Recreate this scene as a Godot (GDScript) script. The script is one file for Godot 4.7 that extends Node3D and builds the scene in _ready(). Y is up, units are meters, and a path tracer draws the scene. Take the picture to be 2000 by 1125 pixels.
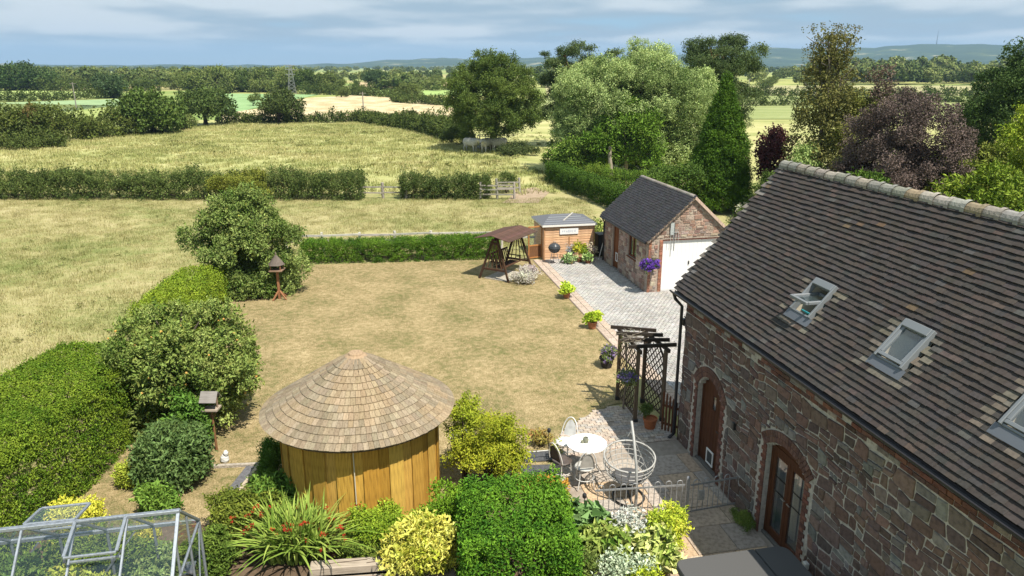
extends Node3D
# A country garden seen from a drone: round summerhouse, stone barn, garage, lawn, paddocks and far hills.

const CAM := Vector3(0, 8, 0)
const FOCAL := 1450.0
const PITCH := 0.29053
const TURN := 0.20316          # the barn, garage, greenhouse and driveway share this angle
const ORDER := ["first", "second", "third", "fourth", "fifth", "sixth", "seventh", "eighth", "ninth", "tenth"]

class MB:
	var v := PackedVector3Array()
	var n := PackedVector3Array()
	var c := PackedColorArray()
	func tri(a: Vector3, b: Vector3, d: Vector3, col: Color) -> void:
		var nn := (b - a).cross(d - a).normalized()
		v.append(a); v.append(d); v.append(b)
		n.append(nn); n.append(nn); n.append(nn)
		c.append(col); c.append(col); c.append(col)
	func tri_n(a: Vector3, b: Vector3, d: Vector3, na: Vector3, nb: Vector3, nd: Vector3, col: Color) -> void:
		v.append(a); v.append(d); v.append(b)
		n.append(na); n.append(nd); n.append(nb)
		c.append(col); c.append(col); c.append(col)
	func quad(a: Vector3, b: Vector3, d: Vector3, e: Vector3, col: Color) -> void:
		tri(a, b, d, col)
		tri(a, d, e, col)
	func face(p: Array, ctr: Vector3, col: Color) -> void:
		var a: Vector3 = p[0]; var b: Vector3 = p[1]; var d: Vector3 = p[2]
		var nn := (b - a).cross(d - a)
		var flip := nn.dot((a + b + d) / 3.0 - ctr) < 0.0
		for i in range(1, p.size() - 1):
			if flip: tri(p[0], p[i + 1], p[i], col)
			else: tri(p[0], p[i], p[i + 1], col)
	func box(xf: Transform3D, s: Vector3, col: Color, ch := 0.0) -> void:
		var h := s * 0.5
		var o := xf.origin
		if ch <= 0.0:
			var q := []
			for z in [-1, 1]:
				for y in [-1, 1]:
					for x in [-1, 1]:
						q.append(xf * Vector3(x * h.x, y * h.y, z * h.z))
			for f in [[0, 1, 3, 2], [4, 5, 7, 6], [0, 1, 5, 4], [2, 3, 7, 6], [0, 2, 6, 4], [1, 3, 7, 5]]:
				face([q[f[0]], q[f[1]], q[f[2]], q[f[3]]], o, col)
			return
		ch = minf(ch, minf(h.x, minf(h.y, h.z)) * 0.9)
		var p := {}
		for x in [-1, 1]:
			for y in [-1, 1]:
				for z in [-1, 1]:
					p[[x, y, z]] = [xf * Vector3(x * h.x, y * (h.y - ch), z * (h.z - ch)), xf * Vector3(x * (h.x - ch), y * h.y, z * (h.z - ch)), xf * Vector3(x * (h.x - ch), y * (h.y - ch), z * h.z)]
		for s1 in [-1, 1]:
			face([p[[s1, -1, -1]][0], p[[s1, 1, -1]][0], p[[s1, 1, 1]][0], p[[s1, -1, 1]][0]], o, col)
			face([p[[-1, s1, -1]][1], p[[1, s1, -1]][1], p[[1, s1, 1]][1], p[[-1, s1, 1]][1]], o, col)
			face([p[[-1, -1, s1]][2], p[[1, -1, s1]][2], p[[1, 1, s1]][2], p[[-1, 1, s1]][2]], o, col)
			for s2 in [-1, 1]:
				face([p[[s1, s2, -1]][0], p[[s1, s2, 1]][0], p[[s1, s2, 1]][1], p[[s1, s2, -1]][1]], o, col)
				face([p[[s1, -1, s2]][0], p[[s1, 1, s2]][0], p[[s1, 1, s2]][2], p[[s1, -1, s2]][2]], o, col)
				face([p[[-1, s1, s2]][1], p[[1, s1, s2]][1], p[[1, s1, s2]][2], p[[-1, s1, s2]][2]], o, col)
				for s3 in [-1, 1]:
					face([p[[s1, s2, s3]][0], p[[s1, s2, s3]][1], p[[s1, s2, s3]][2]], o, col)
	func bx(x0: float, x1: float, y0: float, y1: float, z0: float, z1: float, col: Color, ch := 0.0) -> void:
		box(Transform3D(Basis(), Vector3((x0 + x1) / 2, (y0 + y1) / 2, (z0 + z1) / 2)), Vector3(absf(x1 - x0), absf(y1 - y0), absf(z1 - z0)), col, ch)
	func bar(a: Vector3, b: Vector3, w: float, d: float, col: Color, up := Vector3.UP, ch := 0.0) -> void:
		var z := (b - a).normalized()
		if absf(z.dot(up)) > 0.98: up = Vector3.RIGHT
		var x := up.cross(z).normalized()
		var y := z.cross(x)
		box(Transform3D(Basis(x, y, z), (a + b) / 2), Vector3(w, d, a.distance_to(b)), col, ch)
	func tube(p: Array, r: Array, col: Color, sides := 6, closed := true) -> void:
		var m := p.size()
		var rings := []
		var norms := []
		var ref := Vector3.UP
		for i in m:
			var t: Vector3 = (p[mini(i + 1, m - 1)] - p[maxi(i - 1, 0)]).normalized()
			if absf(t.dot(ref)) > 0.95: ref = Vector3(0.94, 0.1, 0.33)
			var x := ref.cross(t).normalized()
			var y := t.cross(x)
			var ring := []
			var nr := []
			for k in sides:
				var a := TAU * k / sides
				var d := x * cos(a) + y * sin(a)
				ring.append(p[i] + d * r[mini(i, r.size() - 1)])
				nr.append(d)
			rings.append(ring); norms.append(nr)
			ref = y
		for i in m - 1:
			for k in sides:
				var k2 := (k + 1) % sides
				tri_n(rings[i][k], rings[i][k2], rings[i + 1][k2], norms[i][k], norms[i][k2], norms[i + 1][k2], col)
				tri_n(rings[i][k], rings[i + 1][k2], rings[i + 1][k], norms[i][k], norms[i + 1][k2], norms[i + 1][k], col)
		if closed:
			face(rings[0], p[1], col)
			face(rings[m - 1], p[m - 2], col)
	func ring(ctr: Vector3, ax: Vector3, ay: Vector3, r: float, col: Color, seg := 24, sides := 5, a0 := 0.0, a1 := TAU) -> void:
		var p := []
		for i in seg + 1:
			var a := lerpf(a0, a1, float(i) / seg)
			p.append(ctr + ax * cos(a) + ay * sin(a))
		tube(p, [r], col, sides, false)
	func lathe(prof: Array, col: Color, sides := 16, xf := Transform3D()) -> void:
		for i in prof.size() - 1:
			var a: Vector2 = prof[i]; var b: Vector2 = prof[i + 1]
			var nn := Vector2(b.y - a.y, a.x - b.x).normalized()
			for k in sides:
				var t0 := TAU * k / sides; var t1 := TAU * (k + 1) / sides
				var d0 := Vector3(cos(t0), 0, sin(t0)); var d1 := Vector3(cos(t1), 0, sin(t1))
				var p00 := xf * (d0 * a.x + Vector3.UP * a.y); var p10 := xf * (d1 * a.x + Vector3.UP * a.y)
				var p01 := xf * (d0 * b.x + Vector3.UP * b.y); var p11 := xf * (d1 * b.x + Vector3.UP * b.y)
				var n0 := (xf.basis * (d0 * nn.x + Vector3.UP * nn.y)).normalized(); var n1 := (xf.basis * (d1 * nn.x + Vector3.UP * nn.y)).normalized()
				if a.x > 0.0001: tri_n(p00, p11, p10, n0, n1, n1, col)
				if b.x > 0.0001: tri_n(p00, p01, p11, n0, n0, n1, col)
	func prism(poly: Array, z0: float, z1: float, xf: Transform3D, col: Color, ch := 0.0) -> void:
		# convex outline in local xy, pushed out from z0 to z1, its outer edge chamfered
		var mid := Vector2.ZERO
		for q in poly: mid += q
		mid /= poly.size()
		var ctr := xf * Vector3(mid.x, mid.y, (z0 + z1) / 2)
		var m := poly.size()
		var top := []; var sh := []; var bot := []
		var s := signf(z1 - z0)
		for q in poly:
			var dq: Vector2 = mid - q
			var inn: Vector2 = q + dq.normalized() * minf(ch * 1.3, dq.length() * 0.6)
			top.append(xf * Vector3(inn.x, inn.y, z1))
			sh.append(xf * Vector3(q.x, q.y, z1 - s * ch))
			bot.append(xf * Vector3(q.x, q.y, z0))
		face(top, ctr, col)
		for i in m:
			var j := (i + 1) % m
			if ch > 0.0: face([sh[i], sh[j], top[j], top[i]], ctr, col)
			face([bot[i], bot[j], sh[j], sh[i]], ctr, col)
	func add(o: MB) -> void:
		v.append_array(o.v); n.append_array(o.n); c.append_array(o.c)
	func mesh() -> ArrayMesh:
		var a := []
		a.resize(Mesh.ARRAY_MAX)
		a[Mesh.ARRAY_VERTEX] = v
		a[Mesh.ARRAY_NORMAL] = n
		a[Mesh.ARRAY_COLOR] = c
		var m := ArrayMesh.new()
		m.add_surface_from_arrays(Mesh.PRIMITIVE_TRIANGLES, a)
		return m

var M := {}
var taken := {}
var rng := RandomNumberGenerator.new()
var clumps := {}
var leaf_gain := Color(1, 1, 1)
var neat := false

func rf(a: float, b: float) -> float: return rng.randf_range(a, b)
func T(x: float, y: float, z: float) -> Transform3D: return Transform3D(Basis(), Vector3(x, y, z))
func vary(col: Color, k: float) -> Color:
	var f := 1.0 + rf(-k, k)
	return Color(col.r * f * (1.0 + rf(-k, k) * 0.3), col.g * f, col.b * f * (1.0 + rf(-k, k) * 0.3))

func numbered(called: String) -> String:
	taken[called] = taken.get(called, -1) + 1
	return called if taken[called] == 0 else "%s_%03d" % [called, taken[called]]
func tag(o: Node, label: String, category: String, group := "") -> Node:
	o.set_meta("label", label)
	o.set_meta("category", category)
	if group: o.set_meta("group", group)
	return o
func thing(called: String, label: String, category: String, at := Vector3.ZERO, turn := 0.0, group := "") -> Node3D:
	var o := Node3D.new()
	o.name = numbered(called)
	add_child(o)
	o.position = at
	o.rotation.y = turn
	tag(o, label, category, group)
	return o
func part(called: String, mb: MB, m: Material, parent: Node) -> MeshInstance3D:
	return put_mesh(called, mb.mesh(), m, parent)
func put_mesh(called: String, mesh: Mesh, m: Material, parent: Node) -> MeshInstance3D:
	var o := MeshInstance3D.new()
	o.name = numbered(called) if parent == self else called
	o.mesh = mesh
	o.material_override = m
	parent.add_child(o, true)
	return o
func struct(called: String, mb: MB, m: Material) -> MeshInstance3D:
	var o := part(called, mb, m, self)
	o.set_meta("kind", "structure")
	return o
func stuff(o: Node) -> Node:
	o.set_meta("kind", "stuff")
	return o
func copy(o: Node3D, label: String, at: Vector3, turn: float) -> Node3D:
	var r: Node3D = o.duplicate()
	r.name = numbered(String(o.name).split("_0")[0])
	add_child(r)
	r.position = at
	r.rotation.y = turn
	r.set_meta("label", label)
	return r

# the size of a piece in the picture, in pixels; 0 when it is outside
func seen(p: Vector3, size: float) -> float:
	var d := p - CAM
	var z := -d.z * cos(PITCH) - d.y * sin(PITCH)
	if z < 0.5: return 0.0
	var y := d.y * cos(PITCH) - d.z * sin(PITCH)
	if absf(d.x / z * FOCAL) > 1020.0 or absf(y / z * FOCAL) > 580.0: return 0.0
	return size / z * FOCAL
# many alike pieces: the 300 largest in view as parts of their own, the rest joined
func pieces(parent: Node3D, called: String, list: Array, m: Material, xf: Transform3D, most := 300) -> void:
	var rows := []
	for mb in list:
		var lo: Vector3 = mb.v[0]; var hi: Vector3 = mb.v[0]
		for q in mb.v:
			lo = lo.min(q); hi = hi.max(q)
		rows.append([seen(xf * ((lo + hi) / 2), (hi - lo).length()), mb])
	rows.sort_custom(func(a, b): return a[0] > b[0])
	var rest := MB.new()
	for i in rows.size():
		if i < most and rows[i][0] > 0.0: part(called, rows[i][1], m, parent)
		else: rest.add(rows[i][1])
	if rest.v.size():
		stuff(part("further_" + called, rest, m, parent))

# ---------- textures ----------
func bytes(w: int, h: int, freq: float, oct: int, sd: int, sx := 1.0, kind := FastNoiseLite.TYPE_SIMPLEX_SMOOTH) -> PackedByteArray:
	var f := FastNoiseLite.new()
	f.noise_type = kind
	f.seed = sd
	f.frequency = freq
	f.fractal_octaves = oct
	f.fractal_type = FastNoiseLite.FRACTAL_FBM if oct > 1 else FastNoiseLite.FRACTAL_NONE
	var im: Image
	if sx == 1.0: im = f.get_image(w, h)
	else:
		im = f.get_image(maxi(8, int(w / sx)), h)
		im.resize(w, h, Image.INTERPOLATE_CUBIC)
	im.convert(Image.FORMAT_L8)
	return im.get_data()
func ramp(stops: Array) -> PackedByteArray:
	# stops: [place 0-1, linear colour]
	var out := PackedByteArray()
	for i in 256:
		var x := i / 255.0
		var col: Color = stops[stops.size() - 1][1]
		if x <= stops[0][0]: col = stops[0][1]
		else:
			for k in stops.size() - 1:
				if x >= stops[k][0] and x <= stops[k + 1][0]:
					col = stops[k][1].lerp(stops[k + 1][1], (x - stops[k][0]) / maxf(0.001, stops[k + 1][0] - stops[k][0]))
					break
		col = col.linear_to_srgb()
		out.append(int(clampf(col.r, 0, 1) * 255)); out.append(int(clampf(col.g, 0, 1) * 255)); out.append(int(clampf(col.b, 0, 1) * 255))
	return out
func blend(layers: Array) -> PackedByteArray:
	# layers: [bytes, weight]; weights sum to 1, contrast stretched a little
	var m: int = layers[0][0].size()
	var out := PackedByteArray()
	out.resize(m)
	var a: PackedByteArray = layers[0][0]; var wa: float = layers[0][1]
	var b: PackedByteArray = layers[1][0]; var wb: float = layers[1][1]
	var d: PackedByteArray = layers[2][0] if layers.size() > 2 else layers[1][0]; var wd: float = layers[2][1] if layers.size() > 2 else 0.0
	for i in m:
		out[i] = clampi(int(((a[i] - 128) * wa + (b[i] - 128) * wb + (d[i] - 128) * wd) * 1.5) + 128, 0, 255)
	return out
func picture(v: PackedByteArray, w: int, h: int, lut: PackedByteArray) -> ImageTexture:
	var o := PackedByteArray()
	o.resize(w * h * 3)
	var k := 0
	for i in w * h:
		var j := v[i] * 3
		o[k] = lut[j]; o[k + 1] = lut[j + 1]; o[k + 2] = lut[j + 2]
		k += 3
	return ImageTexture.create_from_image(Image.create_from_data(w, h, false, Image.FORMAT_RGB8, o))
func grey(lo: float, hi: float) -> Array: return [[0.0, Color(lo, lo, lo)], [1.0, Color(hi, hi, hi)]]
func tile(freq: float, oct: int, sd: int, stops: Array, size := 256, as_normal := false, strength := 4.0) -> NoiseTexture2D:
	var f := FastNoiseLite.new()
	f.seed = sd; f.frequency = freq; f.fractal_octaves = oct
	var t := NoiseTexture2D.new()
	t.width = size; t.height = size; t.seamless = true
	if as_normal:
		t.as_normal_map = true; t.bump_strength = strength
	else:
		var g := Gradient.new()
		g.offsets = PackedFloat32Array(stops.map(func(s): return s[0]))
		g.colors = PackedColorArray(stops.map(func(s): return (s[1] as Color).linear_to_srgb()))
		t.color_ramp = g
	t.noise = f
	return t
func vc(called: String, rough: float, tex: Texture2D = null, scale := Vector3.ONE, spec := 0.5, metal := 0.0) -> StandardMaterial3D:
	var m := StandardMaterial3D.new()
	m.resource_name = called
	m.vertex_color_use_as_albedo = true
	m.roughness = rough
	m.metallic = metal
	m.metallic_specular = spec
	if tex:
		m.albedo_texture = tex
		m.uv1_triplanar = true
		m.uv1_scale = scale
	M[called] = m
	return m

func materials() -> void:
	var mott := tile(0.02, 5, 3, [[0.0, Color(0.5, 0.5, 0.5)], [0.5, Color(0.86, 0.86, 0.86)], [1.0, Color(1.0, 1.0, 1.0)]])
	var fine := tile(0.09, 3, 5, [[0.0, Color(0.6, 0.6, 0.6)], [1.0, Color(1.0, 1.0, 1.0)]])
	var grain := tile(0.012, 4, 8, [[0.0, Color(0.5, 0.48, 0.45)], [0.45, Color(0.85, 0.85, 0.85)], [1.0, Color(1.05, 1.05, 1.05)]])
	var bump := tile(0.05, 4, 12, [], 256, true, 6.0)
	vc("stone", 0.93, mott, Vector3(1.6, 1.6, 1.6), 0.3)
	M.stone.normal_enabled = true; M.stone.normal_texture = bump; M.stone.normal_scale = 0.8
	vc("tile", 0.88, mott, Vector3(2.3, 2.3, 2.3), 0.35)
	M.tile.normal_enabled = true; M.tile.normal_texture = bump; M.tile.normal_scale = 0.5
	vc("wood", 0.8, grain, Vector3(9, 0.8, 9), 0.3)       # grain runs upwards
	vc("wood_x", 0.8, grain, Vector3(0.8, 9, 9), 0.3)
	vc("wood_z", 0.8, grain, Vector3(9, 9, 0.8), 0.3)
	vc("shingle", 0.9, grain, Vector3(7, 3, 7), 0.25)
	vc("matt", 0.85, fine, Vector3(3, 3, 3), 0.3)
	vc("paint", 0.45, mott, Vector3(0.7, 0.7, 0.7), 0.5)
	vc("clean", 0.5)
	vc("metal", 0.38, fine, Vector3(4, 4, 4), 0.5, 0.85)
	vc("galvanised", 0.5, mott, Vector3(3, 3, 3), 0.5, 0.5)
	vc("clay", 0.85, mott, Vector3(4, 4, 4), 0.3)
	vc("bark", 0.95, mott, Vector3(2, 0.6, 2), 0.2)
	vc("hide", 0.8, mott, Vector3(1, 1, 1), 0.3)
	vc("leaf", 0.65, null, Vector3.ONE, 0.25)
	M.leaf.backlight_enabled = true; M.leaf.backlight = Color(0.08, 0.11, 0.022).linear_to_srgb()
	vc("grass", 0.8, null, Vector3.ONE, 0.2)
	M.grass.backlight_enabled = true; M.grass.backlight = Color(0.08, 0.08, 0.03).linear_to_srgb()
	vc("petal", 0.7, null, Vector3.ONE, 0.3)
	vc("core", 1.0, null, Vector3.ONE, 0.1)
	vc("gloss", 0.25, null, Vector3.ONE, 0.5)
	var g := StandardMaterial3D.new()
	g.resource_name = "glass"
	g.transparency = BaseMaterial3D.TRANSPARENCY_ALPHA
	g.albedo_color = Color(0.85, 0.93, 0.93, 0.12)
	g.roughness = 0.03
	g.albedo_color = Color(0.30, 0.40, 0.46, 0.10)
	M["glass"] = g
	var wg := g.duplicate()
	wg.albedo_color = Color(0.5, 0.6, 0.65, 0.06)
	M["window_glass"] = wg

# ---------- foliage ----------
# a bunch of folded leaves about one unit across
func clump(count: int, length: float, width: float, up: float, sd: int, curl := 0.15, tone := 0.42) -> ArrayMesh:
	rng.seed = sd
	var mb := MB.new()
	for i in count:
		var p := Vector3(rf(-1, 1), rf(-0.8, 0.9), rf(-1, 1)) * 0.5
		var nn := (Vector3(rf(-1, 1), rf(-1, 1), rf(-1, 1)) + Vector3(p.x, up, p.z)).normalized()
		var d := nn.cross(Vector3(rf(-1, 1), rf(-1, 1), rf(-1, 1))).normalized()
		leaf(mb, p, d, nn, length * rf(0.7, 1.2), width * rf(0.8, 1.15), curl, tone)
	return mb.mesh()
func leaf(mb: MB, p: Vector3, d: Vector3, nn: Vector3, l: float, w: float, curl: float, tone: float, base := Color(1, 1, 1)) -> void:
	var s := d.cross(nn) * (w * 0.5)
	var f := 1.0 + rf(-tone, tone)
	var col := Color(base.r * f * (1.0 + rf(-0.08, 0.14)), base.g * f, base.b * f * rf(0.8, 1.1))
	var mid := p + d * (l * 0.45)
	var tip := p + d * l - nn * (l * curl)
	mb.tri(p, mid + s + nn * (l * curl), tip, col)
	mb.tri(p, tip, mid - s + nn * (l * curl), col)
# blades of grass over a disc of one unit
func tuft(count: int, height: float, width: float, sd: int, lean := 0.5) -> ArrayMesh:
	rng.seed = sd
	var mb := MB.new()
	for i in count:
		var a := rf(0, TAU)
		var p := Vector3(cos(a), 0, sin(a)) * sqrt(rf(0, 1)) * 0.5
		var d := Vector3(rf(-1, 1) * lean, 1, rf(-1, 1) * lean).normalized()
		var s := Vector3(rf(-1, 1), 0, rf(-1, 1)).normalized() * width
		var h := height * rf(0.4, 1.2)
		var f := rf(0.75, 1.25)
		var col := Color(f * rf(0.95, 1.1), f, f * rf(0.8, 1.05))
		mb.tri(p - s, p + s, p + d * h, col)
	return mb.mesh()
# copies of a mesh; where: [point, outward direction, scale, colour]
func scatter(called: String, parent: Node, mesh: Mesh, m: Material, where: Array, tilt := 0.5, flat := 1.0) -> MultiMeshInstance3D:
	var mm := MultiMesh.new()
	mm.transform_format = MultiMesh.TRANSFORM_3D
	mm.use_colors = true
	mm.mesh = mesh
	mm.instance_count = where.size()
	var b := PackedFloat32Array()
	b.resize(where.size() * 16)
	var k := 0
	for w in where:
		var y: Vector3 = (w[1] + Vector3(rf(-tilt, tilt), rf(-tilt, tilt), rf(-tilt, tilt))).normalized()
		var x := y.cross(Vector3(rf(-1, 1), rf(-1, 1), rf(-1, 1))).normalized()
		var z := x.cross(y)
		var s: float = w[2]
		var q: Vector3 = w[0]
		var col: Color = w[3]
		if m == M.leaf: col = Color(minf(col.r * leaf_gain.r, 0.72), minf(col.g * leaf_gain.g, 0.72), minf(col.b * leaf_gain.b, 0.6))
		b[k] = x.x * s; b[k + 1] = y.x * s * flat; b[k + 2] = z.x * s; b[k + 3] = q.x
		b[k + 4] = x.y * s; b[k + 5] = y.y * s * flat; b[k + 6] = z.y * s; b[k + 7] = q.y
		b[k + 8] = x.z * s; b[k + 9] = y.z * s * flat; b[k + 10] = z.z * s; b[k + 11] = q.z
		b[k + 12] = col.r; b[k + 13] = col.g; b[k + 14] = col.b; b[k + 15] = 1.0
		k += 16
	mm.buffer = b
	var o := MultiMeshInstance3D.new()
	o.name = numbered(called) if parent == self else called
	o.multimesh = mm
	if parent != self: o.set_meta("kind", "stuff")
	o.material_override = m
	parent.add_child(o, true)
	return o
# points on the outside of a heap of ellipsoids; lobes: [centre, radii]
func lobe_points(lobes: Array, per: float, size: float, ca: Color, cb: Color, spread := 0.35, low := -0.75, fill := 0.22) -> Array:
	var out := []
	for L in lobes:
		var c: Vector3 = L[0]; var r: Vector3 = L[1]
		var area := 4.0 * PI * pow((pow(r.x * r.y, 1.6) + pow(r.x * r.z, 1.6) + pow(r.y * r.z, 1.6)) / 3.0, 0.625)
		var tint := rf(0, 1)
		for i in int(area * per * 1.6 / (size * size)):
			var d := Vector3(rf(-1, 1), rf(-1, 1), rf(-1, 1)).normalized()
			if d.y < low: continue
			var layer := rf(0, 1)
			var k := rf(1.0 - fill, 1.04)
			if layer < 0.13 and not neat: k = rf(1.0, 1.24)
			elif layer > 0.64: k = rf(0.15, 0.8)
			var q := c + Vector3(d.x * r.x, d.y * r.y, d.z * r.z) * k
			var inside := false
			for L2 in lobes:
				if L2 == L: continue
				var e: Vector3 = (q - L2[0]) / L2[1]
				if e.length_squared() < 0.30:
					inside = true
					break
			if inside: continue
			var t := clampf(tint * 0.5 + rf(0, 1) * 0.5 + rf(-spread, spread) * 0.5, 0, 1)
			out.append([q, (d / r).normalized(), size * (0.6 + 0.9 * pow(rf(0, 1), 1.6)), ca.lerp(cb, t)])
	return out
func blob(lobes: Array, shrink: float, col: Color) -> MB:
	var mb := MB.new()
	for L in lobes:
		var prof := []
		for i in 7:
			var a := -PI / 2 + PI * i / 6.0
			prof.append(Vector2(cos(a), sin(a)))
		var r: Vector3 = L[1] * shrink
		mb.lathe(prof, col, 9, Transform3D(Basis(Vector3(r.x, 0, 0), Vector3(0, r.y, 0), Vector3(0, 0, r.z)), L[0]))
	return mb
# lobes heaped in an ellipsoid
func heap(c: Vector3, r: Vector3, count: int, k0: float, k1: float, low := -0.6) -> Array:
	var out := []
	for i in count:
		var d := Vector3.ZERO
		for tries in 20:
			d = Vector3(rf(-1, 1), rf(low, 1), rf(-1, 1))
			if d.length() < 1.0 and d.length() > 0.35: break
		var k := rf(k0, k1)
		out.append([c + Vector3(d.x * r.x, d.y * r.y, d.z * r.z) * 0.82, Vector3(r.x, (r.x + r.y) * 0.42, r.z) * k * 0.9])
	return out
# lobes spread evenly over a dome, with some inside
func dome(c: Vector3, r: Vector3, count: int, k: float, low := -0.8) -> Array:
	var out := []
	for i in count:
		var y := 1.0 - 2.0 * (i + 0.5) / count
		if y < low: continue
		var a := i * 2.39996 + rf(-0.2, 0.2)
		var s := sqrt(maxf(0.0, 1.0 - y * y))
		var reach := rf(0.70, 0.92) if rf(0, 1) > 0.28 else rf(0.15, 0.65)
		out.append([c + Vector3(cos(a) * s * r.x, y * r.y, sin(a) * s * r.z) * reach, Vector3(r.x, (r.x + r.y) * 0.45, r.z) * k * rf(0.75, 1.25)])
	return out
func trunk_mb(h: float, r: float, lobes: Array, col: Color, limbs := 6) -> MB:
	var mb := MB.new()
	var p := []; var rr := []
	var lean := Vector3(rf(-0.05, 0.05), 0, rf(-0.05, 0.05)) * h
	for i in 6:
		var t := i / 5.0
		p.append(Vector3(0, h * t, 0) + lean * t * t)
		rr.append(r * (1.35 if i == 0 else 1.0 - 0.45 * t))
	mb.tube(p, rr, col, 9)
	for i in mini(limbs, lobes.size()):
		var e: Vector3 = lobes[i][0]
		var s: Vector3 = p[3 + i % 3]
		var m := s.lerp(e, 0.5) + Vector3(0, (e - s).length() * 0.1, 0)
		mb.tube([s, m, e], [r * 0.5, r * 0.3, r * 0.1], col, 6)
	return mb
func tree(called: String, label: String, at: Vector3, lobes: Array, trunk_h: float, trunk_r: float, mesh: Mesh, per: float, size: float, ca: Color, cb: Color, bark := Color(0.1, 0.08, 0.06), group := "", core := 0.55, category := "tree") -> Node3D:
	var o := thing(called, label, category, at, 0, group)
	part("trunk", trunk_mb(trunk_h, trunk_r, lobes, bark), M.bark, o)
	scatter("crown", o, mesh, M.leaf, lobe_points(lobes, per * 0.78, size, ca, cb), 0.6)
	return o
func bush(called: String, label: String, category: String, at: Vector3, lobes: Array, mesh: Mesh, per: float, size: float, ca: Color, cb: Color, group := "", core := 0.8, stem := true) -> Node3D:
	var o := thing(called, label, category, at, 0, group)
	scatter("foliage", o, mesh, M.leaf, lobe_points(lobes, per, size, ca, cb, 0.35, -0.5), 0.5)
	if stem:
		var mb := MB.new()
		for i in 3:
			mb.tube([Vector3(rf(-0.05, 0.05), 0, rf(-0.05, 0.05)), lobes[i % lobes.size()][0]], [0.035, 0.015], Color(0.09, 0.07, 0.05), 5)
		part("stem", mb, M.bark, o)
	return o
# a clipped or wild hedge along a line of points (y = height there)
func hedge(called: String, label: String, line: Array, width: float, mesh: Mesh, per: float, size: float, ca: Color, cb: Color, wild: float, group := "", round_top := 0.3) -> Node3D:
	var o := thing(called, label, "hedge", Vector3(line[0].x, 0, line[0].z), 0, group)
	var org := o.position
	var nz := FastNoiseLite.new()
	nz.seed = int(line[0].x * 13 + line[0].z * 7) + 99
	nz.frequency = 0.35
	var where := []
	var twigs := MB.new()
	for i in line.size() - 1:
		var a: Vector3 = line[i]; var b: Vector3 = line[i + 1]
		var flat_a := Vector3(a.x, 0, a.z); var flat_b := Vector3(b.x, 0, b.z)
		var len := flat_a.distance_to(flat_b)
		var d := (flat_b - flat_a) / len
		var s := d.cross(Vector3.UP)
		var around := width + 2.0 * (a.y + b.y) / 2
		for k in int(len * around * per * 1.5 / (size * size)):
			var t := rf(-0.01, 1.01)
			var base := flat_a.lerp(flat_b, t)
			var h := lerpf(a.y, b.y, t) * (1.0 + nz.get_noise_2d(base.x, base.z) * wild)
			var wd := width * (1.0 + nz.get_noise_2d(base.z + 50, base.x) * wild)
			var u := rf(0, width + 2.0 * h)
			var q: Vector3; var nn: Vector3
			if u < h: q = Vector3(0, u, 0) - s * wd / 2; nn = -s
			elif u < h + width: q = Vector3(0, h, 0) + s * ((u - h) / width - 0.5) * wd; nn = Vector3.UP
			else: q = Vector3(0, u - h - width, 0) + s * wd / 2; nn = s
			# round the shoulders
			var rel := Vector2(q.dot(s) / (wd / 2), q.y / h)
			var over := maxf(0, absf(rel.x) - (1.0 - round_top)) / round_top
			if rel.y > 1.0 - round_top:
				var ov2 := (rel.y - 1.0 + round_top) / round_top
				if over * over + ov2 * ov2 > 1.0:
					var f := 1.0 / sqrt(over * over + ov2 * ov2)
					q = s * signf(rel.x) * (wd / 2) * (1.0 - round_top + round_top * over * f) + Vector3.UP * h * (1.0 - round_top + round_top * ov2 * f)
					nn = (s * signf(rel.x) * over + Vector3.UP * ov2).normalized()
			q += nn * (rf(-0.5, 0.35 if wild > 0.2 else 0.12) if rf(0, 1) < 0.66 else -minf(width * 0.5 / size, rf(0.5, 4.0))) * size
			if wild > 0.2 and rf(0, 1) < 0.14: q += nn * rf(0.2, 1.1) * size
			var tt := clampf(0.5 + nz.get_noise_2d(base.x * 3 + q.y * 4, base.z * 3 + 200) * 0.7 + rf(-0.35, 0.35), 0, 1)
			where.append([q + base - org, nn, size * (0.6 + 0.9 * pow(rf(0, 1), 1.6)), ca.lerp(cb, tt)])
		# ends of the hedge
		for e in 2:
			if (e == 0 and i > 0) or (e == 1 and i < line.size() - 2): continue
			var pt: Vector3 = line[i + e]
			for k in int(width * pt.y * per / (size * size)):
				var q := Vector3(pt.x, rf(0, 1) * pt.y, pt.z) + s * rf(-0.5, 0.5) * width * 0.95
				var nn := d * (1 if e == 1 else -1)
				where.append([q + nn * rf(-0.4, 0.3) * size - org, nn, size * rf(0.7, 1.3), ca.lerp(cb, rf(0, 1))])
		twigs.tube([flat_a - org + Vector3.UP * 0.05, flat_a.lerp(flat_b, 0.5) - org + Vector3.UP * a.y * 0.35, flat_b - org + Vector3.UP * 0.05], [0.03], Color(0.13, 0.105, 0.078), 5)
		for k in int(len * 2.0):
			var b0 := flat_a.lerp(flat_b, rf(0, 1)) - org + s * rf(-0.3, 0.3) * width
			twigs.tube([b0, b0 + Vector3(rf(-0.1, 0.1), a.y * 0.7, rf(-0.1, 0.1))], [0.025, 0.008], Color(0.13, 0.105, 0.078), 4)
	scatter("foliage", o, mesh, M.leaf, where, 0.5 if wild > 0.2 else 0.25)
	stuff(part("woody_stems", twigs, M.bark, o))
	return o

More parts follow.
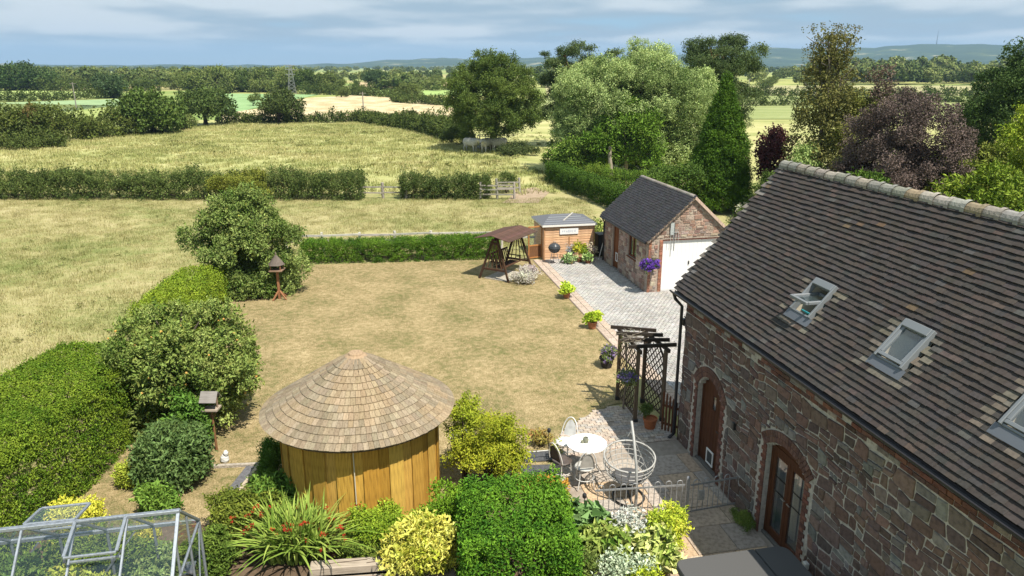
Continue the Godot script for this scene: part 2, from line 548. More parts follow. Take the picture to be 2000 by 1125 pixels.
# ---------- sky, camera, sun ----------
func sky_texture() -> ImageTexture:
	var W := 4096; var Hh := 2048
	var f1 := FastNoiseLite.new()
	f1.seed = 21; f1.frequency = 0.06; f1.fractal_octaves = 5; f1.noise_type = FastNoiseLite.TYPE_SIMPLEX_SMOOTH
	var f2 := FastNoiseLite.new()
	f2.seed = 77; f2.frequency = 0.016; f2.fractal_octaves = 3
	var im := Image.create(W, Hh, false, Image.FORMAT_RGB8)
	im.fill(Color(0.36, 0.36, 0.30))
	for band in 2:
		# the low sky in full detail, the rest at an eighth and scaled up
		var k := 1 if band == 0 else 8
		var top := Hh / 2 - 160 if band == 0 else 0
		var rows := 160 if band == 0 else (Hh / 2 - 160) / 8
		var w := W / k
		var b := PackedByteArray()
		b.resize(w * rows * 3)
		var at := 0
		for j in rows:
			var el := (0.5 - (top + (j + 0.5) * k) / Hh) * PI
			var dist := 1.0 / (tan(el) + 0.045)
			var e := el * 57.3
			for i in w:
				var az := ((i + 0.5) / w) * TAU - PI
				var q := Vector2(sin(az), -cos(az)) * dist
				var n1 := f1.get_noise_2d(q.x * 5.0, q.y * 3.6)
				var n2 := f2.get_noise_2d(q.x * 6.0 + 40.0, q.y * 3.0)
				var cloud := smoothstep(-0.22, 0.30, n1 * 0.8 + n2 * 0.5 + 0.48)
				var bright := smoothstep(-0.24, 0.36, n1 + n2 * 0.35)
				cloud *= smoothstep(0.4, 2.2, e)
				var deep := clampf((e - 4.0) / 50.0, 0, 1)
				var col := Color(0.37, 0.60, 0.76).lerp(Color(0.16, 0.34, 0.62), deep)
				var cl := Color(0.39, 0.51, 0.60).lerp(Color(0.72, 0.79, 0.82), bright)
				col = col.lerp(cl, cloud * 0.92)
				col = col.lerp(Color(0.42, 0.57, 0.66), smoothstep(2.2, 0.0, e) * 0.8)
				col = col.linear_to_srgb()
				b[at] = int(col.r * 255); b[at + 1] = int(col.g * 255); b[at + 2] = int(col.b * 255)
				at += 3
		var part_im := Image.create_from_data(w, rows, false, Image.FORMAT_RGB8, b)
		if k > 1: part_im.resize(W, rows * k, Image.INTERPOLATE_CUBIC)
		im.blit_rect(part_im, Rect2i(0, 0, W, rows * k), Vector2i(0, top))
	return ImageTexture.create_from_image(im)

func view_and_light() -> void:
	var cam := Camera3D.new()
	cam.name = "camera"
	cam.position = CAM
	cam.rotation = Vector3(-PITCH, 0, 0)
	cam.fov = rad_to_deg(2.0 * atan(562.5 / FOCAL))
	cam.near = 0.1
	cam.far = 9000.0
	add_child(cam)
	var env := Environment.new()
	env.background_mode = Environment.BG_SKY
	var sky := Sky.new()
	var sm := PanoramaSkyMaterial.new()
	sm.panorama = sky_texture()
	sky.sky_material = sm
	env.sky = sky
	env.background_energy_multiplier = 0.70
	env.tonemap_mode = Environment.TONE_MAPPER_LINEAR
	env.tonemap_exposure = 1.50
	env.fog_enabled = true
	env.fog_density = 0.00015
	env.fog_light_color = Color(0.70, 0.84, 1.0)
	env.sdfgi_enabled = true
	env.ssao_enabled = true
	env.ssil_enabled = true
	var we := WorldEnvironment.new()
	we.name = "environment"
	we.environment = env
	add_child(we)
	var sun := DirectionalLight3D.new()
	sun.name = "sun"
	add_child(sun)
	sun.look_at_from_position(Vector3.ZERO, -Vector3(0.37, 1.0, 0.46), Vector3.FORWARD)
	sun.light_energy = 1.6
	sun.light_color = Color(1.0, 0.968, 0.912)
	sun.light_angular_distance = 0.5
	sun.shadow_enabled = true

# ---------- ground ----------
func sheet(called: String, poly: Array, y: float, m: Material, area: Rect2, kind := "structure", parent: Node = self) -> MeshInstance3D:
	var p2 := PackedVector2Array()
	for q in poly: p2.append(Vector2(q[0], q[1]))
	var idx := Geometry2D.triangulate_polygon(p2)
	var v := PackedVector3Array(); var n := PackedVector3Array(); var uv := PackedVector2Array(); var col := PackedColorArray()
	for k in range(0, idx.size(), 3):
		var t := [idx[k], idx[k + 1], idx[k + 2]]
		var a := p2[t[0]]; var b := p2[t[1]]; var d := p2[t[2]]
		if (b - a).cross(d - a) < 0.0: t = [t[0], t[2], t[1]]
		for i in t:
			v.append(Vector3(p2[i].x, y, p2[i].y)); n.append(Vector3.UP); col.append(Color.WHITE)
			uv.append((p2[i] - area.position) / area.size)
	var a2 := []
	a2.resize(Mesh.ARRAY_MAX)
	a2[Mesh.ARRAY_VERTEX] = v; a2[Mesh.ARRAY_NORMAL] = n; a2[Mesh.ARRAY_TEX_UV] = uv; a2[Mesh.ARRAY_COLOR] = col
	var mesh := ArrayMesh.new()
	mesh.add_surface_from_arrays(Mesh.PRIMITIVE_TRIANGLES, a2)
	var o := put_mesh(called, mesh, m, parent)
	if kind: o.set_meta("kind", kind)
	return o
func soil(called: String, tex: Texture2D, rough := 0.95) -> StandardMaterial3D:
	var m := StandardMaterial3D.new()
	m.resource_name = called
	m.albedo_texture = tex
	m.roughness = rough
	m.metallic_specular = 0.2
	M[called] = m
	return m
# grass over a polygon; v: the ground's own pattern, so that blades and ground agree in colour
func grass_over(called: String, label: String, poly: Array, count: int, mesh: Mesh, s0: float, s1: float, v: PackedByteArray, w: int, h: int, area: Rect2, stops: Array, y: float, fade := 0.0) -> void:
	var p2 := PackedVector2Array()
	var box := Rect2(poly[0][0], poly[0][1], 0, 0)
	for q in poly:
		p2.append(Vector2(q[0], q[1]))
		box = box.expand(Vector2(q[0], q[1]))
	var cols := []
	for i in 256:
		var x := i / 255.0
		var col: Color = stops[stops.size() - 1][1]
		for k in stops.size() - 1:
			if x >= stops[k][0] and x <= stops[k + 1][0]:
				col = stops[k][1].lerp(stops[k + 1][1], (x - stops[k][0]) / (stops[k + 1][0] - stops[k][0]))
				break
		cols.append(col)
	var where := []
	var tries := 0
	while where.size() < count and tries < count * 4:
		tries += 1
		# more of it near the camera
		var q := Vector2(rf(box.position.x, box.end.x), box.end.y - box.size.y * pow(rf(0, 1), 1.0 + fade))
		if not Geometry2D.is_point_in_polygon(q, p2): continue
		var u := (q - area.position) / area.size
		var px := clampi(int(u.x * w), 0, w - 1) + clampi(int(u.y * h), 0, h - 1) * w
		where.append([Vector3(q.x, y, q.y), Vector3.UP, rf(s0, s1), cols[clampi(v[px] + int(rf(-25, 25)), 0, 255)]])
	var o := scatter(called, self, mesh, M.grass, where, 0.06)
	o.set_meta("kind", "stuff")
	tag(o, label, "grass")

func grounds() -> void:
	# far patchwork of fields
	var cell := FastNoiseLite.new()
	cell.noise_type = FastNoiseLite.TYPE_CELLULAR
	cell.cellular_return_type = FastNoiseLite.RETURN_CELL_VALUE
	cell.frequency = 0.02
	cell.seed = 5
	cell.domain_warp_enabled = true
	cell.domain_warp_amplitude = 8.0
	var cim := cell.get_image(1024, 1024)
	cim.convert(Image.FORMAT_L8)
	var cb := blend([[cim.get_data(), 0.62], [bytes(1024, 1024, 0.08, 3, 44), 0.10]])
	var far_stops := [[0.0, Color(0.13, 0.20, 0.05)], [0.3, Color(0.24, 0.29, 0.09)], [0.5, Color(0.17, 0.25, 0.07)], [0.62, Color(0.36, 0.36, 0.13)], [0.72, Color(0.21, 0.28, 0.08)], [0.9, Color(0.48, 0.38, 0.20)], [1.0, Color(0.30, 0.31, 0.11)]]
	var far_m := soil("far_fields", picture(cb, 1024, 1024, ramp(far_stops)))
	sheet("ground", [[-6000, 600], [6000, 600], [6000, -6000], [-6000, -6000]], -0.06, far_m, Rect2(-2600, -5200, 5200, 5200))
	# paddock behind the garden
	var A := Rect2(-72, -50, 116, 54)
	var pv := blend([[bytes(2048, 1024, 0.006, 4, 11, 1.3), 0.48], [bytes(2048, 1024, 0.05, 4, 12, 1.3), 0.36], [bytes(2048, 1024, 0.22, 2, 13), 0.36]])
	var pst := [[0.0, Color(0.16, 0.19, 0.06)], [0.28, Color(0.245, 0.25, 0.10)], [0.55, Color(0.325, 0.30, 0.14)], [0.8, Color(0.37, 0.33, 0.17)], [1.0, Color(0.44, 0.395, 0.225)]]
	soil("paddock_ground", picture(pv, 2048, 1024, ramp(pst)))
	var pad := [[-70, 0], [40, 0], [40, -49], [-70, -49]]
	sheet("paddock_field", pad, -0.02, M.paddock_ground, A)
	var tu := tuft(34, 0.16, 0.010, 91)
	grass_over("paddock_grass", "dry straw-coloured grass of the paddock behind the garden hedge", [[-36, -9], [-10.4, -9], [-10.4, -31.5], [4.5, -32.5], [4.5, -46.5], [-36, -46.5]], 13000, tu, 0.5, 1.1, pv, 2048, 1024, A, pst, -0.02, 0.4)
	# pasture beyond the field hedge
	var B := Rect2(-66, -120, 130, 74)
	var qv := blend([[bytes(1024, 1024, 0.012, 4, 31, 1.5), 0.55], [bytes(1024, 1024, 0.07, 4, 32, 1.5), 0.36], [bytes(1024, 1024, 0.25, 2, 33), 0.25]])
	var qst := [[0.0, Color(0.21, 0.24, 0.08)], [0.35, Color(0.33, 0.34, 0.135)], [0.7, Color(0.41, 0.395, 0.18)], [1.0, Color(0.48, 0.44, 0.23)]]
	soil("pasture_ground", picture(qv, 1024, 1024, ramp(qst)))
	sheet("pasture_field", [[-64, -47.5], [62, -47.5], [62, -118], [-64, -118]], -0.03, M.pasture_ground, B)
	var tu2 := tuft(26, 0.20, 0.022, 92)
	grass_over("pasture_grass", "tall drying grass of the pasture around the oak", [[-50, -48], [5, -48], [-3, -80], [-22, -112], [-42, -110], [-52, -76]], 5000, tu2, 0.9, 1.8, qv, 1024, 1024, B, qst, -0.03)
	# tussocks and thistles standing in both fields
	var where := []
	var gather := FastNoiseLite.new()
	gather.seed = 15; gather.frequency = 0.05
	while where.size() < 700:
		var q := Vector3(rf(-40, 4), 0.05, rf(-108, -14))
		if q.z > -32.5 and q.x > -11.5: continue
		if absf(q.z + 47) < 1.2 or q.x < -q.z * -0.62 - 2.0: continue
		var g := gather.get_noise_2d(q.x, q.z * 1.8)
		if g < rf(-0.1, 0.45): continue
		where.append([q, Vector3.UP, (rf(0.25, 0.55) if q.z < -48 else rf(0.08, 0.2)), Color(0.21, 0.25, 0.075).lerp(Color(0.40, 0.37, 0.17), rf(0, 1))])
	var tk := scatter("field_weeds", self, clumps.spray, M.grass, where, 0.25, 0.6)
	tk.set_meta("kind", "stuff")
	tag(tk, "scattered coarse tussocks and thistles in the dry fields", "weeds")
	# fields farther off
	var fv := blend([[bytes(512, 512, 0.02, 4, 51, 1.2), 0.45], [bytes(512, 512, 0.2, 2, 52), 0.35]])
	for a in [
		["stubble_field", [[-44.5, -117.5], [-23.4, -115.7], [-9.0, -111.4], [-11.1, -149.9], [-26.5, -198.2], [-45.4, -219.3], [-54.3, -198.2], [-48.3, -163.9], [-51.2, -133.5]], [Color(0.42, 0.34, 0.19), Color(0.62, 0.52, 0.34)]],
		["crop_field", [[-81.1, -120.3], [-82.4, -161.7], [-99.2, -195.1], [-118.0, -172.6]], [Color(0.23, 0.33, 0.17), Color(0.30, 0.40, 0.21)]],
		["meadow_field", [[-95, -92.6], [-46.0, -95.6], [-81.9, -161.7], [-120, -172]], [Color(0.26, 0.32, 0.10), Color(0.34, 0.38, 0.14)]],
		["meadow_strip_field", [[-128.5, -188.0], [-109.5, -204.8], [-136.3, -255.5], [-190.0, -262]], [Color(0.36, 0.46, 0.15), Color(0.42, 0.50, 0.19)]],
		["bean_field", [[-55.8, -140.6], [-50.1, -141.2], [-52.0, -161.7], [-54.0, -183.4], [-56.6, -226.3], [-95.0, -236.4]], [Color(0.20, 0.32, 0.14), Color(0.27, 0.40, 0.19)]],
		["clover_field", [[-35.8, -223.3], [-10, -219.3], [-10, -266.5], [-48.7, -260.9]], [Color(0.27, 0.38, 0.12), Color(0.34, 0.45, 0.16)]],
		["grazed_field", [[4, -120], [140, -120], [175, -214], [8, -214]], [Color(0.23, 0.27, 0.10), Color(0.29, 0.32, 0.14)]],
		["barley_field", [[10, -217], [175, -217], [230, -330], [14, -330]], [Color(0.30, 0.30, 0.14), Color(0.42, 0.38, 0.22)]],
		["distant_stubble_field", [[-60, -300], [-14, -300], [-18, -400], [-80, -400]], [Color(0.46, 0.36, 0.20), Color(0.58, 0.46, 0.28)]],
		["distant_barley_field", [[-260, -300], [-120, -290], [-150, -392], [-330, -400]], [Color(0.42, 0.36, 0.17), Color(0.52, 0.42, 0.22)]],
	]:
		var lo: Color = a[2][0]; var hi: Color = a[2][1]
		soil(a[0] + "_ground", picture(fv, 512, 512, ramp([[0.0, lo * 0.85], [0.35, lo], [0.75, hi], [1.0, hi * 1.08]])))
		var mn := Vector2(1e9, 1e9); var mx := Vector2(-1e9, -1e9)
		for q in a[1]:
			mn = mn.min(Vector2(q[0], q[1])); mx = mx.max(Vector2(q[0], q[1]))
		sheet(a[0], a[1], 0.0, M[a[0] + "_ground"], Rect2(mn, mx - mn))
	# lawn
	var C := Rect2(-12, -31, 16, 24)
	var lv := blend([[bytes(1024, 1536, 0.008, 3, 61), 0.30], [bytes(1024, 1536, 0.06, 5, 62), 0.40], [bytes(1024, 1536, 0.35, 2, 63), 0.55]])
	var lst := [[0.0, Color(0.09, 0.11, 0.032)], [0.2, Color(0.165, 0.16, 0.066)], [0.42, Color(0.25, 0.202, 0.102)], [0.65, Color(0.335, 0.262, 0.142)], [1.0, Color(0.47, 0.38, 0.222)]]
	soil("lawn_ground", picture(lv, 1024, 1536, ramp(lst)))
	var lawn := [[-10.6, -29.9], [0.92, -31.2], [3.2, -19.6], [3.0, -16.9], [2.42, -16.7], [1.3, -15.6], [0.85, -14.6], [0.6, -12.6], [-1.2, -11.4], [-4.8, -11.2], [-8.6, -10.6], [-8.6, -16], [-10.4, -23]]
	sheet("lawn", lawn, 0.0, M.lawn_ground, C)
	grass_over("lawn_grass", "short sun-scorched grass of the garden lawn", lawn, 21000, tuft(30, 0.034, 0.009, 93, 1.2), 0.35, 0.7, lv, 1024, 1536, C, lst, 0.0, 0.3)
	soil("bed_ground", picture(fv, 512, 512, ramp([[0.0, Color(0.075, 0.05, 0.033)], [1.0, Color(0.17, 0.125, 0.085)]])))
	sheet("flower_bed_ground", [[-8.4, -11.2], [-7.2, -11.6], [-5.0, -11.75], [-4.7, -13.6], [-4.2, -13.8], [-3.9, -12.0], [-1.4, -11.9], [-0.6, -13.9], [0.4, -13.7], [0.75, -12.4], [0.7, -11.9], [3.0, -11.6], [2.5, -9.4], [2.5, -6], [-8.4, -6]], 0.012, M.bed_ground, Rect2(-9, -14, 12, 8))
	# bare dusty gateway between the paddock and the pasture
	soil("track_ground", picture(fv, 512, 512, ramp([[0.0, Color(0.24, 0.18, 0.12)], [1.0, Color(0.42, 0.33, 0.24)]])))
	sheet("path", [[-0.6, -44.9], [1.6, -44.9], [2.5, -49.0], [1.6, -51], [0.4, -50], [-0.2, -46.4]], 0.004, M.track_ground, Rect2(-2, -52, 6, 8))

# ---------- distance ----------
func far_land() -> void:
	# hills on the skyline
	var nz := FastNoiseLite.new()
	nz.seed = 8; nz.frequency = 0.9; nz.fractal_octaves = 4
	var hv := blend([[bytes(1024, 256, 0.03, 4, 71, 2.0), 0.6], [bytes(1024, 256, 0.14, 3, 72, 3.0), 0.5]])
	var hm := soil("hill_ground", picture(hv, 1024, 256, ramp([[0.0, Color(0.03, 0.055, 0.025)], [0.6, Color(0.045, 0.075, 0.035)], [0.74, Color(0.06, 0.09, 0.035)], [0.86, Color(0.12, 0.15, 0.06)], [0.90, Color(0.42, 0.36, 0.24)], [1.0, Color(0.5, 0.42, 0.28)]])))
	var v := PackedVector3Array(); var n := PackedVector3Array(); var uv := PackedVector2Array()
	var cols := 180; var rows := 14
	var grid := []
	for i in cols + 1:
		var az := lerpf(-0.80, 0.80, float(i) / cols)
		var px := tan(az) * 1450.0 * 1.04 + 1000.0
		var top := 10.0
		top += 17.0 * smoothstep(520.0, 900.0, px) + 9.0 * smoothstep(900.0, 1150.0, px) + 21.0 * smoothstep(1250.0, 1500.0, px) + 9.0 * smoothstep(1600.0, 1850.0, px)
		top += nz.get_noise_1d(az * 5.0) * 7.0 * smoothstep(300.0, 900.0, px) + nz.get_noise_1d(az * 23.0 + 9.0) * 5.0
		var line := []
		for j in rows + 1:
			var t := float(j) / rows
			var r := 2600.0 + 1900.0 * t
			var hgt := top * 1.55 * smoothstep(0.0, 0.75, t) * (1.0 - 0.3 * smoothstep(0.8, 1.0, t)) + nz.get_noise_2d(az * 12.0, t * 3.0) * 6.0 * t
			line.append(Vector3(sin(az) * r, hgt - 2.0, -cos(az) * r))
		grid.append(line)
	for i in cols:
		for j in rows:
			var q := [grid[i][j], grid[i + 1][j], grid[i + 1][j + 1], grid[i][j + 1]]
			var nn: Vector3 = (q[1] - q[0]).cross(q[3] - q[0]).normalized()
			if nn.y < 0: nn = -nn
			for k in [0, 2, 1, 0, 3, 2]:
				v.append(q[k]); n.append(nn)
				uv.append(Vector2((i + (1 if k == 1 or k == 2 else 0)) / float(cols), (j + (1 if k >= 2 else 0)) / float(rows)))
	var a := []
	a.resize(Mesh.ARRAY_MAX)
	a[Mesh.ARRAY_VERTEX] = v; a[Mesh.ARRAY_NORMAL] = n; a[Mesh.ARRAY_TEX_UV] = uv
	var mesh := ArrayMesh.new()
	mesh.add_surface_from_arrays(Mesh.PRIMITIVE_TRIANGLES, a)
	put_mesh("hills", mesh, hm, self).set_meta("kind", "structure")
	var mast := thing("radio_mast", "thin radio mast on the wooded skyline hill", "mast", grid[int(cols * (atan((1822 - 1000) / 1510.0) + 0.8) / 1.6)][10])
	var mb := MB.new()
	mb.tube([Vector3.ZERO, Vector3(0, 40, 0)], [2.2, 1.2], Color(0.2, 0.2, 0.22), 6)
	part("tower", mb, M.matt, mast)
	mb = MB.new()
	mb.tube([Vector3(0, 38, 0), Vector3(0, 58, 0)], [0.8, 0.4], Color(0.2, 0.2, 0.22), 6)
	part("antenna", mb, M.matt, mast)

	# woods and hedgerow trees too far off to tell apart
	rng.seed = 404
	var lob := heap(Vector3(0, 0.55, 0), Vector3(0.5, 0.48, 0.5), 9, 0.42, 0.6, -0.7)
	var cm := MB.new()
	for w in lobe_points(lob, 0.9, 0.16, Color(1, 1, 1), Color(0.8, 0.8, 0.8)):
		for k in 3:
			var nn: Vector3 = (w[1] + Vector3(rf(-0.7, 0.7), rf(-0.7, 0.7), rf(-0.7, 0.7))).normalized()
			leaf(cm, w[0] + Vector3(rf(-1, 1), rf(-1, 1), rf(-1, 1)) * 0.05, nn.cross(Vector3(rf(-1, 1), rf(-1, 1), rf(-1, 1))).normalized(), nn, 0.16, 0.11, 0.1, 0.2)
	cm.add(blob(lob, 0.75, Color(0.6, 0.55, 0.5)))
	var crown := cm.mesh()
	var ca := Color(0.085, 0.125, 0.035); var cb := Color(0.26, 0.30, 0.10)
	var where := []
	for band in [[-520, -300, 260, -0.85, -0.26, 6.3], [-520, -340, 90, -0.30, -0.06, 5.0], [-1100, -520, 520, -0.85, 0.85, 6.4], [-2500, -1100, 1500, -0.85, 0.85, 6.8], [-330, -270, 45, -0.85, -0.47, 5.8], [-620, -330, 190, 0.02, 0.85, 6.5], [-430, -340, 130, 0.39, 0.66, 7.5], [-560, -430, 150, 0.375, 0.70, 11.0], [-330, -265, 26, -0.46, -0.28, 5.8], [-330, -250, 26, -0.17, -0.09, 4.8]]:
		for i in band[2]:
			var z := rf(band[0], band[1])
			var x := rf(band[3], band[4]) * -z
			# gather the trees into woods and lines
			if z < -340 and nz.get_noise_2d(x * 0.012, z * 0.012) < -0.05 and rf(0, 1) < 0.8: continue
			var s: float = band[5] * rf(0.7, 1.25)
			where.append([Vector3(x, -0.3, z), Vector3.UP, s, ca.lerp(cb, pow(rf(0, 1), 1.4))])
	var wood := scatter("distant_woodland", self, crown, M.leaf, where, 0.02)
	wood.set_meta("kind", "stuff")
	tag(wood, "far-off woods and hedgerow trees below the skyline", "woodland")

# ---------- countryside ----------
func make_clumps() -> void:
	clumps["fine"] = clump(26, 0.30, 0.16, 0.6, 1)
	clumps["mid"] = clump(18, 0.42, 0.24, 0.6, 2)
	clumps["coarse"] = clump(11, 0.60, 0.36, 0.7, 3)
	clumps["laurel"] = clump(15, 0.46, 0.24, 0.8, 4, 0.2)
	clumps["needle"] = clump(44, 0.46, 0.055, 0.5, 5, 0.05)
	clumps["spray"] = clump(30, 0.55, 0.09, 0.2, 6, 0.25)
	clumps["sparse"] = clump(9, 0.36, 0.2, 0.4, 7)
	clumps["hosta"] = clump(9, 0.7, 0.42, 0.9, 8, 0.3)

func far_tree(called: String, label: String, x: float, z: float, h: float, r: float, ca: Color, cb: Color, group := "", lobes := 14, low := 0.12) -> void:
	rng.seed = int(absf(x) * 31 + absf(z) * 17)
	h *= 0.88
	var c := Vector3(0, h * (0.5 + low * 0.5), 0)
	var L := heap(c, Vector3(r, h * (0.5 - low * 0.5), r), lobes, 0.36, 0.52, -0.85)
	tree(called, label, Vector3(x, -0.03, z), L, h * 0.5, r * 0.09, clumps.mid, 1.5, clampf(r * 0.26, 0.5, 1.9), ca * 1.45, cb * 1.6, Color(0.07, 0.055, 0.04), group, 0.78)

func countryside() -> void:
	var dark := Color(0.045, 0.075, 0.020); var dark2 := Color(0.085, 0.125, 0.035)
	var light := Color(0.09, 0.125, 0.035); var light2 := Color(0.15, 0.185, 0.06)
	far_tree("round_tree", "large dense dark tree at the corner of the pasture, nearest the camera of two", -45.0, -94.8, 5.9, 3.9, Color(0.06, 0.10, 0.022), Color(0.10, 0.15, 0.035), "", 18, 0.0)
	far_tree("round_tree", "dark spreading tree just behind the large corner tree, casting shade on stubble", -43.4, -107.5, 5.5, 3.5, dark, dark2, "", 14, 0.12)
	far_tree("hedgerow_tree", "lighter shrubby tree wedged between the two dark corner trees", -44.2, -100.5, 3.4, 2.2, light, light2, "", 9, 0.0)
	far_tree("field_oak", "lone dark tree standing on the field hedge before the stubble", -33.9, -110.4, 4.9, 3.1, Color(0.045, 0.065, 0.022), Color(0.075, 0.105, 0.03), "", 15, 0.22)
	far_tree("slender_tree", "thin sparse tree at the edge of the stubble field", -54.1, -159.6, 3.4, 1.3, dark2, light2, "", 6, 0.3)
	far_tree("hedgerow_tree", "round dark tree at the end of the hedge between two meadows", -105.3, -201.4, 6.0, 5.0, Color(0.04, 0.07, 0.03), Color(0.07, 0.11, 0.045))
	far_tree("hedgerow_tree", "broad dark tree beyond the pale meadow strip, at the picture's left edge", -169.7, -266.5, 8.6, 10.2, Color(0.04, 0.075, 0.028), Color(0.07, 0.11, 0.035), "", 20)
	far_tree("hedgerow_tree", "round grey-green bush tree standing alone on the stubble margin", -24.9, -186.2, 4.1, 3.1, light, light2)
	far_tree("hedgerow_tree", "dark round tree beside the tan strip left of the oak", -49.2, -278.4, 7.3, 4.2, Color(0.035, 0.065, 0.028), Color(0.06, 0.10, 0.04))
	var i := 0
	for t in [[-100.4, -240.6, 6.9, 5.2], [-92.3, -240.6, 7.5, 5.5], [-86.8, -247.4, 7.4, 5.3], [-79.4, -245.4, 7.2, 4.9], [-70.7, -240.6, 6.9, 4.5], [-63.0, -236.0, 7.1, 4.7], [-57.8, -240.6, 6.9, 4.8], [-96, -252, 7.6, 5.4], [-83, -255, 7.8, 5.4], [-73, -252, 7.6, 5.0]]:
		var li := i % 3 != 2
		far_tree("woodland_tree", "leafy tree in the wood beyond the bean field, %s of ten" % ORDER[i], t[0], t[1], t[2], t[3], light if li else dark, light2 if li else dark2, "trees of the wood beyond the bean field", 11, 0.0)
		i += 1
	i = 0
	for t in [[-51.8, -232.3, 4.6, 2.6], [-47, -236, 4.2, 2.4], [-120.7, -272.3, 5.6, 3.5], [-140.8, -291.5, 4.7, 4.2], [-45.7, -205.2, 2.8, 2.0], [-49.2, -321.6, 4.2, 3.4], [-38.4, -300.1, 4.5, 3.9], [-192.2, -291.5, 6.3, 5.2], [-30, -305, 5.0, 3.6], [-23, -320, 5.4, 4.0]]:
		far_tree("distant_tree", "small distant tree among far hedges left of the oak, %s of ten" % ORDER[i], t[0], t[1], t[2], t[3], dark if i % 2 else light, dark2 if i % 2 else light2, "small distant trees left of the oak", 8, 0.0)
		i += 1
	i = 0
	for t in [[72, -262, 5.2, 4.0], [84, -300, 6.0, 4.4], [96, -290, 5.0, 4.0], [60, -196, 2.4, 2.0], [118, -300, 6.6, 5.0], [14, -300, 6.2, 4.6], [24, -330, 6.8, 5.0]]:
		far_tree("distant_tree", "small distant tree among far fields beyond the garden trees, %s of seven" % ORDER[i], t[0], t[1], t[2], t[3], dark if i % 2 else light, dark2 if i % 2 else light2, "small distant trees beyond the garden", 8, 0.0)
		i += 1

	# hedges of the fields
	rng.seed = 900
	var hb := Color(0.055, 0.090, 0.022); var hl := Color(0.150, 0.200, 0.052)
	hedge("field_hedge", "long rough hawthorn hedge across the paddock, wide stretch behind the fruit tree", [Vector3(-42, 1.45, -46.9), Vector3(-30, 1.5, -46.8), Vector3(-20, 1.5, -46.7), Vector3(-9.5, 1.45, -46.6)], 1.5, clumps.fine, 2.5, 0.36, hb, hl, 0.28)
	hedge("field_hedge", "shorter rough hedge between the two gaps with weathered rails", [Vector3(-6.9, 1.3, -46.7), Vector3(-4.2, 1.3, -46.8), Vector3(-1.5, 1.35, -46.9)], 1.3, clumps.fine, 2.5, 0.36, hb, Color(0.10, 0.14, 0.035), 0.3)
	rng.seed = 901
	bush("hedge_bush", "small round bush growing through the grey rail fence", "bush", Vector3(-0.35, 0, -48.6), heap(Vector3(0, 0.75, 0), Vector3(0.55, 0.6, 0.5), 5, 0.5, 0.7), clumps.fine, 1.4, 0.3, hb, hl)
	bush("hedge_bush", "yellow-green bush in the field hedge behind the fruit tree", "bush", Vector3(-16.4, 0, -45.4), heap(Vector3(0, 0.95, 0), Vector3(1.9, 0.95, 1.0), 9, 0.4, 0.55), clumps.fine, 1.5, 0.34, Color(0.17, 0.20, 0.03), Color(0.26, 0.28, 0.05))
	hedge("field_hedge", "low straight hedge running past the lone field tree", [Vector3(-43, 1.0, -111.4), Vector3(-33, 0.9, -111.6), Vector3(-23, 1.0, -113.5)], 1.6, clumps.mid, 2.2, 0.6, hb, hl, 0.3)
	hedge("field_hedge", "hedge slanting from the stubble corner towards the oak", [Vector3(-23, 1.1, -114.7), Vector3(-17.4, 1.1, -106.5), Vector3(-11.2, 1.5, -97.1), Vector3(-6.4, 1.8, -84.5)], 1.9, clumps.mid, 2.2, 0.6, hb, hl, 0.45)
	hedge("field_hedge", "thin low hedge along the near side of the stubble, left of the oak", [Vector3(-24, 0.7, -118.6), Vector3(-8.5, 0.7, -115.7)], 1.2, clumps.mid, 1.4, 0.6, hb, hl, 0.3)
	hedge("field_hedge", "overgrown hedge of mixed bushes at the pasture's left side", [Vector3(-56, 3.0, -72), Vector3(-52.5, 2.9, -78), Vector3(-51.0, 3.2, -84), Vector3(-49.4, 1.9, -88), Vector3(-46.8, 2.2, -93)], 4.2, clumps.mid, 2.1, 0.75, Color(0.07, 0.105, 0.022), Color(0.17, 0.21, 0.05), 0.6, "", 0.45)
	rng.seed = 905
	bush("bramble_bush", "low bright bramble bank along the foot of the overgrown hedge", "bush", Vector3(-49.4, 0, -76.5), heap(Vector3(0, 0.6, 0), Vector3(3.2, 0.7, 3.0), 9, 0.32, 0.45), clumps.mid, 1.4, 0.6, Color(0.08, 0.12, 0.03), Color(0.13, 0.17, 0.045))
	bush("hedge_bush", "reddish-brown tinged bush rising from the overgrown hedge", "bush", Vector3(-51.5, 0, -81.5), heap(Vector3(0, 2.4, 0), Vector3(1.6, 1.3, 1.6), 7, 0.4, 0.5), clumps.mid, 1.4, 0.6, Color(0.15, 0.15, 0.045), Color(0.21, 0.15, 0.06))
	hedge("field_hedge", "clipped hedge between the pale meadow strip and the blue-green crop", [Vector3(-130, 1.8, -176), Vector3(-113.8, 1.8, -182), Vector3(-104, 2.0, -203)], 2.6, clumps.mid, 1.4, 1.0, hb, hl, 0.3)
	hedge("field_hedge", "dark hedge at the far side of the pale meadow strip", [Vector3(-195, 3.0, -266), Vector3(-150, 2.8, -262), Vector3(-118, 3.0, -256)], 3.2, clumps.mid, 1.4, 1.3, hb, hl, 0.35)
	hedge("field_hedge", "dark bushy hedge across the top of the stubble field", [Vector3(-62, 2.2, -226), Vector3(-47, 2.0, -222), Vector3(-30, 1.0, -203), Vector3(-26, 1.2, -176), Vector3(-13, 1.2, -162)], 2.4, clumps.mid, 1.4, 1.0, hb, hl, 0.5)
	hedge("field_hedge", "short low hedge beyond the clover field left of the oak", [Vector3(-50, 1.6, -268), Vector3(-12, 1.6, -268)], 2.2, clumps.mid, 1.4, 1.1, hb, hl, 0.4)
	hedge("field_hedge", "low hedge across the grazed field behind the dark conifer", [Vector3(30, 1.4, -158), Vector3(75, 1.4, -165)], 2.0, clumps.mid, 1.4, 1.0, hb, hl, 0.3)
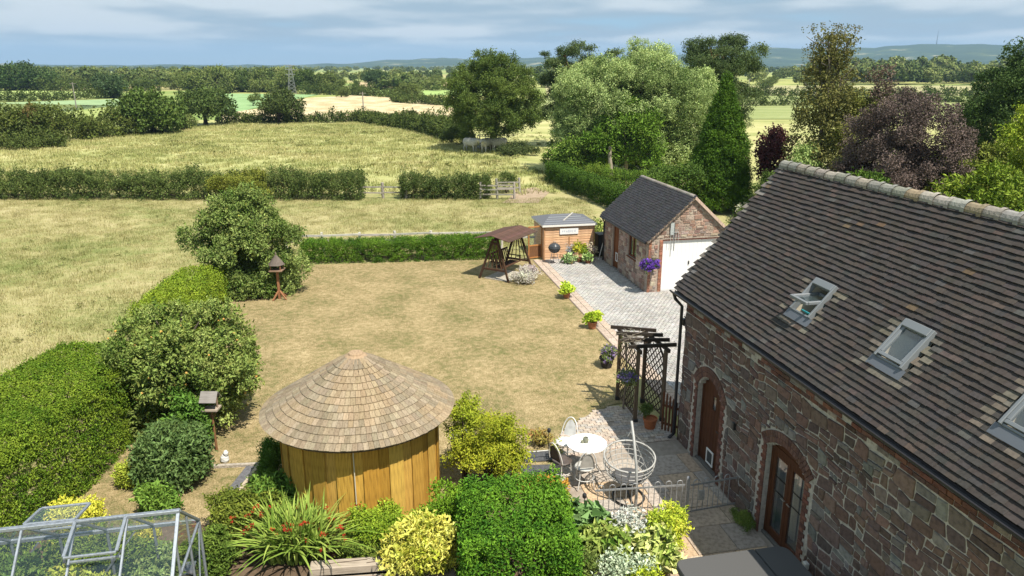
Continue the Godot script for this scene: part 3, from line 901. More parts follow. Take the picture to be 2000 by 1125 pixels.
	hedge("field_hedge", "far low hedge between the grazed field and the barley", [Vector3(20, 1.4, -215.5), Vector3(84, 1.4, -218), Vector3(150, 1.5, -216)], 2.4, clumps.mid, 1.4, 1.1, hb, hl, 0.4)
	hedge("field_hedge", "far hedge beside the purple tree's top, across green fields", [Vector3(85, 1.5, -176), Vector3(150, 1.5, -178)], 2.4, clumps.mid, 1.4, 1.1, hb, hl, 0.4)
	rng.seed = 907
	bush("hedge_bush", "rounded bush at the bend of the slanting hedge", "bush", Vector3(-14.2, 0, -102.5), heap(Vector3(0, 1.2, 0), Vector3(1.3, 1.1, 1.2), 6, 0.5, 0.6), clumps.mid, 1.4, 0.55, Color(0.05, 0.075, 0.03), hl)
	bush("hedge_bush", "loose scrubby bush on the grass to the right of the oak trunk", "bush", Vector3(0.9, 0, -70.4), heap(Vector3(0, 0.55, 0), Vector3(2.1, 0.7, 1.4), 9, 0.32, 0.46), clumps.fine, 1.4, 0.42, Color(0.06, 0.09, 0.03), Color(0.12, 0.155, 0.05))
	bush("hedge_bush", "dark scrub behind the cattle under the oak", "bush", Vector3(-5.6, 0, -80.0), heap(Vector3(0, 0.9, 0), Vector3(1.9, 1.0, 1.6), 8, 0.36, 0.5), clumps.fine, 1.4, 0.45, hb, hl)

	# the oak
	rng.seed = 910
	var L := dome(Vector3(0.1, 4.85, 0), Vector3(4.9, 4.3, 4.6), 96, 0.185, -0.85)
	tree("oak_tree", "great round oak in the pasture with cattle resting in its shade", Vector3(-1.85, -0.03, -74.7), L, 4.4, 0.42, clumps.fine, 1.35, 0.50, Color(0.060, 0.105, 0.020), Color(0.165, 0.225, 0.048), Color(0.07, 0.058, 0.045), "", 0.62)
	# poles, pylon
	for p in [[-84.5, -148.0, 5.0, "thin utility pole standing in the blue-green crop field"], [-26.6, -136.5, 3.6, "slender utility pole in the stubble field"], [58.5, -190.0, 5.0, "pale utility pole beyond the dark conifer"]]:
		var o := thing("utility_pole", p[3], "pole", Vector3(p[0], 0, p[1]), 0, "utility poles in the fields")
		var mb := MB.new()
		mb.tube([Vector3.ZERO, Vector3(0, p[2], 0)], [0.12, 0.09], Color(0.30, 0.28, 0.25), 6)
		part("post", mb, M.bark, o)
		mb = MB.new()
		mb.bx(-0.6, 0.6, p[2] - 0.3, p[2] - 0.2, -0.05, 0.05, Color(0.25, 0.23, 0.2))
		part("crossarm", mb, M.bark, o)
	var py := thing("electricity_pylon", "grey lattice pylon rising from the distant wood", "pylon", Vector3(-66.5, 0, -232), 0.4)
	var st := Color(0.32, 0.33, 0.34)
	var mb := MB.new()
	for sx in [-1, 1]:
		for sz in [-1, 1]:
			mb.bar(Vector3(sx * 1.1, 0, sz * 1.1), Vector3(sx * 0.25, 8.4, sz * 0.25), 0.09, 0.09, st)
	part("leg_frame", mb, M.galvanised, py)
	mb = MB.new()
	for k in 8:
		var y0 := k * 1.05; var y1 := y0 + 1.05
		var w0 := lerpf(1.1, 0.25, y0 / 8.4); var w1 := lerpf(1.1, 0.25, y1 / 8.4)
		for s in [-1, 1]:
			mb.bar(Vector3(-w0, y0, s * w0), Vector3(w1, y1, s * w1), 0.06, 0.06, st)
			mb.bar(Vector3(w0, y0, s * w0), Vector3(-w1, y1, s * w1), 0.06, 0.06, st)
	part("lattice", mb, M.galvanised, py)
	for y in [5.6, 7.0, 8.2]:
		mb = MB.new()
		mb.bar(Vector3(-1.5, y, 0), Vector3(1.5, y, 0), 0.12, 0.16, st)
		part("crossarm", mb, M.galvanised, py)

	cattle()
	rails()

# ---------- cattle ----------
func surface_net(bones: Array, lo: Vector3, hi: Vector3, cell: float, k: float, col: Color) -> MB:
	var nx := int((hi.x - lo.x) / cell) + 2; var ny := int((hi.y - lo.y) / cell) + 2; var nz := int((hi.z - lo.z) / cell) + 2
	var f := PackedFloat32Array()
	f.resize(nx * ny * nz)
	for z in nz:
		for y in ny:
			for x in nx:
				var p := lo + Vector3(x, y, z) * cell
				var d := 1e3
				for b in bones:
					var ab: Vector3 = b[1] - b[0]
					var t := clampf((p - b[0]).dot(ab) / ab.length_squared(), 0, 1)
					var e: float = p.distance_to(b[0] + ab * t) - lerpf(b[2], b[3], t)
					var h := clampf(0.5 + 0.5 * (d - e) / k, 0, 1)
					d = lerpf(d, e, h) - k * h * (1.0 - h)
				f[x + nx * (y + ny * z)] = d
	var at := {}
	var nrm := {}
	var corner := [Vector3i(0, 0, 0), Vector3i(1, 0, 0), Vector3i(0, 1, 0), Vector3i(1, 1, 0), Vector3i(0, 0, 1), Vector3i(1, 0, 1), Vector3i(0, 1, 1), Vector3i(1, 1, 1)]
	var edges := [[0, 1], [2, 3], [4, 5], [6, 7], [0, 2], [1, 3], [4, 6], [5, 7], [0, 4], [1, 5], [2, 6], [3, 7]]
	for z in nz - 1:
		for y in ny - 1:
			for x in nx - 1:
				var s := Vector3.ZERO; var c := 0
				var v := []
				for q in corner: v.append(f[x + q.x + nx * (y + q.y + ny * (z + q.z))])
				for e in edges:
					if (v[e[0]] < 0) != (v[e[1]] < 0):
						var t: float = v[e[0]] / (v[e[0]] - v[e[1]])
						s += Vector3(corner[e[0]]).lerp(Vector3(corner[e[1]]), t); c += 1
				if c:
					var key := Vector3i(x, y, z)
					at[key] = lo + (Vector3(key) + s / c) * cell
					nrm[key] = Vector3(v[1] + v[3] + v[5] + v[7] - v[0] - v[2] - v[4] - v[6], v[2] + v[3] + v[6] + v[7] - v[0] - v[1] - v[4] - v[5], v[4] + v[5] + v[6] + v[7] - v[0] - v[1] - v[2] - v[3]).normalized()
	var mb := MB.new()
	for key in at:
		for ax in 3:
			var step := Vector3i(1 if ax == 0 else 0, 1 if ax == 1 else 0, 1 if ax == 2 else 0)
			var u := Vector3i(step.z, step.x, step.y); var w := Vector3i(step.y, step.z, step.x)
			var a: float = f[key.x + nx * (key.y + ny * key.z)]
			var k2: Vector3i = key + step
			var b: float = f[k2.x + nx * (k2.y + ny * k2.z)]
			if (a < 0) == (b < 0): continue
			var q := [key, key - u, key - u - w, key - w]
			if not (at.has(q[1]) and at.has(q[2]) and at.has(q[3])): continue
			if a > 0: q.reverse()
			var g := (at[q[1]] - at[q[0]] as Vector3).cross(at[q[2]] - at[q[0]])
			if g.dot(nrm[q[0]]) < 0: q.reverse()
			mb.tri_n(at[q[0]], at[q[1]], at[q[2]], nrm[q[0]], nrm[q[1]], nrm[q[2]], col)
			mb.tri_n(at[q[0]], at[q[2]], at[q[3]], nrm[q[0]], nrm[q[2]], nrm[q[3]], col)
	return mb
func cattle() -> void:
	var b := [
		[Vector3(0, 0.98, -0.62), Vector3(0, 0.95, 0.5), 0.33, 0.37], [Vector3(0, 0.86, -0.3), Vector3(0, 0.84, 0.3), 0.33, 0.33],
		[Vector3(0, 1.08, 0.55), Vector3(0, 1.14, 1.0), 0.25, 0.16], [Vector3(0, 1.17, 1.02), Vector3(0, 0.97, 1.36), 0.145, 0.085],
		[Vector3(0.1, 1.25, 1.0), Vector3(0.27, 1.24, 0.97), 0.05, 0.03], [Vector3(-0.1, 1.25, 1.0), Vector3(-0.27, 1.24, 0.97), 0.05, 0.03],
		[Vector3(0, 1.15, -0.9), Vector3(0, 0.5, -1.0), 0.035, 0.03]]
	for s in [-1, 1]:
		b.append([Vector3(s * 0.19, 0.75, 0.46), Vector3(s * 0.19, 0.40, 0.50), 0.14, 0.075])
		b.append([Vector3(s * 0.19, 0.40, 0.50), Vector3(s * 0.19, 0.05, 0.47), 0.07, 0.06])
		b.append([Vector3(s * 0.17, 0.85, -0.62), Vector3(s * 0.2, 0.60, -0.56), 0.21, 0.12])
		b.append([Vector3(s * 0.2, 0.60, -0.56), Vector3(s * 0.2, 0.40, -0.76), 0.11, 0.065])
		b.append([Vector3(s * 0.2, 0.40, -0.76), Vector3(s * 0.2, 0.05, -0.70), 0.06, 0.055])
	var body := surface_net(b, Vector3(-0.5, -0.06, -1.12), Vector3(0.5, 1.5, 1.5), 0.075, 0.07, Color(0.62, 0.60, 0.56))
	var cow := thing("cow", "white cow facing the camera under the oak, in the middle of three", "cow", Vector3(-2.55, 0, -73.0), -0.35, "white cattle under the oak")
	part("body", body, M.hide, cow)
	var mb := MB.new()
	for s in [-1, 1]:
		mb = MB.new()
		mb.tube([Vector3(s * 0.07, 1.27, 1.0), Vector3(s * 0.16, 1.36, 1.02)], [0.022, 0.008], Color(0.4, 0.36, 0.3), 5)
		part("horn", mb, M.hide, cow)
	mb = MB.new()
	mb.lathe([Vector2(0, -0.02), Vector2(0.07, -0.01), Vector2(0.075, 0.03), Vector2(0, 0.05)], Color(0.12, 0.09, 0.08), 8, Transform3D(Basis(Vector3.RIGHT, 1.9), Vector3(0, 0.955, 1.385)))
	part("muzzle", mb, M.hide, cow)
	copy(cow, "white cow standing sideways closest to the oak trunk", Vector3(-1.35, 0, -73.6), -1.2)
	copy(cow, "white cow farthest left under the oak, in deepest shade", Vector3(-4.0, 0, -73.3), 0.9)
	var fd := thing("ring_feeder", "grey metal ring feeder behind the cattle under the oak", "feeder", Vector3(-2.3, 0, -75.6))
	var st := Color(0.42, 0.43, 0.44)
	for y in [0.25, 0.75, 1.35]:
		mb = MB.new()
		mb.ring(Vector3(0, y, 0), Vector3(1.15, 0, 0), Vector3(0, 0, 1.15), 0.04, st, 20)
		part("rail", mb, M.galvanised, fd)
	for k in 10:
		var a := TAU * k / 10
		mb = MB.new()
		mb.tube([Vector3(cos(a) * 1.15, 0, sin(a) * 1.15), Vector3(cos(a) * 1.15, 1.4, sin(a) * 1.15)], [0.03], st, 5)
		part("upright", mb, M.galvanised, fd)

# ---------- field rails ----------
func fence_run(called: String, label: String, a: Vector3, b: Vector3, posts: int, heights: Array, h: float, col: Color, thick := 0.1, group := "") -> void:
	var o := thing(called, label, "fence", a, 0, group)
	var d := b - a
	for i in posts:
		var t := float(i) / (posts - 1)
		var mb := MB.new()
		mb.bx(-thick / 2, thick / 2, -0.1, h * rf(0.95, 1.05), -thick / 2, thick / 2, vary(col, 0.15), 0.012)
		var p := part("post", mb, M.wood, o)
		p.position = d * t
		p.rotation = Vector3(rf(-0.04, 0.04), rf(0, 1), rf(-0.04, 0.04))
	for i in posts - 1:
		for y in heights:
			var mb := MB.new()
			var p0 := d * (float(i) / (posts - 1)) + Vector3(0, y + rf(-0.03, 0.03), 0.06)
			var p1 := d * (float(i + 1) / (posts - 1)) + Vector3(0, y + rf(-0.03, 0.03), 0.06)
			mb.bar(p0, p1, 0.035, 0.09, vary(col, 0.15), Vector3.UP, 0.006)
			part("rail", mb, M.wood_x, o)
func rails() -> void:
	rng.seed = 77
	var gc := Color(0.34, 0.32, 0.28)
	fence_run("rail_fence", "weathered grey rails in the gap between two stretches of field hedge", Vector3(-9.6, 0, -46.6), Vector3(-6.7, 0, -46.6), 3, [0.35, 0.7], 1.0, gc, 0.14)
	fence_run("rail_fence", "weathered post and rail fence at the dusty gateway", Vector3(-2.0, 0, -46.3), Vector3(0.15, 0, -46.3), 3, [0.3, 0.6, 0.85], 1.05, gc, 0.12)
	fence_run("rail_fence", "second grey rail run set back behind the gateway fence", Vector3(-1.0, 0, -48.2), Vector3(0.5, 0, -48.4), 2, [0.4, 0.75], 1.0, gc, 0.12)
	fence_run("garden_fence", "long pale post and rail fence just behind the clipped garden hedge", Vector3(-9.9, 0, -31.8), Vector3(1.1, 0, -32.7), 8, [0.62, 0.88], 0.98, Color(0.56, 0.53, 0.47), 0.1)

# ---------- masonry ----------
# irregular stones over a wall rectangle; free(u, v) says whether a stone may stand there
func stones(u0: float, u1: float, v0: float, v1: float, hmin: float, hmax: float, wmin: float, wmax: float, joint: float, colours: Array, proud: float, xf: Transform3D, free: Callable, wave := 0.05, sd := 1) -> Array:
	rng.seed = sd
	var nz := FastNoiseLite.new()
	nz.seed = sd; nz.frequency = 0.9
	var cells := []
	var v := v0
	while v < v1 - 0.04:
		var h := minf(rf(hmin, hmax), v1 - v)
		if v1 - v - h < hmin * 0.6: h = v1 - v
		var u := u0 - rf(0, wmax * 0.5)
		while u < u1:
			var w := rf(wmin, wmax) * (0.6 + 0.5 * h / hmax)
			if h > hmin * 1.25 and rf(0, 1) < 0.45:
				var k := rf(0.35, 0.65)
				cells.append([u, v, w, h * k])
				if rf(0, 1) < 0.4:
					var m := rf(0.35, 0.65)
					cells.append([u, v + h * k, w * m, h * (1 - k)]); cells.append([u + w * m, v + h * k, w * (1 - m), h * (1 - k)])
				else: cells.append([u, v + h * k, w, h * (1 - k)])
			else: cells.append([u, v, w, h])
			u += w
		v += h
	var out := []
	for c in cells:
		var a := maxf(c[0], u0); var b := minf(c[0] + c[2], u1)
		if b - a < 0.05: continue
		var j := joint * rf(0.6, 1.5)
		var lo := Vector2(a + j, c[1] + j); var hi := Vector2(b - j, c[1] + c[3] - j)
		# cut the stone back where it would run into an opening
		var cm := (lo + hi) / 2
		if not free.call(cm.x, cm.y):
			if free.call(cm.x, hi.y):
				while not free.call(cm.x, lo.y) and lo.y < hi.y: lo.y += 0.01
			elif free.call(lo.x, cm.y):
				while not free.call(hi.x, cm.y) and hi.x > lo.x: hi.x -= 0.01
			elif free.call(hi.x, cm.y):
				while not free.call(lo.x, cm.y) and lo.x < hi.x: lo.x += 0.01
			else: continue
		else:
			while not free.call(hi.x, cm.y) and hi.x > lo.x: hi.x -= 0.01
			while not free.call(lo.x, cm.y) and lo.x < hi.x: lo.x += 0.01
			while not free.call(cm.x, lo.y) and lo.y < hi.y: lo.y += 0.01
		if hi.x - lo.x < 0.03 or hi.y - lo.y < 0.02: continue
		var s := minf(hi.x - lo.x, hi.y - lo.y)
		var p := []
		var k := []
		for i in 8: k.append(rf(0.02, 0.20) * s)
		p.append(Vector2(lo.x + k[0], lo.y)); p.append(Vector2(hi.x - k[1], lo.y)); p.append(Vector2(hi.x, lo.y + k[2])); p.append(Vector2(hi.x, hi.y - k[3]))
		p.append(Vector2(hi.x - k[4], hi.y)); p.append(Vector2(lo.x + k[5], hi.y)); p.append(Vector2(lo.x, hi.y - k[6])); p.append(Vector2(lo.x, lo.y + k[7]))
		var ok := true
		for i in 8:
			var q: Vector2 = p[i]
			q += Vector2(nz.get_noise_2d(q.x * 1.6, q.y * 1.6 + 30.0), nz.get_noise_2d(q.x * 1.6 + 70.0, q.y * 1.6)) * wave
			q.x = clampf(q.x, u0 + 0.004, u1 - 0.004); q.y = clampf(q.y, v0 + 0.004, v1 - 0.004)
			p[i] = q
			if not free.call(q.x, q.y): p[i] = q.lerp((lo + hi) / 2, 0.45)
		if not ok: continue
		var mb := MB.new()
		mb.prism(p, 0.02, -proud * rf(0.4, 1.3), xf, vary(colours[rng.randi() % colours.size()], 0.22), minf(0.012, s * 0.12))
		out.append(mb)
	return out
func brick(mb: MB, u0: float, u1: float, v0: float, v1: float, proud: float, xf: Transform3D, col: Color) -> void:
	var j := 0.0055
	var p := [Vector2(u0 + j, v0 + j), Vector2(u1 - j, v0 + j), Vector2(u1 - j, v1 - j), Vector2(u0 + j, v1 - j)]
	for i in 4: p[i] += Vector2(rf(-0.003, 0.003), rf(-0.003, 0.003))
	mb.prism(p, 0.02, -proud, xf, col, 0.003)

const DOOR := [0.80, 1.82, 1.74, 2.02]        # z from, z to, spring, crown
const FRENCH := [3.52, 4.66, 1.78, 1.97]
func arch_top(o: Array, z: float) -> float:
	var half: float = (o[1] - o[0]) / 2; var rise: float = o[3] - o[2]
	var r := (half * half + rise * rise) / (2 * rise)
	var dz: float = z - (o[0] + o[1]) / 2
	if absf(dz) >= half: return o[2]
	return o[3] - r + sqrt(r * r - dz * dz)

const LIGHTS := [[3.33, 3.88], [5.45, 6.00], [7.57, 8.12]]
const L0 := 0.80; const L1 := 1.46             # where the roof windows begin and end up the slope
func slope(s: float, z: float, up := 0.0) -> Vector3:
	# point on the barn roof: s metres up from the eaves
	return Vector3(-0.22 + s * 0.660 - up * 0.751, 3.50 + s * 0.751 + up * 0.660, z)

func barn() -> void:
	var B := thing("barn", "long converted barn of dark rubble stone under a tiled roof with roof windows", "barn", Vector3(3.7, 0, -14.94), TURN)
	var G := Transform3D(Basis(Vector3.UP, TURN), B.position)
	var mortar := Color(0.50, 0.46, 0.41)
	var face := Transform3D(Basis(Vector3(0, 0, 1), Vector3(0, 1, 0), Vector3(1, 0, 0)), Vector3.ZERO)   # u along z, v up, outwards is -x
	var len := 11.0
	# the long wall with its two openings, following their arches
	var w := MB.new()
	w.bx(0, 0.3, -0.05, 3.52, 0, DOOR[0], mortar)
	w.bx(0, 0.3, -0.05, 3.52, DOOR[1], FRENCH[0], mortar)
	w.bx(0, 0.3, -0.05, 3.52, FRENCH[1], len, mortar)
	for o in [DOOR, FRENCH]:
		for i in 12:
			var z0: float = lerpf(o[0], o[1], i / 12.0); var z1: float = lerpf(o[0], o[1], (i + 1) / 12.0)
			w.bx(0, 0.3, minf(arch_top(o, z0), arch_top(o, z1)), 3.52, z0, z1, mortar)
	var wall := part("wall", w, M.stone, B)
	# end walls and back wall
	for z in [[0.0, 0.3], [len - 0.3, len]]:
		w = MB.new()
		w.bx(0.3, 4.1, -0.05, 3.5, z[0], z[1], mortar)
		w.prism([Vector2(0.02, 3.5), Vector2(4.08, 3.5), Vector2(2.05, 5.9)], z[0], z[1], Transform3D(), mortar)
		part("gable_wall", w, M.stone, B)
	w = MB.new()
	w.bx(3.8, 4.1, -0.05, 3.5, 0.3, len - 0.3, mortar)
	part("back_wall", w, M.stone, B)
	w = MB.new()
	w.bx(0.3, 3.8, 2.45, 2.6, 0.3, len - 0.3, Color(0.42, 0.36, 0.28))
	part("upper_floor", w, M.wood_z, B)
	w = MB.new()
	w.bx(0.3, 3.8, -0.05, 0.0, 0.3, len - 0.3, Color(0.3, 0.27, 0.22))
	part("floor", w, M.matt, B)
	var red := [Color(0.180, 0.118, 0.100), Color(0.155, 0.106, 0.094), Color(0.205, 0.132, 0.106), Color(0.132, 0.098, 0.090), Color(0.19, 0.16, 0.142), Color(0.225, 0.215, 0.20), Color(0.162, 0.110, 0.096), Color(0.195, 0.134, 0.114)]
	var free := func(u: float, v: float) -> bool:
		for o in [DOOR, FRENCH]:
			var c: float = (o[0] + o[1]) / 2; var half: float = (o[1] - o[0]) / 2; var rise: float = o[3] - o[2]
			var rad: float = (half * half + rise * rise) / (2 * rise)
			var dz := absf(u - c)
			var lim: float = o[2] if dz < half + 0.12 else -1.0
			if dz < (rad + 0.22) * sin(asin(half / rad) + 0.1): lim = o[3] - rad + sqrt((rad + 0.225) * (rad + 0.225) - dz * dz)
			if v < lim: return false
		return true
	pieces(wall, "stone", stones(0.0, 9.7, 0.0, 3.02, 0.12, 0.28, 0.13, 0.40, 0.0095, red, 0.024, face, free, 0.085, 12), M.stone, G)
	# brick courses under the eaves, jambs and arches
	rng.seed = 31
	var bricks := []
	var bc := [Color(0.19, 0.088, 0.066), Color(0.155, 0.078, 0.062), Color(0.22, 0.108, 0.08), Color(0.32, 0.28, 0.24), Color(0.125, 0.078, 0.068), Color(0.26, 0.22, 0.19)]
	for r in 6:
		var z := 0.02 - (0.11 if r % 2 else 0.0)
		while z < 9.6:
			if rf(0, 1) > 0.10:
				var mb := MB.new()
				brick(mb, maxf(0.02, z), z + 0.225, 3.035 + r * 0.077, 3.035 + (r + 1) * 0.077, rf(0.004, 0.022), face, vary(bc[rng.randi() % bc.size()], 0.2))
				bricks.append(mb)
			z += 0.225
	for o in [DOOR, FRENCH]:
		for i in 23:
			for s in 2:
				var wd := 0.16 if (i + s) % 2 else 0.11
				var mb := MB.new()
				var e: float = o[s]
				brick(mb, e - wd if s == 0 else e, e if s == 0 else e + wd, i * 0.0757, (i + 1) * 0.0757, 0.02, face, vary(bc[rng.randi() % 3], 0.2))
				bricks.append(mb)
		var half: float = (o[1] - o[0]) / 2; var rise: float = o[3] - o[2]
		var rad := (half * half + rise * rise) / (2 * rise)
		var cy: float = o[3] - rad; var cz: float = (o[0] + o[1]) / 2
		var sweep := asin(half / rad) + 0.10
		for ring in 2:
			var r0 := rad + ring * 0.108; var r1 := r0 + 0.102
			var m := int(2 * sweep * r0 / 0.072)
			for i in m:
				var a0 := -sweep + 2 * sweep * i / m + 0.005; var a1 := -sweep + 2 * sweep * (i + 1) / m - 0.005
				var mb := MB.new()
				mb.prism([Vector2(cz + sin(a0) * r0, cy + cos(a0) * r0), Vector2(cz + sin(a1) * r0, cy + cos(a1) * r0), Vector2(cz + sin(a1) * r1, cy + cos(a1) * r1), Vector2(cz + sin(a0) * r1, cy + cos(a0) * r1)], 0.02, -0.025, face, vary([Color(0.16, 0.088, 0.070), Color(0.14, 0.082, 0.068), Color(0.18, 0.102, 0.08)][rng.randi() % 3], 0.15), 0.003)
				bricks.append(mb)
	pieces(wall, "brick", bricks, M.stone, G)
	barn_doors(B)
	barn_roof(B, G)
	# gutter, brackets, downpipe, lamp
	var black := Color(0.018, 0.019, 0.021)
	w = MB.new()
	for k in 6:
		var a0 := PI + PI * k / 6.0; var a1 := PI + PI * (k + 1) / 6.0
		for rr in [0.062, 0.056]:
			w.quad(Vector3(-0.29 + cos(a0) * rr, 3.47 + sin(a0) * rr, -0.12), Vector3(-0.29 + cos(a1) * rr, 3.47 + sin(a1) * rr, -0.12), Vector3(-0.29 + cos(a1) * rr, 3.47 + sin(a1) * rr, len), Vector3(-0.29 + cos(a0) * rr, 3.47 + sin(a0) * rr, len), black)
	w.bx(-0.365, -0.340, 3.455, 3.485, -0.12, len, black)
	part("gutter", w, M.clean, B)
	for k in 11:
		w = MB.new()
		w.bar(Vector3(-0.28, 3.40, 0.4 + k * 0.9), Vector3(-0.02, 3.34, 0.4 + k * 0.9), 0.022, 0.022, black)
		w.bar(Vector3(-0.03, 3.36, 0.4 + k * 0.9), Vector3(-0.03, 3.22, 0.4 + k * 0.9), 0.03, 0.015, black)
		part("gutter_bracket", w, M.clean, B)
	w = MB.new()
	w.tube([Vector3(-0.29, 3.42, -0.05), Vector3(-0.25, 3.3, -0.05), Vector3(-0.085, 3.12, -0.05), Vector3(-0.085, 0.12, -0.05), Vector3(-0.2, 0.03, -0.05)], [0.036], black, 8)
	part("downpipe", w, M.clean, B)
	w = MB.new()
	w.box(T(0.05, 2.72, -0.16), Vector3(0.10, 0.16, 0.10), black, 0.02)
	w.bar(Vector3(0.05, 2.80, 0), Vector3(0.05, 2.84, -0.18), 0.02, 0.02, black)
	part("wall_lantern", w, M.clean, B)
	w = MB.new()
	w.box(T(-0.04, 1.55, 2.42), Vector3(0.07, 0.15, 0.08), Color(0.03, 0.03, 0.03), 0.01)
	part("junction_box", w, M.clean, B)
	w = MB.new()
	w.box(T(-0.06, 0.42, 5.02), Vector3(0.08, 0.12, 0.10), Color(0.55, 0.55, 0.52), 0.015)
	part("outside_tap_box", w, M.clean, B)

func barn_doors(B: Node3D) -> void:
	rng.seed = 44
	var br := Color(0.095, 0.038, 0.019)
	# plank door
	var frame := MB.new()
	var z0: float = DOOR[0]; var z1: float = DOOR[1]
	frame.bx(0.10, 0.2, 0, DOOR[2], z0, z0 + 0.06, br, 0.004)
	frame.bx(0.10, 0.2, 0, DOOR[2], z1 - 0.06, z1, br, 0.004)
	frame.bx(0.05, 0.3, -0.04, 0.05, z0, z1, Color(0.16, 0.15, 0.14), 0.006)
	var door := part("door", frame, M.wood, B)
	var n := 7
	for i in n:
		var a := lerpf(z0 + 0.06, z1 - 0.06, float(i) / n) + 0.003; var b := lerpf(z0 + 0.06, z1 - 0.06, float(i + 1) / n) - 0.003
		var t := minf(arch_top(DOOR, a), arch_top(DOOR, b)) - 0.005
		var mb := MB.new()
		if i == 3:
			mb.bx(0.12, 0.16, 0.05, 1.32, a, b, vary(br, 0.12), 0.005)
			mb.bx(0.12, 0.16, 1.62, t, a, b, vary(br, 0.12), 0.005)
		else: mb.bx(0.12, 0.16, 0.05, t, a, b, vary(br, 0.12), 0.005)
		part("plank", mb, M.wood, door)
	var gl := MB.new()
	gl.bx(0.138, 0.146, 1.32, 1.62, 1.245, 1.375, Color.WHITE)
	part("pane", gl, M.window_glass, door)
	var fl := MB.new()
	var fz := 1.32; var fw := 0.30; var white := Color(0.72, 0.72, 0.70)
	fl.bx(0.095, 0.118, 0.10, 0.135, fz - fw / 2, fz + fw / 2, white, 0.004)
	fl.bx(0.095, 0.118, 0.395, 0.43, fz - fw / 2, fz + fw / 2, white, 0.004)
	fl.bx(0.096, 0.117, 0.135, 0.395, fz - fw / 2, fz - fw / 2 + 0.035, white, 0.004)
	fl.bx(0.096, 0.117, 0.135, 0.395, fz + fw / 2 - 0.035, fz + fw / 2, white, 0.004)
	var cat := part("cat_flap", fl, M.clean, door)
	fl = MB.new()
	fl.bx(0.108, 0.116, 0.137, 0.393, fz - fw / 2 + 0.036, fz + fw / 2 - 0.036, Color(0.05, 0.055, 0.06))
	cat.set_meta("label", "white framed cat flap with a dark pane")
	part("cat_flap_panel", fl, M.gloss, door)
	var hd := MB.new()
	hd.tube([Vector3(0.10, 0.98, z1 - 0.16), Vector3(0.08, 0.98, z1 - 0.16), Vector3(0.08, 0.98, z1 - 0.27)], [0.011], Color(0.05, 0.05, 0.05), 6)
	part("handle", hd, M.metal, door)
	# French door
	frame = MB.new()
	z0 = FRENCH[0]; z1 = FRENCH[1]
	var sp: float = FRENCH[2]
	frame.bx(0.09, 0.2, 0, sp - 0.09, z0, z0 + 0.065, br, 0.004)
	frame.bx(0.09, 0.2, 0, sp - 0.09, z1 - 0.065, z1, br, 0.004)
	frame.bx(0.088, 0.2, sp - 0.09, sp, z0, z1, br, 0.004)
	for i in 10:
		var a := lerpf(z0, z1, i / 10.0); var b := lerpf(z0, z1, (i + 1) / 10.0)
		frame.bx(0.10, 0.18, sp, (arch_top(FRENCH, a) + arch_top(FRENCH, b)) / 2 + 0.01, a, b, br)
	frame.bx(0.05, 0.3, -0.04, 0.06, z0, z1, Color(0.16, 0.15, 0.14), 0.006)
	var fd := part("french_door", frame, M.wood, B)
	var mid := (z0 + z1) / 2
	for s in 2:
		var a := z0 + 0.067 if s == 0 else mid + 0.004
		var b := mid - 0.004 if s == 0 else z1 - 0.067
		var mb := MB.new()
		mb.bx(0.10, 0.15, 0.065, sp - 0.095, a, a + 0.085, br, 0.004)
		mb.bx(0.10, 0.15, 0.065, sp - 0.095, b - 0.085, b, br, 0.004)
		mb.bx(0.101, 0.149, 0.065, 0.22, a + 0.085, b - 0.085, br, 0.004)
		mb.bx(0.101, 0.149, sp - 0.185, sp - 0.095, a + 0.085, b - 0.085, br, 0.004)
		part("door_leaf", mb, M.wood, fd)
		mb = MB.new()
		mb.bx(0.120, 0.127, 0.22, sp - 0.185, a + 0.085, b - 0.085, Color.WHITE)
		part("pane", mb, M.window_glass, fd)
		for v in [0.95, 1.22]:
			mb = MB.new()
			mb.bx(0.112, 0.119, v, v + 0.018, a + 0.085, b - 0.085, Color(0.04, 0.03, 0.02))
			part("glazing_bar", mb, M.wood, fd)
		mb = MB.new()
		var q := 8
		for i in q:
			var c0 := lerpf(a + 0.02, b - 0.02, float(i) / q); var c1 := lerpf(a + 0.02, b - 0.02, float(i + 1) / q)
			mb.quad(Vector3(0.36 + 0.03 * (i % 2), 0.1, c0), Vector3(0.36 + 0.03 * (i % 2), sp, c0), Vector3(0.36 + 0.03 * ((i + 1) % 2), sp, c1), Vector3(0.36 + 0.03 * ((i + 1) % 2), 0.1, c1), Color(0.62, 0.55, 0.42))
		part("curtain", mb, M.matt, fd)
		mb = MB.new()
		var hz := b - 0.04 if s == 0 else a + 0.04
		mb.tube([Vector3(0.10, 0.95, hz), Vector3(0.075, 0.95, hz), Vector3(0.075, 0.95, hz + (-0.09 if s == 0 else 0.09))], [0.010], Color(0.4, 0.38, 0.33), 6)
		part("handle", mb, M.metal, fd)

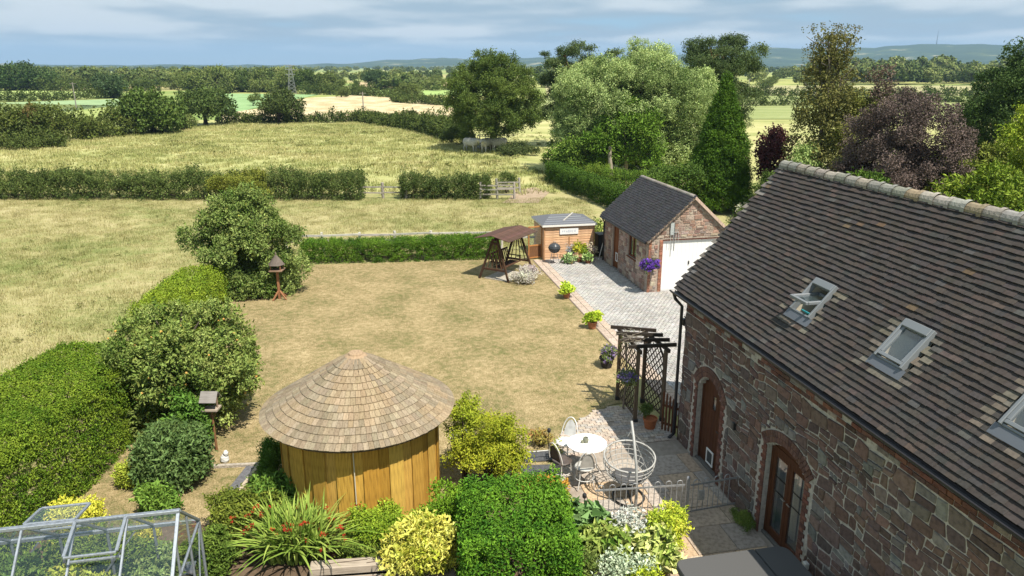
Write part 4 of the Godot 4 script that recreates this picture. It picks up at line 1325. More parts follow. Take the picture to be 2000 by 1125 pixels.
func barn_roof(B: Node3D, G: Transform3D) -> void:
	rng.seed = 52
	var len := 11.0
	var deckc := Color(0.05, 0.04, 0.035)
	var deck := MB.new()
	var run := func(s0: float, s1: float, z0: float, z1: float) -> void:
		var a := slope(s0, 0, -0.05); var b := slope(s1, 0, -0.05)
		var m := (a + b) / 2
		deck.box(Transform3D(Basis(Vector3(0, 0, 1), Vector3(-0.751, 0.660, 0), Vector3(-0.660, -0.751, 0)), Vector3(m.x, m.y, (z0 + z1) / 2)), Vector3(z1 - z0, 0.06, s1 - s0), deckc)
	run.call(0.0, L0, -0.12, len)
	run.call(L1, 3.42, -0.12, len)
	var z := -0.12
	for l in LIGHTS:
		run.call(L0, L1, z, l[0])
		z = l[1]
	run.call(L0, L1, z, len)
	# the far slope
	deck.box(Transform3D(Basis(Vector3(0, 0, 1), Vector3(0.751, 0.660, 0), Vector3(0.660, -0.751, 0)), Vector3(3.20, 4.72, len / 2 - 0.06)), Vector3(len + 0.12, 0.07, 3.42), deckc)
	deck.bx(-0.20, 0.3, 3.44, 3.475, -0.10, len, Color(0.02, 0.02, 0.02))
	var roof := part("roof", deck, M.tile, B)
	var tiles := []
	var nrm := Vector3(-0.751, 0.660, 0)
	var down := Vector3(-0.660, -0.751, 0)
	var base := [Color(0.064, 0.055, 0.051), Color(0.060, 0.053, 0.050), Color(0.068, 0.057, 0.052), Color(0.062, 0.057, 0.055), Color(0.070, 0.057, 0.051), Color(0.061, 0.053, 0.050)]
	var nz := FastNoiseLite.new()
	nz.seed = 3; nz.frequency = 1.3
	var rows := 35
	var gauge := 3.36 / rows
	for r in rows:
		var zt := -0.14 - (0.083 if r % 2 else 0.0)
		while zt < 9.7:
			var s := r * gauge
			var mid := s + gauge / 2
			var zc := zt + 0.083
			var skip := false
			for l in LIGHTS:
				if mid > L0 - 0.02 and mid < L1 + 0.02 and zc > l[0] - 0.02 and zc < l[1] + 0.02: skip = true
			if not skip and zt > -0.26:
				var col := vary(base[rng.randi() % base.size()], 0.10)
				var k := nz.get_noise_2d(zc, s)
				if rf(0, 1) < 0.03: col = vary(Color(0.092, 0.070, 0.062), 0.15)
				elif rf(0, 1) < 0.02: col = vary(Color(0.088, 0.084, 0.081), 0.12)
				elif rf(0, 1) < 0.003 + maxf(0, k - 0.42) * 0.3 and s > 1.4: col = vary(Color(0.14, 0.10, 0.065), 0.2)
				for l in LIGHTS:
					var near: bool = zc > l[0] - 0.24 and zc < l[1] + 0.24 and mid > L0 - 0.22 and mid < L1 + 0.02
					if near and not (zc > l[0] and zc < l[1] and mid > L0 - 0.1) and rf(0, 1) < 0.6: col = vary(Color(0.15, 0.132, 0.108), 0.2)
				if zc < 0.04 and rf(0, 1) < 0.35: col = vary(Color(0.19, 0.175, 0.16), 0.2)
				var up := 0.024 + rf(-0.003, 0.004) + nz.get_noise_2d(zc * 1.5, s * 8.0) * 0.006
				var n2 := (nrm + down * -0.25).normalized()
				var p := slope(s + gauge * 0.42, zc, up) + down * rf(-0.006, 0.006)
				var xax := Vector3(0, rf(-0.012, 0.012), 1).normalized()
				var dn := n2.cross(xax).normalized()
				if dn.dot(down) < 0: dn = -dn
				var mb := MB.new()
				mb.box(Transform3D(Basis(xax, n2, xax.cross(n2)), p), Vector3(0.1655, 0.011, gauge * 1.36), col, 0.002)
				tiles.append(mb)
			zt += 0.166
	pieces(roof, "roof_tile", tiles, M.tile, G)
	# ridge tiles
	for i in 34:
		var z0 := -0.16 + i * 0.31
		if z0 > len: break
		var mb := MB.new()
		var col := vary(Color(0.34, 0.32, 0.285), 0.25) if rf(0, 1) > 0.1 else vary(Color(0.33, 0.27, 0.19), 0.15)
		var y := 6.00 + rf(-0.012, 0.012)
		var pts := []
		for k in 9:
			var a := -0.25 + (PI + 0.5) * k / 8.0
			pts.append(Vector2(cos(a), sin(a)))
		for k in 8:
			for e in [[0.125, 0.118, 0.0, 0.27], [0.142, 0.142, 0.245, 0.33]]:
				var p: Vector2 = pts[k]; var q: Vector2 = pts[k + 1]
				mb.quad(Vector3(2.03 + p.x * e[0], y + p.y * e[0], z0 + e[2]), Vector3(2.03 + q.x * e[0], y + q.y * e[0], z0 + e[2]), Vector3(2.03 + q.x * e[1], y + q.y * e[1], z0 + e[3]), Vector3(2.03 + p.x * e[1], y + p.y * e[1], z0 + e[3]), col)
		if i == 0:
			var cap := []
			for k in 9: cap.append(Vector3(2.03 + pts[k].x * 0.122, y + pts[k].y * 0.122, z0 + 0.01))
			mb.face(cap, Vector3(2.03, y, z0 + 1), col)
		part("ridge_tile", mb, M.stone, roof)
	# verge mortar
	var vg := MB.new()
	vg.bar(slope(0.0, -0.135, -0.01), slope(3.36, -0.135, -0.01), 0.03, 0.05, Color(0.36, 0.33, 0.29), nrm)
	part("verge", vg, M.stone, roof)
	for i in 3: roof_window(B, i)

func roof_window(B: Node3D, i: int) -> void:
	var z0: float = LIGHTS[i][0]; var z1: float = LIGHTS[i][1]
	var grey_c := Color(0.17, 0.185, 0.20)
	var cream := Color(0.66, 0.60, 0.48)
	var nrm := Vector3(-0.751, 0.660, 0)
	var f := MB.new()
	# outer frame covers
	for z in [z0 + 0.02, z1 - 0.02]:
		f.bar(slope(L0, z, 0.045), slope(L1, z, 0.045), 0.04, 0.11, grey_c, nrm, 0.006)
	f.bar(slope(L1 - 0.06, z0 + 0.041, 0.06), slope(L1 - 0.06, z1 - 0.041, 0.06), 0.12, 0.10, grey_c, nrm, 0.008)
	f.bar(slope(L0 + 0.015, z0 + 0.041, 0.03), slope(L0 + 0.015, z1 - 0.041, 0.03), 0.03, 0.07, grey_c, nrm, 0.005)
	var o := part("roof_window", f, M.clean, B)
	# lead apron below
	f = MB.new()
	f.bar(slope(L0 - 0.07, z0 - 0.06, 0.045), slope(L0 - 0.07, z1 + 0.06, 0.045), 0.15, 0.006, Color(0.10, 0.11, 0.13), nrm)
	part("lead_flashing", f, M.clean, o)
	# lining of the opening
	f = MB.new()
	for z in [z0 + 0.005, z1 - 0.005]:
		f.face([slope(L0, z, 0.0), slope(L1, z, 0.0), slope(L1, z, -0.34), slope(L0, z, -0.34)], slope(1.3, (z0 + z1) / 2 + (z - (z0 + z1) / 2) * 4, -0.2), cream)
	f.face([slope(L1 - 0.005, z0, 0), slope(L1 - 0.005, z1, 0), slope(L1 - 0.005, z1, -0.34), slope(L1 - 0.005, z0, -0.34)], slope(3, z0, 0), cream)
	f.face([slope(L0 + 0.005, z0, 0), slope(L0 + 0.005, z1, 0), slope(L0 + 0.005, z1, -0.34), slope(L0 + 0.005, z0, -0.34)], slope(0, z0, 0), cream)
	part("lining", f, M.matt, o)
	# sash: turned about its middle where it stands open
	var piv := slope((L0 + L1) / 2 - 0.01, (z0 + z1) / 2, 0.06)
	var h := (L1 - L0) / 2 - 0.075; var wd := (z1 - z0) / 2 - 0.045
	var ang := 0.0
	if i == 0: ang = 0.85
	elif i == 1: ang = 0.05
	var tilt := Basis(Vector3(0, 0, 1), -ang)
	var sb := MB.new()
	var up := tilt * Vector3(0.660, 0.751, 0); var nn := tilt * nrm
	var zz := Vector3(0, 0, 1)
	sb.bar(piv - up * h - zz * wd, piv - up * h + zz * wd, 0.05, 0.05, grey_c, nn, 0.005)
	sb.bar(piv + up * h - zz * wd, piv + up * h + zz * wd, 0.05, 0.05, grey_c, nn, 0.005)
	for s in [-1, 1]:
		sb.bar(piv - up * (h - 0.026) + zz * s * (wd - 0.02), piv + up * (h - 0.026) + zz * s * (wd - 0.02), 0.05, 0.05, grey_c, nn, 0.005)
	part("sash", sb, M.clean, o)
	var gl := MB.new()
	gl.bar(piv - up * (h - 0.03), piv + up * (h - 0.03), wd * 2 - 0.09, 0.008, Color.WHITE, nn)
	part("pane", gl, M.window_glass, o)
	if i == 0:
		var cl := MB.new()
		cl.box(Transform3D(Basis(Vector3(0, 0, 1), 0.85), slope(L0 + 0.10, z0 + 0.2, -0.10)), Vector3(0.02, 0.12, 0.22), Color(0.06, 0.42, 0.50), 0.008)
		part("blue_towel", cl, M.matt, o)

# ---------- garage ----------
func garage() -> void:
	var B := thing("garage", "small stone garage with slate-dark roof and white up-and-over door", "garage", Vector3(4.94, 0, -26.13), TURN)
	var G := Transform3D(Basis(Vector3.UP, TURN), B.position)
	var W := 3.26; var len := 5.0; var eave := 2.02; var ridge := 3.5
	var mortar := Color(0.46, 0.38, 0.31)
	var side := Transform3D(Basis(Vector3(0, 0, 1), Vector3(0, 1, 0), Vector3(1, 0, 0)), Vector3(0, 0, 0))
	var front := Transform3D(Basis(Vector3(1, 0, 0), Vector3(0, 1, 0), Vector3(0, 0, -1)), Vector3(0, 0, 0))
	var w := MB.new()
	# door z -3.88..-3.15, window z -2.08..-1.22
	w.bx(0, 0.2, -0.05, eave, -len, -3.88, mortar)
	w.bx(0, 0.2, 1.92, eave, -3.88, -3.15, mortar)
	w.bx(0, 0.2, -0.05, eave, -3.15, -2.08, mortar)
	w.bx(0, 0.2, -0.05, 0.93, -2.08, -1.22, mortar)
	w.bx(0, 0.2, 1.87, eave, -2.08, -1.22, mortar)
	w.bx(0, 0.2, -0.05, eave, -1.22, -0.2, mortar)
	var wall := part("side_wall", w, M.stone, B)
	var st := [Color(0.40, 0.27, 0.21), Color(0.34, 0.22, 0.175), Color(0.47, 0.35, 0.28), Color(0.30, 0.205, 0.17), Color(0.50, 0.41, 0.32), Color(0.38, 0.31, 0.27)]
	var free := func(u: float, v: float) -> bool:
		if u > -3.93 and u < -3.10 and v < 1.97: return false
		if u > -2.14 and u < -1.16 and v > 0.88 and v < 1.92: return false
		return true
	pieces(wall, "stone", stones(-len, -0.22, 0.0, eave, 0.16, 0.32, 0.18, 0.48, 0.012, st, 0.022, side, free, 0.06, 71), M.stone, G, 150)
	w = MB.new()
	w.bx(0.2, W, -0.05, eave, -len, -len + 0.2, mortar)
	w.bx(W - 0.2, W, -0.05, eave, -len + 0.2, -0.2, mortar)
	w.prism([Vector2(0.0, eave), Vector2(W, eave), Vector2(W / 2, ridge - 0.03)], -len, -len + 0.2, Transform3D(), mortar)
	part("back_wall", w, M.stone, B)
	w = MB.new()
	w.bx(0, 0.52, -0.05, eave, -0.2, 0, mortar)
	w.bx(2.74, W, -0.05, eave, -0.2, 0, mortar)
	w.bx(0.52, 2.74, 1.98, eave, -0.2, 0, mortar)
	w.prism([Vector2(0.0, eave), Vector2(W, eave), Vector2(W / 2, ridge - 0.03)], -0.2, 0.0, Transform3D(), mortar)
	var gable := part("gable_wall", w, M.stone, B)
	var gfree := func(u: float, v: float) -> bool:
		if u > 0.36 and u < 2.90 and v < 2.04: return false
		if v > eave and absf(u - W / 2) > (ridge - 0.12 - v) / (ridge - eave) * W / 2: return false
		return true
	pieces(gable, "stone", stones(0.0, W, 0.0, 3.35, 0.10, 0.20, 0.12, 0.34, 0.010, st, 0.018, front, gfree, 0.04, 81), M.stone, G, 220)
	rng.seed = 90
	var bl := []
	for i in 26:
		for e in [0.0, 0.41, 2.74, W - 0.12]:
			var mb := MB.new()
			var wd := 0.12 if i % 2 else 0.11
			brick(mb, e, e + wd, i * 0.0757, (i + 1) * 0.0757, 0.022, front, vary(Color(0.42, 0.20, 0.13), 0.25))
			bl.append(mb)
	pieces(gable, "brick", bl, M.stone, G, 104)
	# garage door
	w = MB.new()
	w.bx(0.52, 2.74, 0.0, 1.98, -0.14, -0.10, Color(0.74, 0.74, 0.73))
	var gd := part("garage_door", w, M.clean, B)
	for i in 14:
		w = MB.new()
		var x0 := 0.56 + i * 0.153
		w.bx(x0, x0 + 0.150, 0.04, 1.92, -0.1005, -0.092, Color(0.78, 0.78, 0.77), 0.002)
		part("panel", w, M.clean, gd)
	w = MB.new()
	w.box(T(1.63, 1.05, -0.075), Vector3(0.05, 0.13, 0.035), Color(0.05, 0.05, 0.05), 0.01)
	part("handle", w, M.clean, gd)
	var frame := MB.new()
	var fc := Color(0.26, 0.08, 0.05)
	frame.bx(0.50, 0.56, 0, 1.93, -0.09, -0.02, fc, 0.004)
	frame.bx(2.70, 2.76, 0, 1.93, -0.09, -0.02, fc, 0.004)
	frame.bx(0.50, 2.76, 1.93, 2.0, -0.091, -0.02, fc, 0.004)
	part("door_frame", frame, M.wood, gd)
	# side door
	w = MB.new()
	var br := Color(0.20, 0.075, 0.03)
	w.bx(0.06, 0.14, 0, 1.92, -3.88, -3.82, br); w.bx(0.06, 0.14, 0, 1.92, -3.21, -3.15, br); w.bx(0.061, 0.14, 1.85, 1.92, -3.82, -3.21, br)
	var sd := part("side_door", w, M.wood, B)
	for i in 5:
		w = MB.new()
		w.bx(0.08, 0.12, 0.01, 1.85, -3.82 + i * 0.122 + 0.002, -3.82 + (i + 1) * 0.122 - 0.002, vary(br, 0.1), 0.004)
		part("plank", w, M.wood, sd)
	w = MB.new()
	for q in [[0.30, 0.34, -3.64, -3.40], [0.62, 0.66, -3.64, -3.40], [0.34, 0.62, -3.64, -3.60], [0.34, 0.62, -3.44, -3.40]]:
		w.bx(0.055, 0.079, q[0], q[1], q[2], q[3], Color(0.7, 0.7, 0.68))
	part("cat_flap", w, M.clean, sd)
	w = MB.new()
	w.box(T(0.06, 0.95, -3.28), Vector3(0.03, 0.12, 0.03), Color(0.3, 0.28, 0.25), 0.008)
	part("handle", w, M.metal, sd)
	# window
	w = MB.new()
	var wc := Color(0.17, 0.06, 0.025)
	for q in [[0.93, 1.87, -2.08, -2.02], [0.93, 1.87, -1.28, -1.22], [0.99, 1.81, -1.68, -1.62]]: w.bx(0.05, 0.12, q[0], q[1], q[2], q[3], wc, 0.004)
	for q in [[0.93, 0.99], [1.81, 1.87]]: w.bx(0.051, 0.119, q[0], q[1], -2.02, -1.28, wc, 0.004)
	w.bx(-0.05, 0.12, 0.89, 0.928, -2.13, -1.17, wc, 0.004)
	var win := part("window", w, M.wood, B)
	for q in [[-2.02, -1.68], [-1.62, -1.28]]:
		w = MB.new()
		w.bx(0.08, 0.088, 0.99, 1.81, q[0], q[1], Color.WHITE)
		part("pane", w, M.window_glass, win)
	# roof
	rng.seed = 95
	var deck := MB.new()
	var ang := atan2(ridge - eave, W / 2)
	var sl := sqrt(pow(ridge - eave, 2) + W * W / 4) + 0.16
	for s in [-1, 1]:
		var bas := Basis(Vector3(0, 0, 1), -s * ang)
		var ctr := Vector3(W / 2 + s * (W / 4 + 0.055), (eave + ridge) / 2 - 0.02, -len / 2)
		deck.box(Transform3D(bas, ctr), Vector3(sl, 0.05, len + 0.24), Color(0.04, 0.04, 0.045))
	var roof := part("roof", deck, M.tile, B)
	var rt := MB.new()
	var rows := 24
	for r in rows:
		var s := 0.1 * r
		var z := -len - 0.13 - (0.08 if r % 2 else 0.0)
		while z < 0.1:
			var d := Vector3(cos(ang), sin(ang), 0); var nn := Vector3(-sin(ang), cos(ang), 0)
			var p := Vector3(-0.12, eave - 0.10, z + 0.08) + d * (s + 0.05) + nn * (0.045 + rf(-0.003, 0.003))
			rt.box(Transform3D(Basis(d, nn, Vector3(0, 0, 1)) * Basis(Vector3(0, 0, 1), -0.09), p), Vector3(0.135, 0.012, 0.158), vary(Color(0.045, 0.045, 0.050), 0.2))
			z += 0.165
	stuff(part("roof_tile", rt, M.tile, roof))
	for i in 17:
		var mb := MB.new()
		mb.tube([Vector3(W / 2, ridge + 0.0, -len - 0.1 + i * 0.305), Vector3(W / 2, ridge + 0.0, -len - 0.1 + i * 0.305 + 0.30)], [0.085], vary(Color(0.30, 0.27, 0.24), 0.2), 10)
		part("ridge_tile", mb, M.stone, roof)
	for s in [-1, 1]:
		var mb := MB.new()
		mb.bar(Vector3(W / 2 + s * (W / 2 + 0.1), eave - 0.10, 0.11), Vector3(W / 2, ridge - 0.005, 0.11), 0.03, 0.10, Color(0.60, 0.45, 0.36), Vector3(0, 1, 0), 0.004)
		part("bargeboard", mb, M.wood, roof)
	w = MB.new()
	w.bx(-0.20, -0.11, eave - 0.17, eave - 0.09, -len - 0.1, 0.08, Color(0.02, 0.02, 0.022), 0.02)
	part("gutter", w, M.clean, B)
	w = MB.new()
	w.tube([Vector3(-0.15, eave - 0.15, -len + 0.1), Vector3(-0.05, eave - 0.35, -len + 0.1), Vector3(-0.05, 0.02, -len + 0.1)], [0.03], Color(0.02, 0.02, 0.022), 7)
	part("downpipe", w, M.clean, B)
	# aerial on the front
	w = MB.new()
	w.tube([Vector3(0.95, 1.55, 0.03), Vector3(0.95, 2.55, 0.03)], [0.014], Color(0.25, 0.26, 0.27), 6)
	var al := Color(0.62, 0.66, 0.68)
	w.bar(Vector3(0.80, 2.25, 0.05), Vector3(1.10, 2.25, 0.05), 0.02, 0.02, al)
	for k in 4: w.bar(Vector3(0.80 + k * 0.1, 1.85, 0.06), Vector3(0.80 + k * 0.1, 2.25, 0.06), 0.012, 0.012, al)
	w.bx(0.78, 0.92, 2.15, 2.6, 0.045, 0.058, al)
	part("aerial", w, M.galvanised, B)
	# hanging basket of purple flowers on the corner
	rng.seed = 99
	var hb := thing("hanging_basket", "hanging basket of purple petunias on the garage corner", "hanging basket", Vector3(4.98, 1.12, -25.86), 0)
	w = MB.new()
	w.lathe([Vector2(0.02, -0.14), Vector2(0.10, -0.11), Vector2(0.16, -0.02), Vector2(0.165, 0.02)], Color(0.09, 0.06, 0.035), 12)
	part("basket", w, M.matt, hb)
	w = MB.new()
	for k in 3:
		var a := TAU * k / 3
		w.tube([Vector3(cos(a) * 0.16, 0.02, sin(a) * 0.16), Vector3(0, 0.5, 0)], [0.005], Color(0.05, 0.05, 0.05), 4)
	w.tube([Vector3(0, 0.5, 0), Vector3(0, 0.55, -0.04), Vector3(-0.02, 0.56, -0.24)], [0.011], Color(0.04, 0.04, 0.04), 5)
	part("bracket", w, M.clean, hb)
	var L := [[Vector3(-0.06, 0.06, 0), Vector3(0.25, 0.17, 0.22)], [Vector3(0.14, 0.03, 0.03), Vector3(0.20, 0.16, 0.20)], [Vector3(-0.12, -0.05, 0.05), Vector3(0.18, 0.16, 0.18)]]
	scatter("foliage", hb, clumps.mid, M.leaf, lobe_points(L, 0.5, 0.11, Color(0.06, 0.11, 0.03), Color(0.1, 0.16, 0.04)), 0.5)
	scatter("blossom", hb, clumps.coarse, M.petal, lobe_points(L, 1.3, 0.10, Color(0.13, 0.05, 0.42), Color(0.22, 0.10, 0.55)), 0.5)
	# added solid core behind the leaves, the inner shade put into its dark colour
	part("shade_core", blob(L, 0.75, Color(0.06, 0.09, 0.03)), M.core, hb)

# ---------- paving ----------
func paving() -> void:
	rng.seed = 120
	var org := Vector3(0.98, 0, -30.6)
	var G := Transform3D(Basis(Vector3.UP, TURN), org)
	var inv := G.affine_inverse()
	# driveway of small setts between lawn, garage and barn
	var mb := MB.new()
	mb.bx(0.0, 7.0, -0.05, 0.004, -0.3, 15.2, Color(0.25, 0.235, 0.215))
	var dr := struct("driveway", mb, M.stone)
	dr.transform = G
	var setts := []
	var nz := FastNoiseLite.new()
	nz.seed = 4; nz.frequency = 0.5
	var up := Transform3D(Basis(Vector3(1, 0, 0), Vector3(0, 0, 1), Vector3(0, 1, 0)), Vector3.ZERO)    # u = x, v = z, out = y
	var v := -0.28
	var r := 0
	while v < 15.0:
		var u := 0.50 - (0.08 if r % 2 else 0.0)
		while u < 6.9:
			var q := G * Vector3(u + 0.08, 0, v + 0.06)
			# nothing under the garage or the barn, nor on the patio
			var ga := (Transform3D(Basis(Vector3.UP, TURN), Vector3(4.94, 0, -26.13)).affine_inverse()) * q
			var ba := (Transform3D(Basis(Vector3.UP, TURN), Vector3(3.7, 0, -14.94)).affine_inverse()) * q
			if (ga.x > -0.05 and ga.z < 0.03) or (ba.x > -0.3 and ba.z > -0.2) or seen(q, 1.0) <= 0.0 or q.z > -15.9 + (q.x - 2.9) * 0.2:
				u += 0.16
				continue
			var g := 0.44 + nz.get_noise_2d(u, v) * 0.10
			var col := vary(Color(g, g * 0.965, g * 0.92), 0.14)
			var j := 0.007
			var s := MB.new()
			var p := [Vector2(u + j, v + j), Vector2(u + 0.158 - j, v + j), Vector2(u + 0.158 - j, v + 0.118 - j), Vector2(u + j, v + 0.118 - j)]
			for i in 4: p[i] += Vector2(rf(-0.005, 0.005), rf(-0.005, 0.005))
			s.prism(p, 0.004, 0.024 + rf(-0.002, 0.003), up, col, 0.006)
			setts.append(s)
			u += 0.158
		v += 0.118
		r += 1
	pieces(dr, "paver", setts, M.stone, G)
	# pink edging blocks along the lawn
	mb = MB.new()
	mb.bx(-0.02, 0.0, -0.05, 0.02, -0.3, 14.4, Color(0.3, 0.24, 0.2))
	var ke := struct("kerb", mb, M.stone)
	ke.transform = G
	var edge := []
	for k in 72:
		for row in 2:
			var s := MB.new()
			var z := -0.3 + k * 0.2 + row * 0.1
			s.prism([Vector2(0.004 + row * 0.245, z + 0.004), Vector2(0.236 + row * 0.245, z + 0.004), Vector2(0.236 + row * 0.245, z + 0.192), Vector2(0.004 + row * 0.245, z + 0.192)], 0.004, 0.032, up, vary(Color(0.52, 0.42, 0.345), 0.10), 0.007)
			edge.append(s)
	pieces(ke, "paver", edge, M.stone, G)
	# patio: sandstone flags along the barn, setts in front of the pergola
	var PB := Transform3D(Basis(Vector3.UP, TURN), Vector3(3.7, 0, -14.94))
	var poly := PackedVector2Array([Vector2(2.50, -16.62), Vector2(1.95, -16.3), Vector2(1.3, -15.5), Vector2(0.95, -14.7), Vector2(0.85, -13.6), Vector2(0.75, -12.4), Vector2(0.6, -9.0), Vector2(5.4, -8.2), Vector2(3.72, -14.9), Vector2(3.6, -15.6), Vector2(3.0, -16.5)])
	var flat := []
	for q in poly: flat.append([q.x, q.y])
	var bed := StandardMaterial3D.new()
	bed.resource_name = "patio_bed"
	bed.albedo_texture = tile(0.05, 3, 17, [[0.0, Color(0.24, 0.20, 0.16)], [1.0, Color(0.36, 0.31, 0.26)]])
	bed.uv1_scale = Vector3(3, 3, 3)
	bed.roughness = 0.95
	var pt := sheet("patio", flat, 0.008, bed, Rect2(0, -17, 6, 9))
	var flags := []
	rng.seed = 131
	var fcol := [Color(0.58, 0.44, 0.315), Color(0.62, 0.49, 0.37), Color(0.52, 0.41, 0.31), Color(0.60, 0.44, 0.29), Color(0.50, 0.44, 0.37), Color(0.46, 0.40, 0.34)]
	var zz := -2.2
	while zz < 7.0:
		var d: float = [0.45, 0.6, 0.6, 0.75][rng.randi() % 4]
		var x := -3.9 + rf(0, 0.4)
		while x < -0.02:
			var w: float = [0.45, 0.6, 0.75, 0.9][rng.randi() % 4]
			var x1 := minf(x + w, -0.05)
			var inside := true
			for c in [Vector3(x, 0, zz), Vector3(x1, 0, zz), Vector3(x1, 0, zz + d), Vector3(x, 0, zz + d)]:
				var q: Vector3 = PB * c
				if not Geometry2D.is_point_in_polygon(Vector2(q.x, q.z), poly): inside = false
				if q.z < -14.35 - (q.x - 2.2) * 0.35: inside = false
			if inside and x1 - x > 0.1:
				var s := MB.new()
				var j := 0.006
				s.prism([Vector2(x + j, zz + j), Vector2(x1 - j, zz + j), Vector2(x1 - j, zz + d - j), Vector2(x + j, zz + d - j)], 0.006, 0.030 + rf(-0.002, 0.002), up, vary(fcol[rng.randi() % fcol.size()], 0.09), 0.006)
				flags.append(s)
			x += w
		zz += d
	var hold := Node3D.new()
	pieces(pt, "flagstone", moved(flags, PB), M.stone, Transform3D())
	hold.free()
	var setts2 := []
	for row in 30:
		for k in 40:
			var c := Vector2(-3.6 + k * 0.165 + (0.08 if row % 2 else 0.0), -2.2 + row * 0.112)
			var q := PB * Vector3(c.x + 0.08, 0, c.y + 0.055)
			if not Geometry2D.is_point_in_polygon(Vector2(q.x, q.z), poly) or q.z > -14.45 - (q.x - 2.2) * 0.35: continue
			if rf(0, 1) < 0.02: continue
			var s := MB.new()
			s.prism([Vector2(c.x + 0.006, c.y + 0.006), Vector2(c.x + 0.159, c.y + 0.006), Vector2(c.x + 0.159, c.y + 0.106), Vector2(c.x + 0.006, c.y + 0.106)], 0.006, 0.030, up, vary([Color(0.52, 0.435, 0.36), Color(0.46, 0.42, 0.38), Color(0.54, 0.45, 0.37)][rng.randi() % 3], 0.12), 0.006)
			setts2.append(s)
	pieces(pt, "paver", moved(setts2, PB), M.stone, Transform3D())
	# stepping edge and slab at the flower bed by the round summerhouse
	var bd := thing("bed_edging", "low pale stone edging with a slate strip beside the lawn bed", "edging", Vector3(-5.3, 0, -13.8))
	mb = MB.new(); mb.bar(Vector3(-1.0, 0.03, 0.1), Vector3(-0.02, 0.03, 0.0), 0.07, 0.08, Color(0.45, 0.40, 0.34), Vector3.UP, 0.01)
	part("kerb_stone", mb, M.stone, bd)
	mb = MB.new(); mb.bar(Vector3(0.04, 0.04, 0.0), Vector3(-0.02, 0.04, 1.15), 0.08, 0.1, Color(0.52, 0.44, 0.32), Vector3.UP, 0.012)
	part("kerb_stone", mb, M.stone, bd)
	mb = MB.new(); mb.bar(Vector3(-0.13, 0.015, 0.06), Vector3(-0.2, 0.015, 1.1), 0.2, 0.03, Color(0.16, 0.16, 0.17), Vector3.UP, 0.006)
	part("slate_strip", mb, M.stone, bd)
	for q in [[0.55, -14.15, 0.5, 0.42], [0.5, -13.55, 0.55, 0.45]]:
		mb = MB.new()
		mb.prism([Vector2(-0.35, -0.2), Vector2(0.3, -0.24), Vector2(0.36, 0.16), Vector2(-0.28, 0.24)], 0.0, 0.035, up, Color(0.10, 0.105, 0.11), 0.006)
		var s := part("slate_slab", mb, M.stone, self)
		s.position = Vector3(q[0], 0.004, q[1])
		tag(s, "dark slate slab set in the lawn edge, %s the thin white rail" % ["behind" if q[1] < -14 else "in front of"], "slab", "slate slabs by the patio")
func moved(list: Array, xf: Transform3D) -> Array:
	for mb in list:
		for i in mb.v.size():
			mb.v[i] = xf * mb.v[i]
			mb.n[i] = xf.basis * mb.n[i]
	return list

